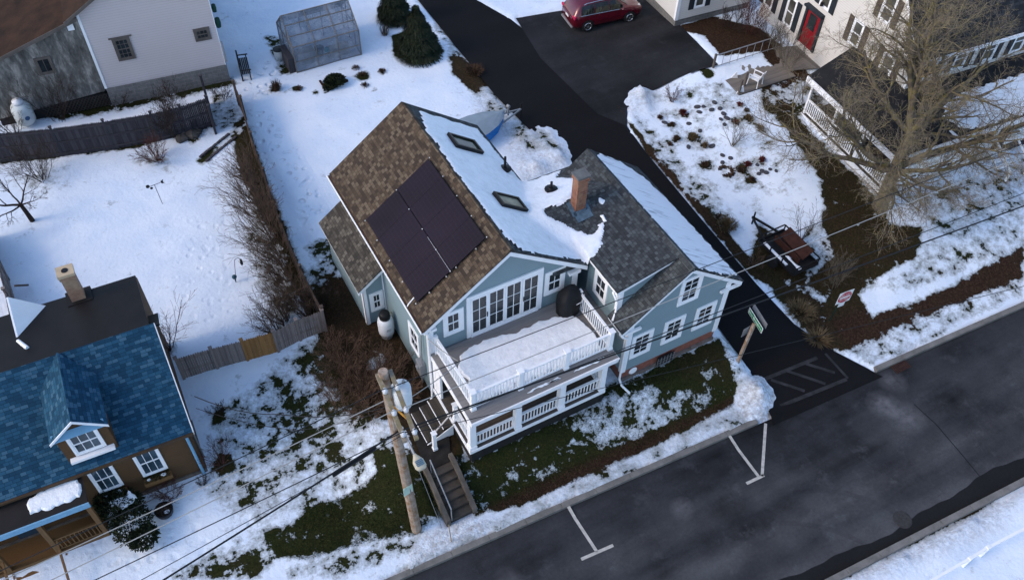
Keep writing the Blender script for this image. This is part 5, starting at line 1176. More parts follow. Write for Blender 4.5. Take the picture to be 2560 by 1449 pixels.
sp = G(1843, 906); ss = thing('street_sign', 'green street name sign on a wooden post at the lane corner', 'sign', sp)
tp = PZ(1886, 808, 2.75); m = MB(); m.bar(sp+V((0, 0, -.2)), tp, .12, .12, up=(0, 1, 0)); m.build('post', POLEW, ss)
a, b = PZ(1872, 773, 3.0), PZ(1905, 826, 3.0); u = (b-a); u.z = 0; c = tp+V((0, 0, .2)); L = u.length; u.normalize(); n = V((u.y, -u.x, 0))
if n.dot(CAM-c) < 0: n = -n
m = MB(); m.obox(c, u*(L/2), n*.008, (0, 0, .155)); bd = m.build('sign_board', SWHITE, ss)
m = MB(); m.obox(c+n*.009, u*(L/2-.022), n*.003, (0, 0, .133)); m.build('sign_face', SGREEN, bd)
mt = board_mtx(c+n*.014, u, n); text_mesh('lettering', 'Silva Brook', .19, SWHITE, bd, mt @ Matrix.Translation((-.13, 0, 0))); text_mesh('lettering', 'Way', .11, SWHITE, bd, mt @ Matrix.Translation((L/2-.15, 0, 0)))
m = MB(); c2 = c+V((.12, .10, .05)); m.obox(c2-n*.15, u*(L/2), n*.008, (0, 0, .15)); m.build('sign_back', METAL, ss)
m = MB(); c3 = tp+V((-.18, .06, -.42)); m.obox(c3, (.30, .03, 0), (0, .008, 0), (0, 0, .25)); m.build('plate_back', METAL, ss)
dp_ = G(2072, 802); dn = thing('do_not_enter_sign', 'white square sign with red disc on a dark post by the corner lot', 'sign', dp_)
cc = PZ(2112, 742, dp_.z+1.75); u = V((1, -.08, 0)).normalized(); n = V((-.08, -1, 0)).normalized()
m = MB(); m.bar(dp_+V((0, 0, -.2)), V((cc.x, cc.y, cc.z+.3))-n*.05, .06, .05, up=(0, 1, 0)); m.build('post', basic('dark_green_post', (.01, .022, .016), .6), dn)
m = MB(); m.obox(cc, u*.38, n*.006, (0, 0, .38)); bd = m.build('sign_board', SWHITE, dn, bevel=.004)
m = MB(); v_ = V((0, 0, 1)); m.face([cc+n*.010+(u*math.cos(t)+v_*math.sin(t))*.345 for t in [k*math.pi/20 for k in range(40)]]); m.build('red_disc', SRED, bd)
m = MB(); m.obox(cc+n*.012, u*.28, n*.002, (0, 0, .06)); m.build('white_bar', SWHITE, bd)
mt = board_mtx(cc+n*.014, u, n); text_mesh('lettering', 'DO NOT', .155, SWHITE, bd, mt @ Matrix.Translation((0, .175, 0))); text_mesh('lettering', 'ENTER', .155, SWHITE, bd, mt @ Matrix.Translation((0, -.175, 0)))
c2 = cc+V((0, 0, -.52)); m = MB(); m.obox(c2, u*.16, n*.006, (0, 0, .12)); m.build('sub_plate', SWHITE, dn)

# ================================================================ front steps, walk
CONC = basic('old_concrete', (.062, .053, .044), .9, .45, 2.5, .4, 18)
CONCL = basic('pale_concrete', (.105, .092, .078), .9, .4, 2.5, .3, 18)
fs = thing('front_steps', 'five worn concrete steps with side walls climbing from the sidewalk', 'steps', (6.25, 14.2, .3))
m = MB(); y0, z0 = 13.92, .18
for i in range(6):
    m.box(5.74, 6.72, y0+i*.30, y0+i*.30+.31, -.1, z0+.16*(i+1)-.008); m.box(5.74, 6.72, y0+i*.30-.02, y0+i*.30+.29, z0+.16*(i+1)-.04, z0+.16*(i+1))
m.build('treads', CONC, fs)
for x in (5.62, 6.72): m = MB(); m.slab([(x, 13.82, -.1), (x, 13.82, .55), (x, 15.55, 1.42), (x, 15.9, 1.42), (x, 15.9, -.1)], (.16, 0, 0)); m.build('side_wall', CONCL, fs)
m = MB(); m.tube([(5.86, 13.9, .3), (5.86, 13.9, 1.2), (5.86, 15.6, 2.15), (5.86, 15.6, 1.2)], .025, 8); m.build('handrail', METAL, fs)
struct(sheet('walkway', [(5.72, 15.72), (6.75, 15.72), (7.1, 16.6), (7.3, 17.4), (7.3, 18.6), (6.1, 18.9), (5.9, 17.2)], basic('dark_asphalt_walk', (.018, .017, .016), .85, .5, 3), .05, .3))

# ================================================================ things round the grey house
gc = V((13.02, 17.98, DZ)); g = thing('covered_grill', 'barbecue under a black fitted cover on the balcony', 'grill', gc)
secs = []; NV = 20
for z, rx, ry in ((.02, .42, .34), (.25, .44, .36), (.55, .46, .37), (.85, .46, .37), (1.0, .42, .33), (1.2, .26, .20), (1.33, .09, .07)):
    secs.append([gc+V((.10*z*z, .08*z*z, 0))+V((rx*(1+.05*math.sin(k*2.3+z*3))*abs(math.cos(k*2*math.pi/NV))**.6*(1 if math.cos(k*2*math.pi/NV) >= 0 else -1), ry*(1+.06*math.cos(k*1.7+z*4))*abs(math.sin(k*2*math.pi/NV))**.6*(1 if math.sin(k*2*math.pi/NV) >= 0 else -1), z)) for k in range(NV)])
m = MB(); m.loft(secs); m.build('cover', basic('black_cover_cloth', (.010, .011, .013), .6, .3, 3, .3, 5), g, smooth=True)
m = MB(); m.tube([gc+V((.1, -.42, .82)), gc+V((.35, -.40, .84)), gc+V((.58, -.2, .95))], .012, 5); m.build('tie_cord', WHITE, g)
tb = G(968, 838); t = thing('propane_tank', 'upright white propane cylinder with black cap against the house wall', 'tank', tb)
m = MB(); m.lathe(tb, [(.0, .12), (.22, .14), (.32, .28), (.335, .45), (.335, .95), (.30, 1.12), (.18, 1.22), (.0, 1.24)], 20); m.build('cylinder', basic('white_tank_paint', (.68, .70, .72), .35, .08), t, smooth=True)
m = MB(); m.lathe(tb, [(.25, .02), (.25, .17)], 16); m.build('base_ring', METAL, t)
m = MB(); m.lathe(tb+V((0, 0, 1.2)), [(.23, 0), (.24, .1), (.22, .28), (.18, .33), (.0, .34)], 16); m.build('cap', BLACK, t, smooth=True)
m = MB(); c = tb+V((.0, -.337, .72)); m.obox(c, (.1, 0, 0), (0, .004, 0), (0, 0, .07)); m.build('decal', basic('faded_decal', (.45, .47, .47), .6), t)
m = MB(); m.tube([tb+V((.1, 0, 1.4)), tb+V((.35, .1, 1.25)), tb+V((.42, .2, .7))], .012, 5); m.build('gas_hose', basic('tan_hose', (.25, .18, .08), .6), t)

# ================================================================ boat on its trailer
BH = basic('bright_blue_hull', (.0, .13, .42), .25, .1); BC = basic('grey_boat_cover', (.20, .26, .31), .6, .15, 2, .3, 6)
bw_ = PZ(1261, 282, 2.35); st2 = PZ(1213, 331, 2.35); far_ = PZ(1188, 276, 2.4)
ax = V((-.985, -.17, 0)); sd_ = V((-ax.y, ax.x, 0))
bt = thing('dinghy', 'bright blue dinghy under a grey cover, behind the house', 'boat', (bw_.x-2, bw_.y-.3, H(bw_.x-2, bw_.y)))
st_x = [0, .35, .9, 1.7, 2.6, 3.5, 4.3]; wd_ = [.02, .36, .66, .86, .93, .90, .80]; kl = [.10, -.25, -.50, -.62, -.66, -.62, -.55]
m = MB(); secs = []
for x, w2, k in zip(st_x, wd_, kl): c = bw_+ax*x; secs.append([c-sd_*w2+V((0, 0, .05)), c-sd_*w2*.96+V((0, 0, min(-.12, k*.92))), c-sd_*w2*.6+V((0, 0, k*.97)), c+V((0, 0, k)), c+sd_*w2*.6+V((0, 0, k*.97)), c+sd_*w2*.96+V((0, 0, min(-.12, k*.92))), c+sd_*w2+V((0, 0, .05))])
m.loft(secs, False); m.face(secs[-1]); m.build('hull', BH, bt, smooth=False)
m = MB(); secs = []
for x, w2 in zip(st_x, wd_): c = bw_+ax*x; secs.append([c-sd_*w2*1.02+V((0, 0, .06)), c-sd_*w2*.5+V((0, 0, .16)), c-sd_*.03+V((0, 0, .23)), c+sd_*.03+V((0, 0, .23)), c+sd_*w2*.5+V((0, 0, .16)), c+sd_*w2*1.02+V((0, 0, .06))])
m.loft(secs, False); m.face(secs[-1]); m.build('cover', BC, bt)
m = MB(); c = bw_+ax*1.0+sd_*.0; q = bw_+ax*.95
for f in (.75, 1.05): m.obox(bw_+ax*f-sd_*(-1 if (bw_+sd_-CAM).length < (bw_-sd_-CAM).length else 1)*.0+V((0, 0, -.02)), ax*.03, sd_*.01, (0, 0, .03))
m.build('registration_mark', SWHITE, bt)
gz = H(bw_.x, bw_.y)
tl = thing('boat_trailer', 'grey boat trailer tongue and frame under the dinghy', 'trailer', (bw_.x, bw_.y, gz))
m = MB(); h0 = bw_-ax*1.1; h0.z = gz+.5
for s in (-.55, .55): m.bar(h0, V((bw_.x, bw_.y, gz+.55))+ax*1.2+sd_*s, .06, .08); m.bar(V((bw_.x, bw_.y, gz+.55))+ax*1.2+sd_*s, V((bw_.x, bw_.y, gz+.55))+ax*3.6+sd_*s, .06, .08)
m.bar(V((bw_.x, bw_.y, gz+.55))+ax*2.7-sd_*.9, V((bw_.x, bw_.y, gz+.55))+ax*2.7+sd_*.9, .07, .07); m.build('frame', METAL, tl)
m = MB(); q = bw_-ax*.25; m.bar(V((q.x, q.y, gz+.5)), q+V((0, 0, .35)), .07, .07); m.lathe(q+V((0, 0, .3)), [(.08, -.08), (.08, .08)], 10, sd_); m.build('winch_post', METAL, tl)
m = MB(); m.tube([V((h0.x, h0.y, gz)), h0+V((0, 0, .35))], .03, 8); m.bar(h0+V((0, 0, .33)), h0+V((.12, .05, .36)), .03, .03); m.build('jack', BLACK, tl)
for s in (-.92, .92): m = MB(); m.lathe(V((bw_.x, bw_.y, gz+.3))+ax*2.7+sd_*s, [(.12, -.09), (.3, -.08), (.3, .08), (.12, .09)], 16, sd_); m.build('wheel', BLACK, tl)

# ================================================================ red car
RED = basic('dark_red_car_paint', (.10, .003, .012), .18, .12, 2, 0, 30, .25, spec=.6); RED.node_tree.nodes['Principled BSDF'].inputs['Coat Weight'].default_value = .6
CGL = glassy('car_glass', (.010, .012, .012), .05, .6); CHR = basic('chrome', (.55, .56, .57), .22, .05, 3, 0, 30, .9)
TYRE = basic('tyre_rubber', (.012, .012, .013), .8, .2)
rw_, fw_ = G(1465, 79), G(1570, 52); ang = math.atan2(fw_.y-rw_.y, fw_.x-rw_.x)
cx_ = (rw_+fw_)/2; nrm = V((-math.sin(ang), math.cos(ang), 0)); cpos = cx_+nrm*.80
car = thing('parked_suv', 'dark red hatchback suv parked on the asphalt pad', 'car', (cpos.x, cpos.y, H(cpos.x, cpos.y)+.02), ang, local=True)
ST_ = [(-2.27, .70, .48, .86, .93, .62), (-2.2, .84, .36, .98, 1.05, .66), (-2.0, .91, .27, 1.03, 1.34, .62), (-1.72, .92, .24, 1.03, 1.62, .60), (-1.0, .925, .22, 1.02, 1.685, .61), (0, .925, .22, 1.0, 1.69, .62), (.5, .925, .22, .99, 1.63, .62), (1.28, .92, .22, .98, 1.09, .74), (1.75, .90, .24, .93, 1.01, .70), (2.1, .82, .30, .80, .88, .62), (2.27, .64, .40, .66, .72, .5)]
def prof(s): x, w2, zb, zt, ztop, tw = s; h = [(w2*.9, zb), (w2, zb+.18), (w2, zb+(zt-zb)*.6), (w2*.965, zt), (w2*.965*.5+tw*.5+.02, (zt+ztop)/2+.02), (tw, ztop-.05), (tw*.75, ztop)]; return [V((x, -a, b)) for a, b in h]+[V((x, a, b)) for a, b in h[::-1]]
m = MB(); m.loft([prof(s) for s in ST_]); m.build('body', RED, car, smooth=True, bevel=0)
def lerp_prof(x):
    for a, b in zip(ST_, ST_[1:]):
        if a[0] <= x <= b[0]: t = (x-a[0])/(b[0]-a[0]); return prof(tuple(p+(q-p)*t for p, q in zip(a, b)))
def patch(x0, x1, i, j, f0, f1, off, n=6, shear=0):
    """strip on the body side between profile points i..j (fractions f0..f1)"""
    m = MB(); rows = []
    for k in range(n+1):
        x = x0+(x1-x0)*k/n; P = lerp_prof(x); a, b = P[i], P[j]; rows.append((a.lerp(b, f0), a.lerp(b, f1)))
    return rows
for side in (0, 1):
    ii = (3, 4, 5) if side == 0 else (10, 9, 8); o = V((0, -.012 if side == 0 else .012, .006))
    for x0, x1 in ((-1.78, -.98), (-.92, -.02), (.04, .86)):
        m = MB(); r1 = patch(x0, x1, ii[0], ii[1], .12, 1, 0); r2 = patch(x0+(.1 if x0 < -1.5 else 0), x1-(.25 if x1 > .5 else 0), ii[1], ii[2], 0, .75, 0)
        for k in range(6): m.face([r1[k][0]+o, r1[k+1][0]+o, r1[k+1][1]+o, r1[k][1]+o]); m.face([r1[k][1]+o, r1[k+1][1]+o, r2[k+1][1]+o, r2[k][1]+o])
        m.build('side_window', CGL, car)
    m = MB(); P = [lerp_prof(x)[ii[0]].lerp(lerp_prof(x)[ii[1]], .08)+o*1.5 for x in (-1.85, -1.7, -1, 0, .9)]; m.tube(P, .016, 5); m.build('chrome_strip', CHR, car)
    m = MB(); P = [lerp_prof(x)[ii[2]]+V((0, o.y*4, .06)) for x in (-1.55, -1.4, -.5, .2, .35)]; P[0].z -= .05; P[-1].z -= .05; m.tube(P, .022, 6); m.build('roof_rail', CHR, car)
    s = -1 if side == 0 else 1
    m = MB(); m.obox((-2.13, s*.72, .97), (.10, s*-.04, 0), (0, .16, 0), (0, 0, .085)); m.build('tail_lamp', basic('tail_lamp_red', (.5, .02, .08), .15, .1), car, bevel=.03)
    m = MB(); m.obox((2.02, s*.66, .80), (.13, s*-.10, 0), (0, .09, .02), (0, 0, .07)); m.build('headlight', basic('headlight_lens', (.6, .6, .55), .1), car, bevel=.02)
    m = MB(); m.ell((.78, s*1.0, 1.06), (.09, .11, .07), 8, 6); m.build('wing_mirror', RED, car, smooth=True)
    for x in (-1.345, 1.345):
        m = MB(); m.lathe((x, s*.85, .35), [(.20, -.11), (.33, -.11), (.355, -.07), (.355, .07), (.33, .11), (.20, .11)], 24, (0, 1, 0)); wh = m.build('wheel', TYRE, car, smooth=False)
        m = MB(); m.lathe((x, s*.955, .35), [(.225, -.03), (.235, .0), (.215, .02), (.20, .0)], 24, (0, s, 0))
        for k in range(5):
            a = k*2*math.pi/5+.3; m.bar((x+.04*math.cos(a), s*.967, .35+.04*math.sin(a)), (x+.21*math.cos(a), s*.962, .35+.21*math.sin(a)), .02, .055, up=(0, 1, 0))
        m.lathe((x, s*.972, .35), [(.05, -.02), (.05, .012), (0, .014)], 10, (0, s, 0)); m.build('rim', CHR, wh)
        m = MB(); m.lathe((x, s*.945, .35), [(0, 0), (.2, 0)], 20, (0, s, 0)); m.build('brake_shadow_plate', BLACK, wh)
        m = MB(); 
        for k in range(12): a0, a1 = k*math.pi/11*.98, (k+1)*math.pi/11*.98; m.face([(x+.40*math.cos(a0), s*.936, .35+.40*math.sin(a0)), (x+.40*math.cos(a1), s*.936, .35+.40*math.sin(a1)), (x+.355*math.cos(a1), s*.938, .35+.355*math.sin(a1)), (x+.355*math.cos(a0), s*.938, .35+.355*math.sin(a0))])
        m.build('wheel_arch', BLACK, wh)
m = MB(); P0, P1 = lerp_prof(-2.15), lerp_prof(-1.76); o = V((-.012, 0, .008)); m.face([P0[5].lerp(P0[4], .3)+o, P0[8].lerp(P0[9], .3)+o, P1[8]*.98+V((0, 0, .03))+o, P1[5]*.98+V((0, 0, .03))+o]); m.build('rear_window', CGL, car)
m = MB(); P0, P1 = lerp_prof(.58), lerp_prof(1.2); o = V((.01, 0, .012)); m.face([P0[6]+o, P0[7]+o, P1[7]+o, P1[6]+o]); m.face([P0[5]+o, P0[6]+o, P1[6]+o, P1[5]+o]); m.face([P0[8]+o, P0[7]+o, P1[7]+o, P1[8]+o]); m.build('windscreen', CGL, car)
m = MB(); m.box(-2.30, -2.20, -.72, .72, .30, .40); m.build('bumper_trim', METAL, car, bevel=.02); m = MB(); m.box(-2.275, -2.25, -.19, .19, .70, .84); m.build('number_plate', SWHITE, car); m = MB(); m.box(-2.27, -2.235, -.45, .45, .87, .91); m.build('chrome_strip', CHR, car)

# ================================================================ greenhouse
GHF = basic('grey_brown_glazing_bars', (.16, .145, .13), .7, .25); 
GHG = NT('misted_greenhouse_glass'); a_ = GHG.noise(1.4, 6, None, .65); GHG.col(GHG.ramp(a_, [(.3, (.07, .10, .14)), (.5, (.16, .20, .26)), (.7, (.30, .34, .40))])); GHG.rough(.25, 0, .5)
tb_ = GHG.add('ShaderNodeBsdfTransparent'); mx = GHG.add('ShaderNodeMixShader'); mx.inputs[0].default_value = .62; out = GHG.n['Material Output']; GHG.l.new(tb_.outputs[0], mx.inputs[1]); GHG.l.new(GHG.b.outputs[0], mx.inputs[2]); GHG.l.new(mx.outputs[0], out.inputs[0]); GHG = GHG.mat
ga, gb = G(743, 182), G(904, 137); gh_rz = math.atan2(gb.y-ga.y, gb.x-ga.x); GLn = (gb-ga).length; gz = min(ga.z, gb.z)-.02
gh = thing('greenhouse', 'weathered glass greenhouse with misted panes standing in the snow', 'greenhouse', (ga.x, ga.y, gz), gh_rz, local=True)
GW, GE, GR = 2.6, 1.60, 2.75; hw = GW/2; m = MB(); t = .05
def bar(a, b, w=t): m.bar(a, b, w, w)
for x in np.linspace(0, GLn, 4):
    x = float(x); bar((x, 0, 0), (x, 0, GE)); bar((x, GW, 0), (x, GW, GE)); bar((x, 0, GE), (x, hw, GR)); bar((x, GW, GE), (x, hw, GR))
for y, z in ((0, .04), (0, GE*.42), (0, GE), (hw*.33, GE+(GR-GE)*.33), (hw*.68, GE+(GR-GE)*.68), (hw, GR), (GW, GE), (GW, .04), (GW-hw*.5, (GE+GR)/2)): bar((0, y, z), (GLn, y, z), .045)
for x in (0, GLn):
    for y in (hw*.62, hw*1.38): bar((x, y, 0), (x, y, GR-.5 if abs(y-hw) > .3 else GR))
    bar((x, 0, GE), (x, GW, GE)); bar((x, 0, .04), (x, GW, .04))
m.build('frame', GHF, gh)
g_ = MB(); fr = (GR-GE)/hw
g_.face([(0, .0, .04), (GLn, .0, .04), (GLn, .0, GE), (0, .0, GE)]); g_.face([(0, GW, .04), (GLn, GW, .04), (GLn, GW, GE), (0, GW, GE)])
g_.face([(0, 0, GE), (GLn, 0, GE), (GLn, hw, GR), (0, hw, GR)]); g_.face([(0, GW, GE), (GLn, GW, GE), (GLn, hw, GR), (0, hw, GR)])
for x in (0, GLn): g_.face([(x, 0, .04), (x, GW, .04), (x, GW, GE), (x, hw, GR), (x, 0, GE)])
g_.build('glazing', GHG, gh)
m = MB()
for x0, x1 in ((GLn*.34, GLn*.66),): m.slab([(x0, hw*.66, GE+(GR-GE)*.66+.05), (x1, hw*.66, GE+(GR-GE)*.66+.05), (x1, hw*.68, GE+(GR-GE)*.68+.06), (x0, hw*.68, GE+(GR-GE)*.68+.06)], (0, 0, -.05)); m.box(x0-.02, x0+.03, hw*.67, hw*.69, GR-.5, GR-.3)
m.build('roof_vent', GHF, gh)
snow_patch('ridge_snow', gh, [(0, hw+.05), (GLn, hw+.05), (GLn, GW+.02), (0, GW+.02)], lambda x, y: GE+(GW-y)*fr+.01, .06, 71, .03, .2)
m = MB(); m.box(.3, 1.3, .5, 1.1, 0, .7); m.box(2.0, 3.2, .35, .75, 0, .62); m.build('potting_bench', basic('pale_bench', (.42, .42, .38), .7, .3), gh); m = MB(); m.lathe((1.55, .5, .35), [(.18, 0), (.26, .5), (.0, .52)], 10); m.build('water_butt', basic('dark_green_tub', (.015, .03, .02), .5), gh); m = MB(); m.lathe((1.9, .3, .6), [(.12, 0), (.15, .2), (0, .22)], 10); m.build('turquoise_bucket', basic('turquoise_plastic', (.0, .25, .30), .4), gh)
m = MB(); m.box(-.35, -.02, .1, 1.5, -.1, .9); m.build('plank_stack', DARKF, gh, bevel=.02)
bk = G(700, 148); t = thing('water_barrel', 'small white barrel with a dark lid beside the greenhouse', 'barrel', bk)
m = MB(); m.lathe(bk, [(.24, 0), (.28, .3), (.27, .62)], 16); m.build('drum', basic('dirty_white_plastic', (.40, .42, .42), .5), t, smooth=True); m = MB(); m.lathe(bk+V((0, 0, .62)), [(.29, 0), (.29, .04), (.0, .06)], 16); m.build('lid', BLACK, t)
# ================================================================ bench, weather vane, feeders, tanks
b0 = G(625, 180); BW_ = wood('black_stained_wood', (.018, .017, .018), .4, .7, 'x')
bn = thing("garden_bench", "dark slatted garden bench in the snow by the cream house", "bench", b0, R(80), local=True)
for k in range(5): m = MB(); m.box(-.75, .75, -.02+k*.09, .055+k*.09, .42, .45); m.build('seat_slat', BW_, bn)
m = MB(); m.bar((-.74, .48, .95), (.74, .48, .95), .05, .08); m.bar((-.74, .46, .52), (.74, .46, .52), .05, .06)
for k in range(11): x = -.7+k*.14; m.bar((x, .46, .52), (x, .48, .93), .05, .02)
m.build('backrest', BW_, bn)
for s in (-.72, .72): m = MB(); m.box(s-.03, s+.03, 0, .06, 0, .62); m.box(s-.03, s+.03, .42, .5, 0, .95); m.build('leg', BW_, bn); m = MB(); m.bar((s, -.08, .64), (s, .46, .66), .07, .04); m.build('armrest', BW_, bn)
vb = G(406, 508); t = thing('weather_vane', 'thin black weather vane on a tall stake in the open snow', 'weather vane', vb)
vt = PZ(386, 462, vb.z+1.3); m = MB(); m.tube([vb+V((0, 0, -.1)), vt], .014, 6); m.build('stake', BLACK, t)
m = MB(); ax_ = V((1, .1, 0)).normalized(); m.tube([vt-ax_*.3, vt+ax_*.4], .012, 6); m.slab([vt+ax_*.32+V((0, 0, -.08)), vt+ax_*.44+V((0, 0, -.1)), vt+ax_*.40, vt+ax_*.44+V((0, 0, .12)), vt+ax_*.3+V((0, 0, .06))], (0, .012, 0)); m.ell(vt-ax_*.3+V((0, 0, .04)), (.09, .03, .1), 8, 6); m.ell(vt-ax_*.22+V((.05, 0, -.12)), (.07, .03, .07), 8, 6); m.build('vane', BLACK, t)
fb_ = G(590, 705); t = thing('bird_feeder_pole', 'crooked bird feeder pole with hanging feeders beside the lilacs', 'bird feeder', fb_)
ft = PZ(586, 650, fb_.z+1.5); m = MB(); m.tube([fb_, fb_.lerp(ft, .6), ft, ft+V((.15, 0, .08)), ft+V((.25, 0, -.05))], .012, 6); m.build('shepherd_hook', BLACK, t); m = MB(); m.lathe(ft+V((.25, 0, -.4)), [(.05, 0), (.06, .1), (.05, .3), (0, .33)], 8); m.build('tube_feeder', BLACK, t); m = MB(); m.ell(fb_+V((0, 0, .35)), (.11, .11, .1), 10, 6); m.lathe(fb_, [(.02, 0), (.03, .3)], 8); m.build('squirrel_baffle', basic('teal_plastic', (.02, .07, .10), .4), t)
tk = G(72, 312); t = thing('propane_tank', 'domed white propane tank with blue emblem behind the dark fence', 'tank', tk)
m = MB(); m.lathe(tk, [(.0, .1), (.3, .12), (.46, .3), (.48, .6), (.48, 1.0), (.42, 1.22), (.22, 1.36), (0, 1.38)], 20); m.build('cylinder', basic('white_tank_paint', (.55, .60, .60), .4, .15), t, smooth=True); m = MB(); m.lathe(tk+V((0, 0, 1.32)), [(.26, 0), (.26, .2), (0, .28)], 14); m.build('cap', basic('snowy_cap', (.62, .64, .68), .6), t, smooth=True)
m = MB(); c = tk+V((.12, -.47, .7)); m.lathe(c, [(0, 0), (.12, 0), (.12, .015), (0, .018)], 14, (.25, -1, 0)); m.build('emblem', basic('blue_emblem', (.05, .11, .22), .5), t)
# rusty utility trailer on the corner lot
RUST = basic('rusty_steel', (.034, .013, .009), .85, .5, 4, .3, 15); BLK2 = basic('black_frame_paint', (.010, .010, .011), .6, .3)
t0 = G(1925, 610); ta = G(1880, 560); dirv = V((t0.x-ta.x, t0.y-ta.y, 0)).normalized()
ut = thing('utility_trailer', 'small black utility trailer with rusty load on the corner lot', 'trailer', t0, math.atan2(dirv.y, dirv.x), local=True)
m = MB(); m.box(-.1, 2.3, -.7, .7, .42, .48)
for y in (-.75, .75): m.bar((-.1, y, .5), (2.3, y, .5), .06, .12); m.bar((-.1, y, .85), (2.3, y, .85), .05, .05); [m.bar((x, y, .5), (x, y, .85), .05, .05, up=(1, 0, 0)) for x in (-.08, .7, 1.5, 2.28)]
for x in (-.12, 2.32): m.bar((x, -.75, .85), (x, .75, .85), .05, .05); m.bar((x, -.75, .5), (x, .75, .5), .06, .12)
m.build('frame', BLK2, ut)
m = MB(); m.bar((-.1, -.45, .5), (-1.5, 0, .5), .07, .1); m.bar((-.1, .45, .5), (-1.5, 0, .5), .07, .1); m.bar((-1.4, 0, .1), (-1.4, 0, .9), .06, .06, up=(1, 0, 0)); m.build('drawbar', BLK2, ut)
for s in (-.9, .9): m = MB(); m.lathe((1.1, s, .32), [(.1, -.09), (.3, -.09), (.32, 0), (.3, .09), (.1, .09)], 16, (0, 1, 0)); m.build('wheel', TYRE, ut)
m = MB(); m.slab([(.3, .1, .8), (2.0, .0, .8), (2.0, .55, 1.1), (.3, .6, 1.1)], (0, 0, .06)); m.box(.2, 1.9, -.1, -.04, .5, .85); m.build('rusty_load', RUST, ut)
snow_patch('trailer_snow', ut, [(.1, -.68), (1.7, -.68), (1.7, -.45), (.1, -.5)], lambda x, y: .48, .05, 81, .03, .12); snow_patch('trailer_snow', ut, [(1.2, -.25), (2.2, -.3), (2.2, -.12), (1.3, -.12)], lambda x, y: .48, .05, 82, .03, .12)
# wooden ramp by the white house with rail, chair and boards
RAMP = wood('grey_ramp_boards', (.17, .15, .13), .25, .8, 'x')
ra, rb2, rc_, rd = [PZ(x, y, 2.0) for x, y in ((1782, 172), (1905, 122), (1990, 190), (1850, 235))]
rp = thing('wooden_ramp', 'grey boarded entrance deck leading from the parking pad to the red door', 'deck', (ra.x, ra.y, 1.4))
m = MB()
for k in range(26):
    f0, f1 = k/26, (k+.93)/26; m.slab([ra.lerp(rd, f0), rb2.lerp(rc_, f0), rb2.lerp(rc_, f1), ra.lerp(rd, f1)], (0, 0, -.05))
for k in range(20):
    f0, f1 = k/20, (k+.93)/20; p, q = rb2, rb2+V((3.5, -1.6, .3)); s_ = rc_-rb2; m.slab([p.lerp(q, f0), p.lerp(q, f0)+s_*.8, p.lerp(q, f1)+s_*.8, p.lerp(q, f1)], (0, 0, -.05))
m.build('boards', RAMP, rp)
m = MB(); m.slab([ra+V((0, 0, -.055)), rd+V((0, 0, -.055)), rc_+V((0, 0, -.055)), rb2+V((0, 0, -.055))], (0, 0, -.6)); m.build('skirt', DSKIRT, rp)
def metal_rail(a, b, h=.85, n=9):
    m = MB(); m.bar(a+V((0, 0, h)), b+V((0, 0, h)), .04, .05); m.bar(a+V((0, 0, .1)), b+V((0, 0, .1)), .03, .03)
    for k in range(n+1): p = a.lerp(b, k/n); m.tube([p, p+V((0, 0, h))], .016, 5)
    return m.build('handrail', METAL, rp)
metal_rail(ra+V((.05, 0, 0)), rb2.lerp(rb2+V((3.5, -1.6, .3)), .3)); m = MB(); m.bar(ra, ra+V((0, 0, .95)), .1, .1, up=(0, 1, 0)); m.build('rail_post', OLDW, rp); m = MB(); m.bar(rd+V((0, .1, -.3)), rd+V((0, .1, .85)), .1, .1, up=(0, 1, 0)); m.build('rail_post', OLDW, rp); m = MB(); m.bar(PZ(1860, 215, 2.0), PZ(1860, 215, 2.0)+V((0, 0, .9)), .1, .1, up=(0, 1, 0)); m.build('rail_post', OLDW, rp)
chp = PZ(1885, 210, 2.0); chr_ = thing('plastic_chair', 'white plastic patio chair tipped on the ramp deck', 'chair', chp, R(200), local=True); CW = basic('white_chair_plastic', (.72, .73, .75), .4, .05)
m = MB(); m.slab([(-.25, -.25, .42), (.25, -.25, .42), (.25, .25, .40), (-.25, .25, .40)], (0, 0, .03)); m.build('seat', CW, chr_)
m = MB(); P = [(-.27, .25, .42), (.27, .25, .42), (.29, .36, .75), (.2, .40, .92), (-.2, .40, .92), (-.29, .36, .75)]; m.slab(P, (0, .03, 0)); m.build('backrest', CW, chr_)
for s in (-.26, .26):
    m = MB(); m.tube([(s, -.28, .64), (s*1.05, 0, .66), (s, .3, .66)], .03, 6); m.build('armrest', CW, chr_)
    for y in (-.26, .3): m = MB(); m.tube([(s*1.1, y*1.1, 0), (s, y, .42), (s, y, .65)], .028, 6); m.build('leg', CW, chr_)
for q, lb in (((1832, 205), 'pale triangular board propped on the ramp deck'), ((1848, 240), 'small white and blue pennant board at the ramp foot')):
    p = PZ(*q, 1.75); m = MB(); u = V((.55, -.25, 0)); m.slab([p-u*.5, p+u*.5, p+u*.15+V((0, 0, .65))], (.03, .06, 0)); tag(m.build('board', CW), lb, 'board')
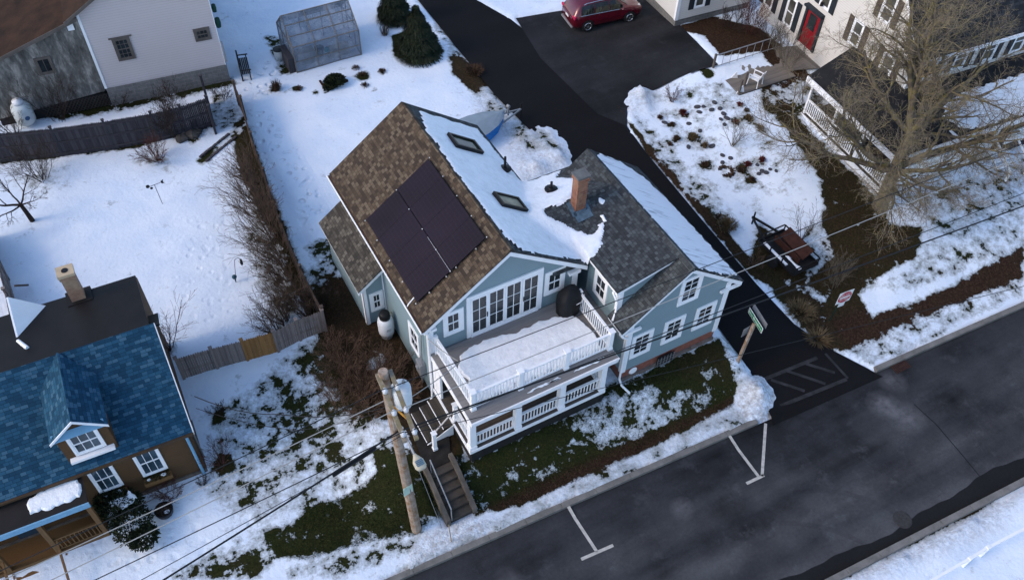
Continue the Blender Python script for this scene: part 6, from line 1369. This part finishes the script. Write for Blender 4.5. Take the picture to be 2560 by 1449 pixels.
# drain, manhole, far rail, lawn rocks and planks
c = PZ(2248, 912, .012); DR = basic('rusty_drain_iron', (.045, .022, .018), .8, .4, 6)
dr2 = thing('storm_drain', 'rusty square drain grate in the gutter by the kerb', 'drain', c); m = MB(); m.box(c.x-.42, c.x+.42, c.y-.32, c.y+.32, -.02, .012); m.build('pit', BLACK, dr2); m = MB()
for k in range(9): x = c.x-.38+k*.095; m.box(x-.025, x+.025, c.y-.3, c.y+.3, .014, .03)
for k in range(4): y = c.y-.29+k*.19; m.box(c.x-.42, c.x+.42, y-.02, y+.02, .012, .027)
m.build('grate', DR, dr2)
c = PZ(2256, 1298, .0); m = MB(); m.lathe((c.x, c.y, 0), [(.36, .0), (.36, .008), (.33, .012), (.33, .007), (0, .008)], 28); mh = m.build('manhole_cover', basic('worn_manhole_iron', (.040, .038, .038), .7, .5, 7, .6, 25)); tag(mh, 'round iron manhole cover in the street by the far kerb', 'manhole cover')
fr_ = thing('guard_rail', 'low white rail fence in the snow beyond the far kerb', 'rail', PZ(2450, 1385, .5)); RP = [PZ(2300, 1449+18, .75), PZ(2425, 1395, .75), PZ(2470, 1368, .75), PZ(2620, 1290, .75)]
for a, b in zip(RP, RP[1:]): m = MB(); m.bar(a, b, .10, .09); m.build('rail', WHITE, fr_)
for p in (RP[1], RP[2], RP[0]): m = MB(); m.box(p.x-.07, p.x+.07, p.y-.07, p.y+.07, 0, .82); m.build('rail_post', WHITE, fr_)
RK = basic('lichened_rock', (.075, .068, .06), .9, .5, 5, .6, 14); rnd = random.Random(9)
for i, (x, y, r) in enumerate(((455, 350, .28), (470, 325, .32), (486, 318, .25), (484, 340, .3), (462, 338, .2), (497, 330, .18), (445, 330, .16), (492, 308, .2))):
    p = G(x, y); m = MB(); m.ell((0, 0, 0), (r*1.2, r*.9, r*.8), 9, 6, jit=.16, rnd=rnd); o = m.build('rock', RK); o.location = p+V((0, 0, r*.3)); o.rotation_euler = (0, 0, i); tag(o, 'grey boulder in the snow-dusted rock pile by the dark fence', 'rock', 'boulders of the rock pile')
m = MB(); m.ell((0, 0, 0), (.24, .2, .07), 10, 6, jit=.1, rnd=rnd); o = m.build('rock_snow', SNOW); o.location = G(471, 325)+V((0, 0, .34)); tag(o, 'snow cap on the tallest boulder of the rock pile', 'snow')
for i, (a, b, lb) in enumerate((((500, 395), (575, 335), 'long dark timber lying half buried in snow, upper of two'), ((515, 405), (592, 342), 'long dark timber lying half buried in snow, nearer of two'))):
    m = MB(); p, q = G(*a), G(*b); n = 7
    for k in range(n): m.bar(p.lerp(q, k/n)+V((0, 0, .03)), p.lerp(q, (k+.85)/n)+V((0, 0, .05)), .12, .1)
    tag(m.build('timber', DARKF), lb, 'timber')
# ================================================================ plants
def rv(rnd): return V((rnd.gauss(0, 1), rnd.gauss(0, 1), rnd.gauss(0, 1))).normalized()
RMIN = [.005]
def branch(mbs, rnd, p, d, L, r, lev, spec):
    """spec per level: (segments, wander, up, children, child length factor, spread, sides, mesh index)"""
    seg, wan, up, nch, lf, spread, sides, mi = spec[lev]
    pts = [p.copy()]; rs = [r]; dirs = [d.copy()]; q = p.copy(); dd = d.copy()
    for i in range(seg):
        dd = (dd+rv(rnd)*wan+V((0, 0, up))).normalized(); q = q+dd*(L/seg); pts.append(q.copy()); rs.append(max(r*(1-.72*(i+1)/seg), RMIN[0])); dirs.append(dd.copy())
    mbs[mi].tube(pts, rs, sides, cap=False)
    if lev+1 < len(spec):
        for k in range(nch):
            t = (.25+.75*(k+rnd.random())/nch)*seg; i = min(int(t), seg-1); f = t-i; c = pts[i].lerp(pts[i+1], f)
            sd = dirs[i].cross(rv(rnd)).normalized(); a = spread*rnd.uniform(.7, 1.25); nd = (dirs[i]*math.cos(a)+sd*math.sin(a)).normalized()
            branch(mbs, rnd, c, nd, L*lf*rnd.uniform(.65, 1.2)*(1.15-.45*t/seg), (rs[i]+(rs[i+1]-rs[i])*f)*.62, lev+1, spec)
BARK_D = bark('dark_twig_bark', (.034, .024, .020)); BARK_L = bark('lilac_bark', (.090, .062, .046), None, 0, .4); BARK_R = bark('reddish_twigs', (.075, .030, .024)); BARK_G = bark('grey_twigs', (.10, .085, .065))
def shrub(label, base, h, n, seed, mat, lean=(0, 0), spread=.5, r=.014, twigs=5, sub=4, name='bare_shrub', cat='shrub', group=None, wide=.12, extra=None):
    rnd = random.Random(seed); m = MB(); base = V(base)
    spec = [(6, .13, .05, twigs, .48, .55, 4, 0), (4, .16, .05, sub, .45, .6, 3, 0), (3, .2, .03, 0, 0, 0, 3, 0)]
    for k in range(n):
        a = rnd.uniform(0, 2*math.pi); s = spread*math.sqrt(rnd.random()); d = V((math.cos(a)*s+lean[0], math.sin(a)*s+lean[1], 1)).normalized()
        branch([m], rnd, base+V((math.cos(a)*wide*rnd.random(), math.sin(a)*wide*rnd.random(), -.05)), d, h*rnd.uniform(.65, 1.1), r*rnd.uniform(.7, 1.2), 0, spec)
    if extra: extra(m, rnd)
    t = m.build(name, mat, fix=False)
    off = base; 
    for v in t.data.vertices: v.co -= off
    t.location = base; return tag(t, label, cat, group)
# lilac row along the stockade fence
LIL = [(637, 455, 2.0), (652, 505, 2.3), (668, 555, 2.5), (684, 600, 2.5), (700, 650, 2.5), (718, 700, 2.4), (735, 752, 2.2), (712, 800, 1.9), (705, 842, 1.8), (770, 795, 1.6)]
LN = ['at the far end of the row', 'second from the far end of the row', 'third from the far end of the row', 'fourth from the far end of the row', 'in the middle of the row, with fanning stems', 'just past the middle of the row', 'third from the picket fence end of the row', 'standing out in the snow before the row', 'nearest to the picket fence, with a dark stump', 'tucked into the fence corner']
for i, (x, y, h) in enumerate(LIL): shrub('bare brown lilac by the stockade fence, '+LN[i], G(x, y), h, 19, 100+i, BARK_L, (-.38, .12), .55, .024, 7, 4, 'lilac_bush', 'shrub', 'bare lilacs along the stockade fence', .3)
def burst(lb, px, py, h, n, seed, mat=BARK_D, **k): return shrub(lb, G(px, py), h, n, seed, mat, **k)
burst('dense dark twiggy shrub below the dark fence at the left edge', 105, 448, 1.9, 22, 1, spread=.8, wide=.3, twigs=7)
burst('round bare shrub in the snow below the dark fence', 392, 402, 1.2, 26, 2, spread=.9, wide=.3, twigs=7, mat=BARK_R)
burst('large dark bush growing against the dark fence by the rock pile', 430, 338, 2.1, 30, 3, spread=.5, wide=.35, twigs=8)
burst('tall thin bare shrub in front of the plywood lean-to', 150, 300, 2.6, 16, 4, spread=.5, wide=.4)
burst('second bare shrub by the plywood lean-to, next to the white tank', 40, 335, 1.5, 16, 5, spread=.7, wide=.3)
burst('low dark twigs under the block foundation', 300, 262, .8, 16, 6, spread=.9, wide=.6); burst('reddish low shrub by the block foundation', 425, 222, .9, 16, 7, spread=.8, mat=BARK_R, wide=.3)
burst('small dark shrub at the foundation corner of the cream house', 560, 245, .8, 14, 8, spread=.8, wide=.3)
burst('red-budded bare shrub at the back corner of the brown house', 425, 872, 2.3, 9, 9, mat=BARK_R, spread=.6, r=.026, twigs=7)
burst('pale bare shrub beside the brown house downspout', 553, 1160, 1.1, 12, 10, mat=BARK_R, spread=.65)
burst('small dark leafy shrub in the snow under the service wires', 545, 1032, .5, 14, 11, spread=.9, wide=.15); burst('tiny dark shrub by the brown house corner', 508, 1208, .35, 14, 12, spread=.8)
burst('rusty brown shrub under the flower boxes', 425, 1235, .7, 22, 13, mat=BARK_R, spread=.9, wide=.3, twigs=7)
BT = bark('brown_thicket_twigs', (.115, .070, .046), None, 0, .45)
for i, (x, y, lb) in enumerate(((860, 905, 'wide thicket of brown twigs nearest the picket fence'), (905, 965, 'wide thicket of brown twigs in the middle of the bed by the pole'), (960, 945, 'wide thicket of brown twigs under the house window'), (915, 1015, 'wide thicket of brown twigs behind the utility pole top'), (1000, 985, 'wide thicket of brown twigs by the porch steps downspout'), (850, 1000, 'arching brown twigs spilling onto the patchy snow'))):
    burst(lb, x, y, 1.25, 34, 20+i, mat=BT, spread=1.1, wide=.5, twigs=7, group='brown thicket beside the grey house')
burst('leafless sapling in the dark bed by the lean-to', 815, 760, 1.5, 12, 31, mat=BARK_D, spread=.6)
burst('bare shrub in the right garden with branching grey stems', 1830, 365, 1.3, 7, 40, mat=BARK_G, spread=.7, r=.022); burst('wide bare reddish shrub near the parking pad', 1680, 252, .8, 16, 41, mat=BARK_R, spread=1.1)
burst('thin pale sapling beside the utility trailer', 2002, 600, 2.2, 5, 42, mat=BARK_G, spread=.35, r=.02, twigs=7); burst('fine grey twiggy bush above the do not enter sign', 2090, 715, 1.5, 22, 43, mat=BARK_G, spread=.6, wide=.4)
burst('dark twiggy bush beside the utility trailer load', 1985, 640, .8, 20, 44, spread=.7, wide=.3); burst('low brown brush at the edge of the lane below the trailer', 1890, 660, .5, 22, 45, mat=BT, spread=1.1, wide=.4)
burst('tall dark reddish shrub by the white wing corner', 1872, 82, 2.3, 24, 46, mat=BARK_R, spread=.45, wide=.4, twigs=7); burst('low dark evergreen brush by the white wing wall', 1830, 70, 1.0, 26, 146, mat=BARK_D, spread=.9, wide=.6, twigs=7); burst('second low dark brush by the white wing wall, nearer the door', 1920, 105, 1.1, 26, 147, mat=BARK_D, spread=.9, wide=.6, twigs=7); burst('bare grey brush between the wooden ramp and the red door', 1965, 160, 2.0, 24, 47, mat=BARK_G, spread=.7, wide=.6, twigs=7); burst('tangled brush beside the wraparound porch', 2015, 262, 1.4, 20, 48, mat=BARK_G, spread=.8, wide=.5)
# bare fruit tree at the left edge
def bare_tree(name, label, base, limbs, spec, seed, mats, trunk_pts, trunk_r, cat='tree'):
    rnd = random.Random(seed); t = thing(name, label, cat, base); T1, T2 = MB(), MB(); T1.tube(trunk_pts, trunk_r, 10)
    for (p, d, L, r) in limbs: branch([T1, T2], rnd, V(p), V(d).normalized(), L, r, 0, spec)
    T1.build('trunk', mats[0], t, fix=False, smooth=True); T2.build('crown', mats[1], t, fix=False); return t
b = G(82, 552); tp = PZ(52, 512, b.z+1.15)
sp3 = [(6, .2, .05, 6, .55, .8, 5, 0), (5, .2, .06, 5, .5, .7, 4, 1), (4, .2, .05, 4, .5, .6, 3, 1), (3, .2, .02, 0, 0, 0, 3, 1)]
bare_tree('fruit_tree', 'small bare fruit tree with leaning trunk at the left edge', b, [(tp, (-.9, .1, .35), 1.9, .06), (tp, (.5, .3, .8), 1.5, .045), (tp, (-.5, -.8, .3), 1.6, .045), (tp, (.6, -.5, .4), 1.3, .04), (tp, (-.3, .8, .6), 1.5, .045)], sp3, 5, (BARK_D, BARK_D), [b-V((0, 0, .1)), b.lerp(tp, .5), tp], [.12, .10, .085])
# the big old tree
TB = bark('lichened_bark', (.095, .080, .064), (.22, .18, .06), .15, .55); TW = bark('lichened_twigs', (.150, .125, .097), (.25, .21, .085), .12, .55); RMIN[0] = .0042
b = V((31.35, 18.5, H(31.35, 18.5))); tp = b+V((.0, .1, 2.3)); tp2 = b+V((.35, .35, 4.2))
spT = [(8, .18, .025, 9, .50, .8, 7, 0), (6, .25, .03, 8, .58, .85, 5, 0), (5, .28, .02, 7, .56, .85, 4, 1), (4, .3, .0, 4, .55, .8, 3, 1), (3, .32, -.03, 0, 0, 0, 3, 1)]
limbs = [(tp, (-1, .55, .35), 6.2, .16), (tp, (-.75, -.55, .22), 5.2, .12), (tp2, (.25, .9, .9), 6.2, .16), (tp2, (-.1, .5, 1), 5.8, .18), (tp2, (.55, .75, .9), 5.2, .19), (tp, (1, .25, .62), 6.2, .21), (tp, (.9, -.35, .5), 5.5, .17), (tp, (-.95, .45, .5), 5.0, .17), (tp, (-.9, -.25, .38), 4.6, .15), (tp2, (-.6, .9, .6), 4.6, .15), (tp, (.1, -.9, .28), 3.4, .10), (tp, (.75, -.75, .22), 4.2, .13), (tp2, (.1, -.3, 1.1), 3.8, .15), (tp2, (1, .6, .5), 5.4, .16)]
bare_tree('bare_tree', 'large old bare tree with lichened branches in front of the white porch', b, limbs, spT, 12, (TB, TW), [b-V((0, 0, .3)), b+V((.02, 0, .7)), tp, tp2], [.42, .32, .28, .19])
RMIN[0] = .005
# conifers
NEED = bark('dark_spruce_needles', (.016, .026, .016), (.045, .050, .030), .25, .5)
def conifer(label, base, h, rad, seed, n=2600):
    rnd = random.Random(seed); t = thing('spruce_tree', label, 'tree', base); m = MB(); m.tube([base-V((0, 0, .1)), base+V((0, 0, h*.95))], [.11, .02], 6); m.build('trunk', BARK_D, t)
    m = MB()
    for i in range(n):
        f = rnd.random()**1.35; z = .08*h+f*h*.92; rr = rad*(1-f)**.75*(.80+.28*math.sin(z*9)*.5+rnd.uniform(-.12, .16)); a = rnd.uniform(0, 2*math.pi); rin = rr*rnd.uniform(.35, .72)
        u = V((math.cos(a), math.sin(a), 0)); p0 = base+u*rin+V((0, 0, z+.08)); p1 = base+u*rr+V((0, 0, z-.10-.12*(1-f)+rnd.uniform(-.06, .06))); s = V((-u.y, u.x, 0))
        w = .10+.07*(1-f)
        for k in (-1, 0, 1):
            e = p1+s*k*w*1.5-u*abs(k)*.10; q = s*.022+V((0, 0, .012)); m.face([p0-q, p0+q, e+q*.5, e-q*.5]); mid = p0.lerp(e, .55); e2 = mid+s*(k+rnd.uniform(-.6, .6))*w+u*w*.8+V((0, 0, rnd.uniform(-.03, .05))); m.face([mid-q, mid+q, e2+q*.4, e2-q*.4])
    m.face([base+V((0, 0, h*.9))+V((.03, 0, 0)), base+V((0, 0, h*.9))-V((.03, 0, 0)), base+V((0, 0, h+.15))]); m.build('crown', NEED, t, fix=False); return t
conifer('full dark spruce in front, beside the lane', G(1045, 132), 2.9, 1.45, 1, 3400); conifer('second spruce at the top edge, behind the fuller one', G(985, 48), 3.2, 1.15, 2)
# rounded evergreen with snow, planters, clumps
LEAFM = bark('evergreen_leaf', (.013, .020, .010), (.03, .036, .014), .3, .5); GRB = bark('dry_ornamental_grass', (.12, .085, .045), None, 0, .4); DRY = bark('dry_brown_stems', (.06, .036, .022), None, 0, .45); RDM = bark('dark_red_stems', (.10, .022, .020), None, 0, .4)
def leafball(m, c, r, n, rnd, size=.07):
    for i in range(n):
        d = rv(rnd); d.z = abs(d.z)*.9+.05 if d.z < -.2 else d.z; p = V(c)+V((d.x*r[0], d.y*r[1], d.z*r[2]))*rnd.uniform(.72, 1.05); u = (d+rv(rnd)*.9).normalized()*size*rnd.uniform(.7, 1.4); w = u.cross(rv(rnd)).normalized()*size*.35
        m.face([p-w, p+w, p+u+w*.5, p+u-w*.5])
b = G(345, 1335); t = thing('evergreen_bush', 'rounded dark evergreen with patches of snow beside the brown porch', 'shrub', b); m = MB(); rnd = random.Random(3)
for c, r in (((0, .1, .55), (.72, .75, .62)), ((-.15, .85, .7), (.75, .6, .75)), ((.2, -.45, .38), (.5, .45, .42)), ((-.5, 1.35, .7), (.5, .45, .6))): leafball(m, b+V(c), r, 1500, rnd, .085)
m.build('foliage', LEAFM, t, fix=False)
for pts in ([(-.1, .15), (.1, .3), (.3, .1), (.28, -.2), (.05, -.3), (-.1, -.1), (-.25, -.05)], [(-.45, 1.0), (-.2, .85), (.1, .7), (.4, .85), (.3, .6), (.0, .5), (-.35, .75)], [(.2, .95), (.35, 1.1), (.45, .75), (.33, .65)]):
    snow_patch('bush_snow', t, [(b.x+x, b.y+y) for x, y in pts], lambda x, y: b.z+1.02+.35*(y-b.y-.2)-.25*((x-b.x)**2), .09, 91, .05, .08)
b = G(415, 1283); t = thing('planter', 'dark round planter with a scrap of snow near the evergreen', 'planter', b); m = MB(); m.lathe(b, [(.22, 0), (.30, .12), (.34, .34), (.30, .36), (.28, .28), (0, .27)], 14); m.build('tub', BLACK, t); m = MB(); m.ell(b+V((.08, -.12, .3)), (.12, .08, .04), 8, 5); m.build('snow', SNOW, t)
m = MB(); rnd = random.Random(8); leafball(m, b+V((0, 0, .3)), (.26, .26, .12), 160, rnd, .06); m.build('dead_plant', DRY, t, fix=False)
def clump(label, px, py, h, r, n, seed, mat, name='grass_clump', cat='plant', group=None, ball=None):
    rnd = random.Random(seed); m = MB(); b = G(px, py)
    for i in range(n):
        a = rnd.uniform(0, 6.283); s = rnd.random()**.6; p = V((math.cos(a)*r*.45*s, math.sin(a)*r*.45*s, -.02)); e = V((math.cos(a)*r*s*1.15, math.sin(a)*r*s*1.15, h*rnd.uniform(.6, 1.1)*(1-.3*s))); w = V((-math.sin(a), math.cos(a), 0))*.014; mid = p.lerp(e, .6)+V((0, 0, .06*h)); m.face([p-w, p+w, mid+w*.8, mid-w*.8]); m.face([mid-w*.8, mid+w*.8, e])
    if ball: leafball(m, (0, 0, h*.25), (r*.9, r*.9, h*.4), ball, rnd, .06)
    o = m.build(name, mat, fix=False); o.location = b; return tag(o, label, cat, group)
clump('feathery dry grass clump left of the greenhouse bed', 692, 225, .7, .35, 120, 1, DRY, ball=60); clump('thin grass clump beside the spruce', 962, 88, .7, .35, 90, 2, GRB)
clump('large dry grass clump at the lane edge above the trailer', 1815, 572, .75, .55, 260, 3, GRB, ball=200); clump('brown grass heap at the lane verge by the spruce', 1185, 180, .35, .6, 220, 4, DRY, ball=250)
clump('low grassy mound at the lane mouth below the trailer', 2000, 780, .35, .8, 320, 5, GRB, ball=200); clump('tawny verge grass beside the lane mouth', 2045, 845, .22, .7, 240, 6, GRB)
m = MB(); rnd = random.Random(5); b = G(838, 212); leafball(m, (0, 0, .22), (.55, .42, .32), 1200, rnd, .10); leafball(m, (-.4, -.15, .08), (.3, .25, .14), 300, rnd, .09)
o = m.build('creeping_juniper', LEAFM, fix=False); o.location = b; tag(o, 'spreading dark juniper in front of the greenhouse', 'shrub')
m = MB(); a_, c_, d_ = G(805, 212)+V((0, 0, .05)), G(818, 224)+V((0, 0, .05)), G(870, 204)+V((0, 0, .08)); m.bar(a_+V((0, .3, 0)), a_, .1, .1); m.bar(a_, c_, .1, .1); m.bar(c_+V((.6, .1, 0)), d_, .1, .12); tag(m.build('bed_edging', RUST), 'broken rusty edging around the dark juniper', 'edging')
for i, (x, y, lb) in enumerate(((748, 223, 'small dark clump left of the juniper'), (905, 188, 'larger dark clump right of the juniper'), (955, 180, 'single dark clump far right in the greenhouse bed'), (912, 215, 'tiny dark clump below the clump right of the juniper'), (890, 172, 'small dark clump nearest the greenhouse corner'))): clump(lb, x, y, .18, .24, 60, 10+i, DRY, 'dead_plant', 'plant', 'dead plants in the greenhouse bed', ball=50)
# right garden: clumps and stepping pads
RG = [(1707, 285, .35, .22, RDM, 'dark red clump, the reddest in the lane garden'), (1690, 349, .3, .2, DRY, 'dark rounded clump, leftmost of the row in the lane garden'), (1733, 347, .45, .25, GRB, 'upright tan clump, second in the lane garden row'), (1762, 368, .38, .2, GRB, 'thin upright clump, third in the lane garden row'), (1762, 412, .2, .22, DRY, 'flat brown clump above the leaf ring'), (1848, 428, .35, .22, DRY, 'spiky brown clump right of the leaf ring'), (1868, 414, .3, .2, RDM, 'reddish clump beside the spiky brown one'), (1905, 402, .3, .2, RDM, 'reddish clump furthest right in the lane garden'), (1872, 297, .25, .24, GRB, 'golden clump nearest the wooden ramp'), (1899, 322, .25, .24, GRB, 'golden clump next to the brown bed'), (1840, 308, .2, .18, RDM, 'small red clump between the stepping pads'), (1849, 263, .2, .18, RDM, 'small red clump below the pennant board'), (1866, 278, .2, .15, DRY, 'small brown clump above the golden one'), (1681, 312, .15, .16, DRY, 'low dark clump at the left of the lane garden'), (1650, 295, .14, .18, DRY, 'flat dark clump close to the lane'), (1675, 362, .12, .14, DRY, 'tiny dark clump below the leftmost one'), (1880, 450, .2, .16, DRY, 'lone dark clump in the clean snow'), (1795, 545, .3, .2, DRY, 'dark clump at the garden end of the lane verge')]
for i, (x, y, h, r, mt, lb) in enumerate(RG): clump(lb, x, y, h, r, 80, 50+i, mt, 'garden_clump', 'plant', 'dead plants in the lane garden', ball=60)
PAD_M = basic('dark_stepping_stone', (.06, .06, .07), .85, .4, 5, .3, 20)
PADS = [(1743, 268), (1758, 267), (1748, 281), (1786, 257), (1779, 275), (1800, 272), (1809, 285), (1817, 296), (1802, 299), (1811, 312), (1722, 310), (1750, 328), (1661, 307), (1721, 368), (1780, 366), (1806, 389), (1826, 396), (1806, 407), (1800, 423), (1893, 413), (1905, 428), (1925, 424), (1915, 432), (1897, 435), (1940, 428)]
m = MB(); rnd = random.Random(6); m.lathe((0, 0, 0), [(.17, -.03), (.17, .02), (.15, .035), (0, .04)], 9); pad0 = m.build('stepping_stone', PAD_M)
for i, (x, y) in enumerate(PADS):
    o = pad0 if i == 0 else pad0.copy()
    if i: COL.objects.link(o)
    o.location = G(x, y)+V((0, 0, .03)); s = rnd.uniform(.55, 1.0); o.scale = (s*1.15*rnd.uniform(.8, 1.2), s*.85, 1); o.rotation_euler = (0, 0, rnd.uniform(0, 6)); tag(o, 'small dark stone pad showing through the snow of the lane garden', 'stepping stone', 'stone pads in the lane garden')
m = MB(); rnd = random.Random(2); c = V((0, 0, .05))
for k in range(260): a = rnd.uniform(-2.6, 2.2); q = .33+rnd.gauss(0, .05); p = V((math.cos(a)*q, math.sin(a)*q, rnd.uniform(0, .1))); u = rv(rnd)*.09; w = u.cross(rv(rnd)).normalized()*.035; m.face([p-w, p+w, p+u+w, p+u-w])
o = m.build('leaf_ring', DRY, fix=False); o.location = G(1815, 430); tag(o, 'open ring of brown leaves lying on the garden snow', 'leaf ring')
# brown leaf litter and stubble, too many to count
def litter(name, polys, n, mat, seed, size=(.02, .05), kindl='stuff', stand=.6):
    rnd = random.Random(seed); m = MB()
    for px in polys:
        P = gpoly(px); x0, y0 = P.min(0); x1, y1 = P.max(0); k = 0
        xs = np.array([rnd.uniform(x0, x1) for _ in range(n*3)]); ys = np.array([rnd.uniform(y0, y1) for _ in range(n*3)]); ok = np.where(sdist(xs, ys, P) > 0)[0][:n]; zs = hgt(xs, ys)
        for i in ok:
            p = V((xs[i], ys[i], zs[i])); u = V((rnd.gauss(0, .5), rnd.gauss(0, .5), stand*rnd.random()+.05)).normalized()*rnd.uniform(*size)*2; w = u.cross(rv(rnd)).normalized()*size[0]*.3; m.face([p-w, p+w, p+u+w*.3, p+u-w*.3])
    o = m.build(name, mat, fix=False); o['kind'] = kindl; return o
GRS = bark('winter_lawn_blades', (.020, .030, .008), (.06, .06, .02), .2, .5)
litter('lawn_grass', [LAWN, [(655, 1325), (745, 1300), (760, 1270), (880, 1228), (960, 1170), (1075, 1150), (1105, 1290), (1050, 1335), (930, 1352), (760, 1400), (690, 1390)]], 9000, GRS, 1, (.03, .05))
litter('dead_leaves', [CORN, [(1530, 250), (1640, 380), (1900, 680), (1930, 720), (1880, 690), (1620, 385)], [(780, 680), (850, 700), (930, 850), (1070, 990), (1080, 1060), (950, 1040), (830, 930), (790, 760)], BR], 4200, DRY, 2, (.03, .055), stand=.35)
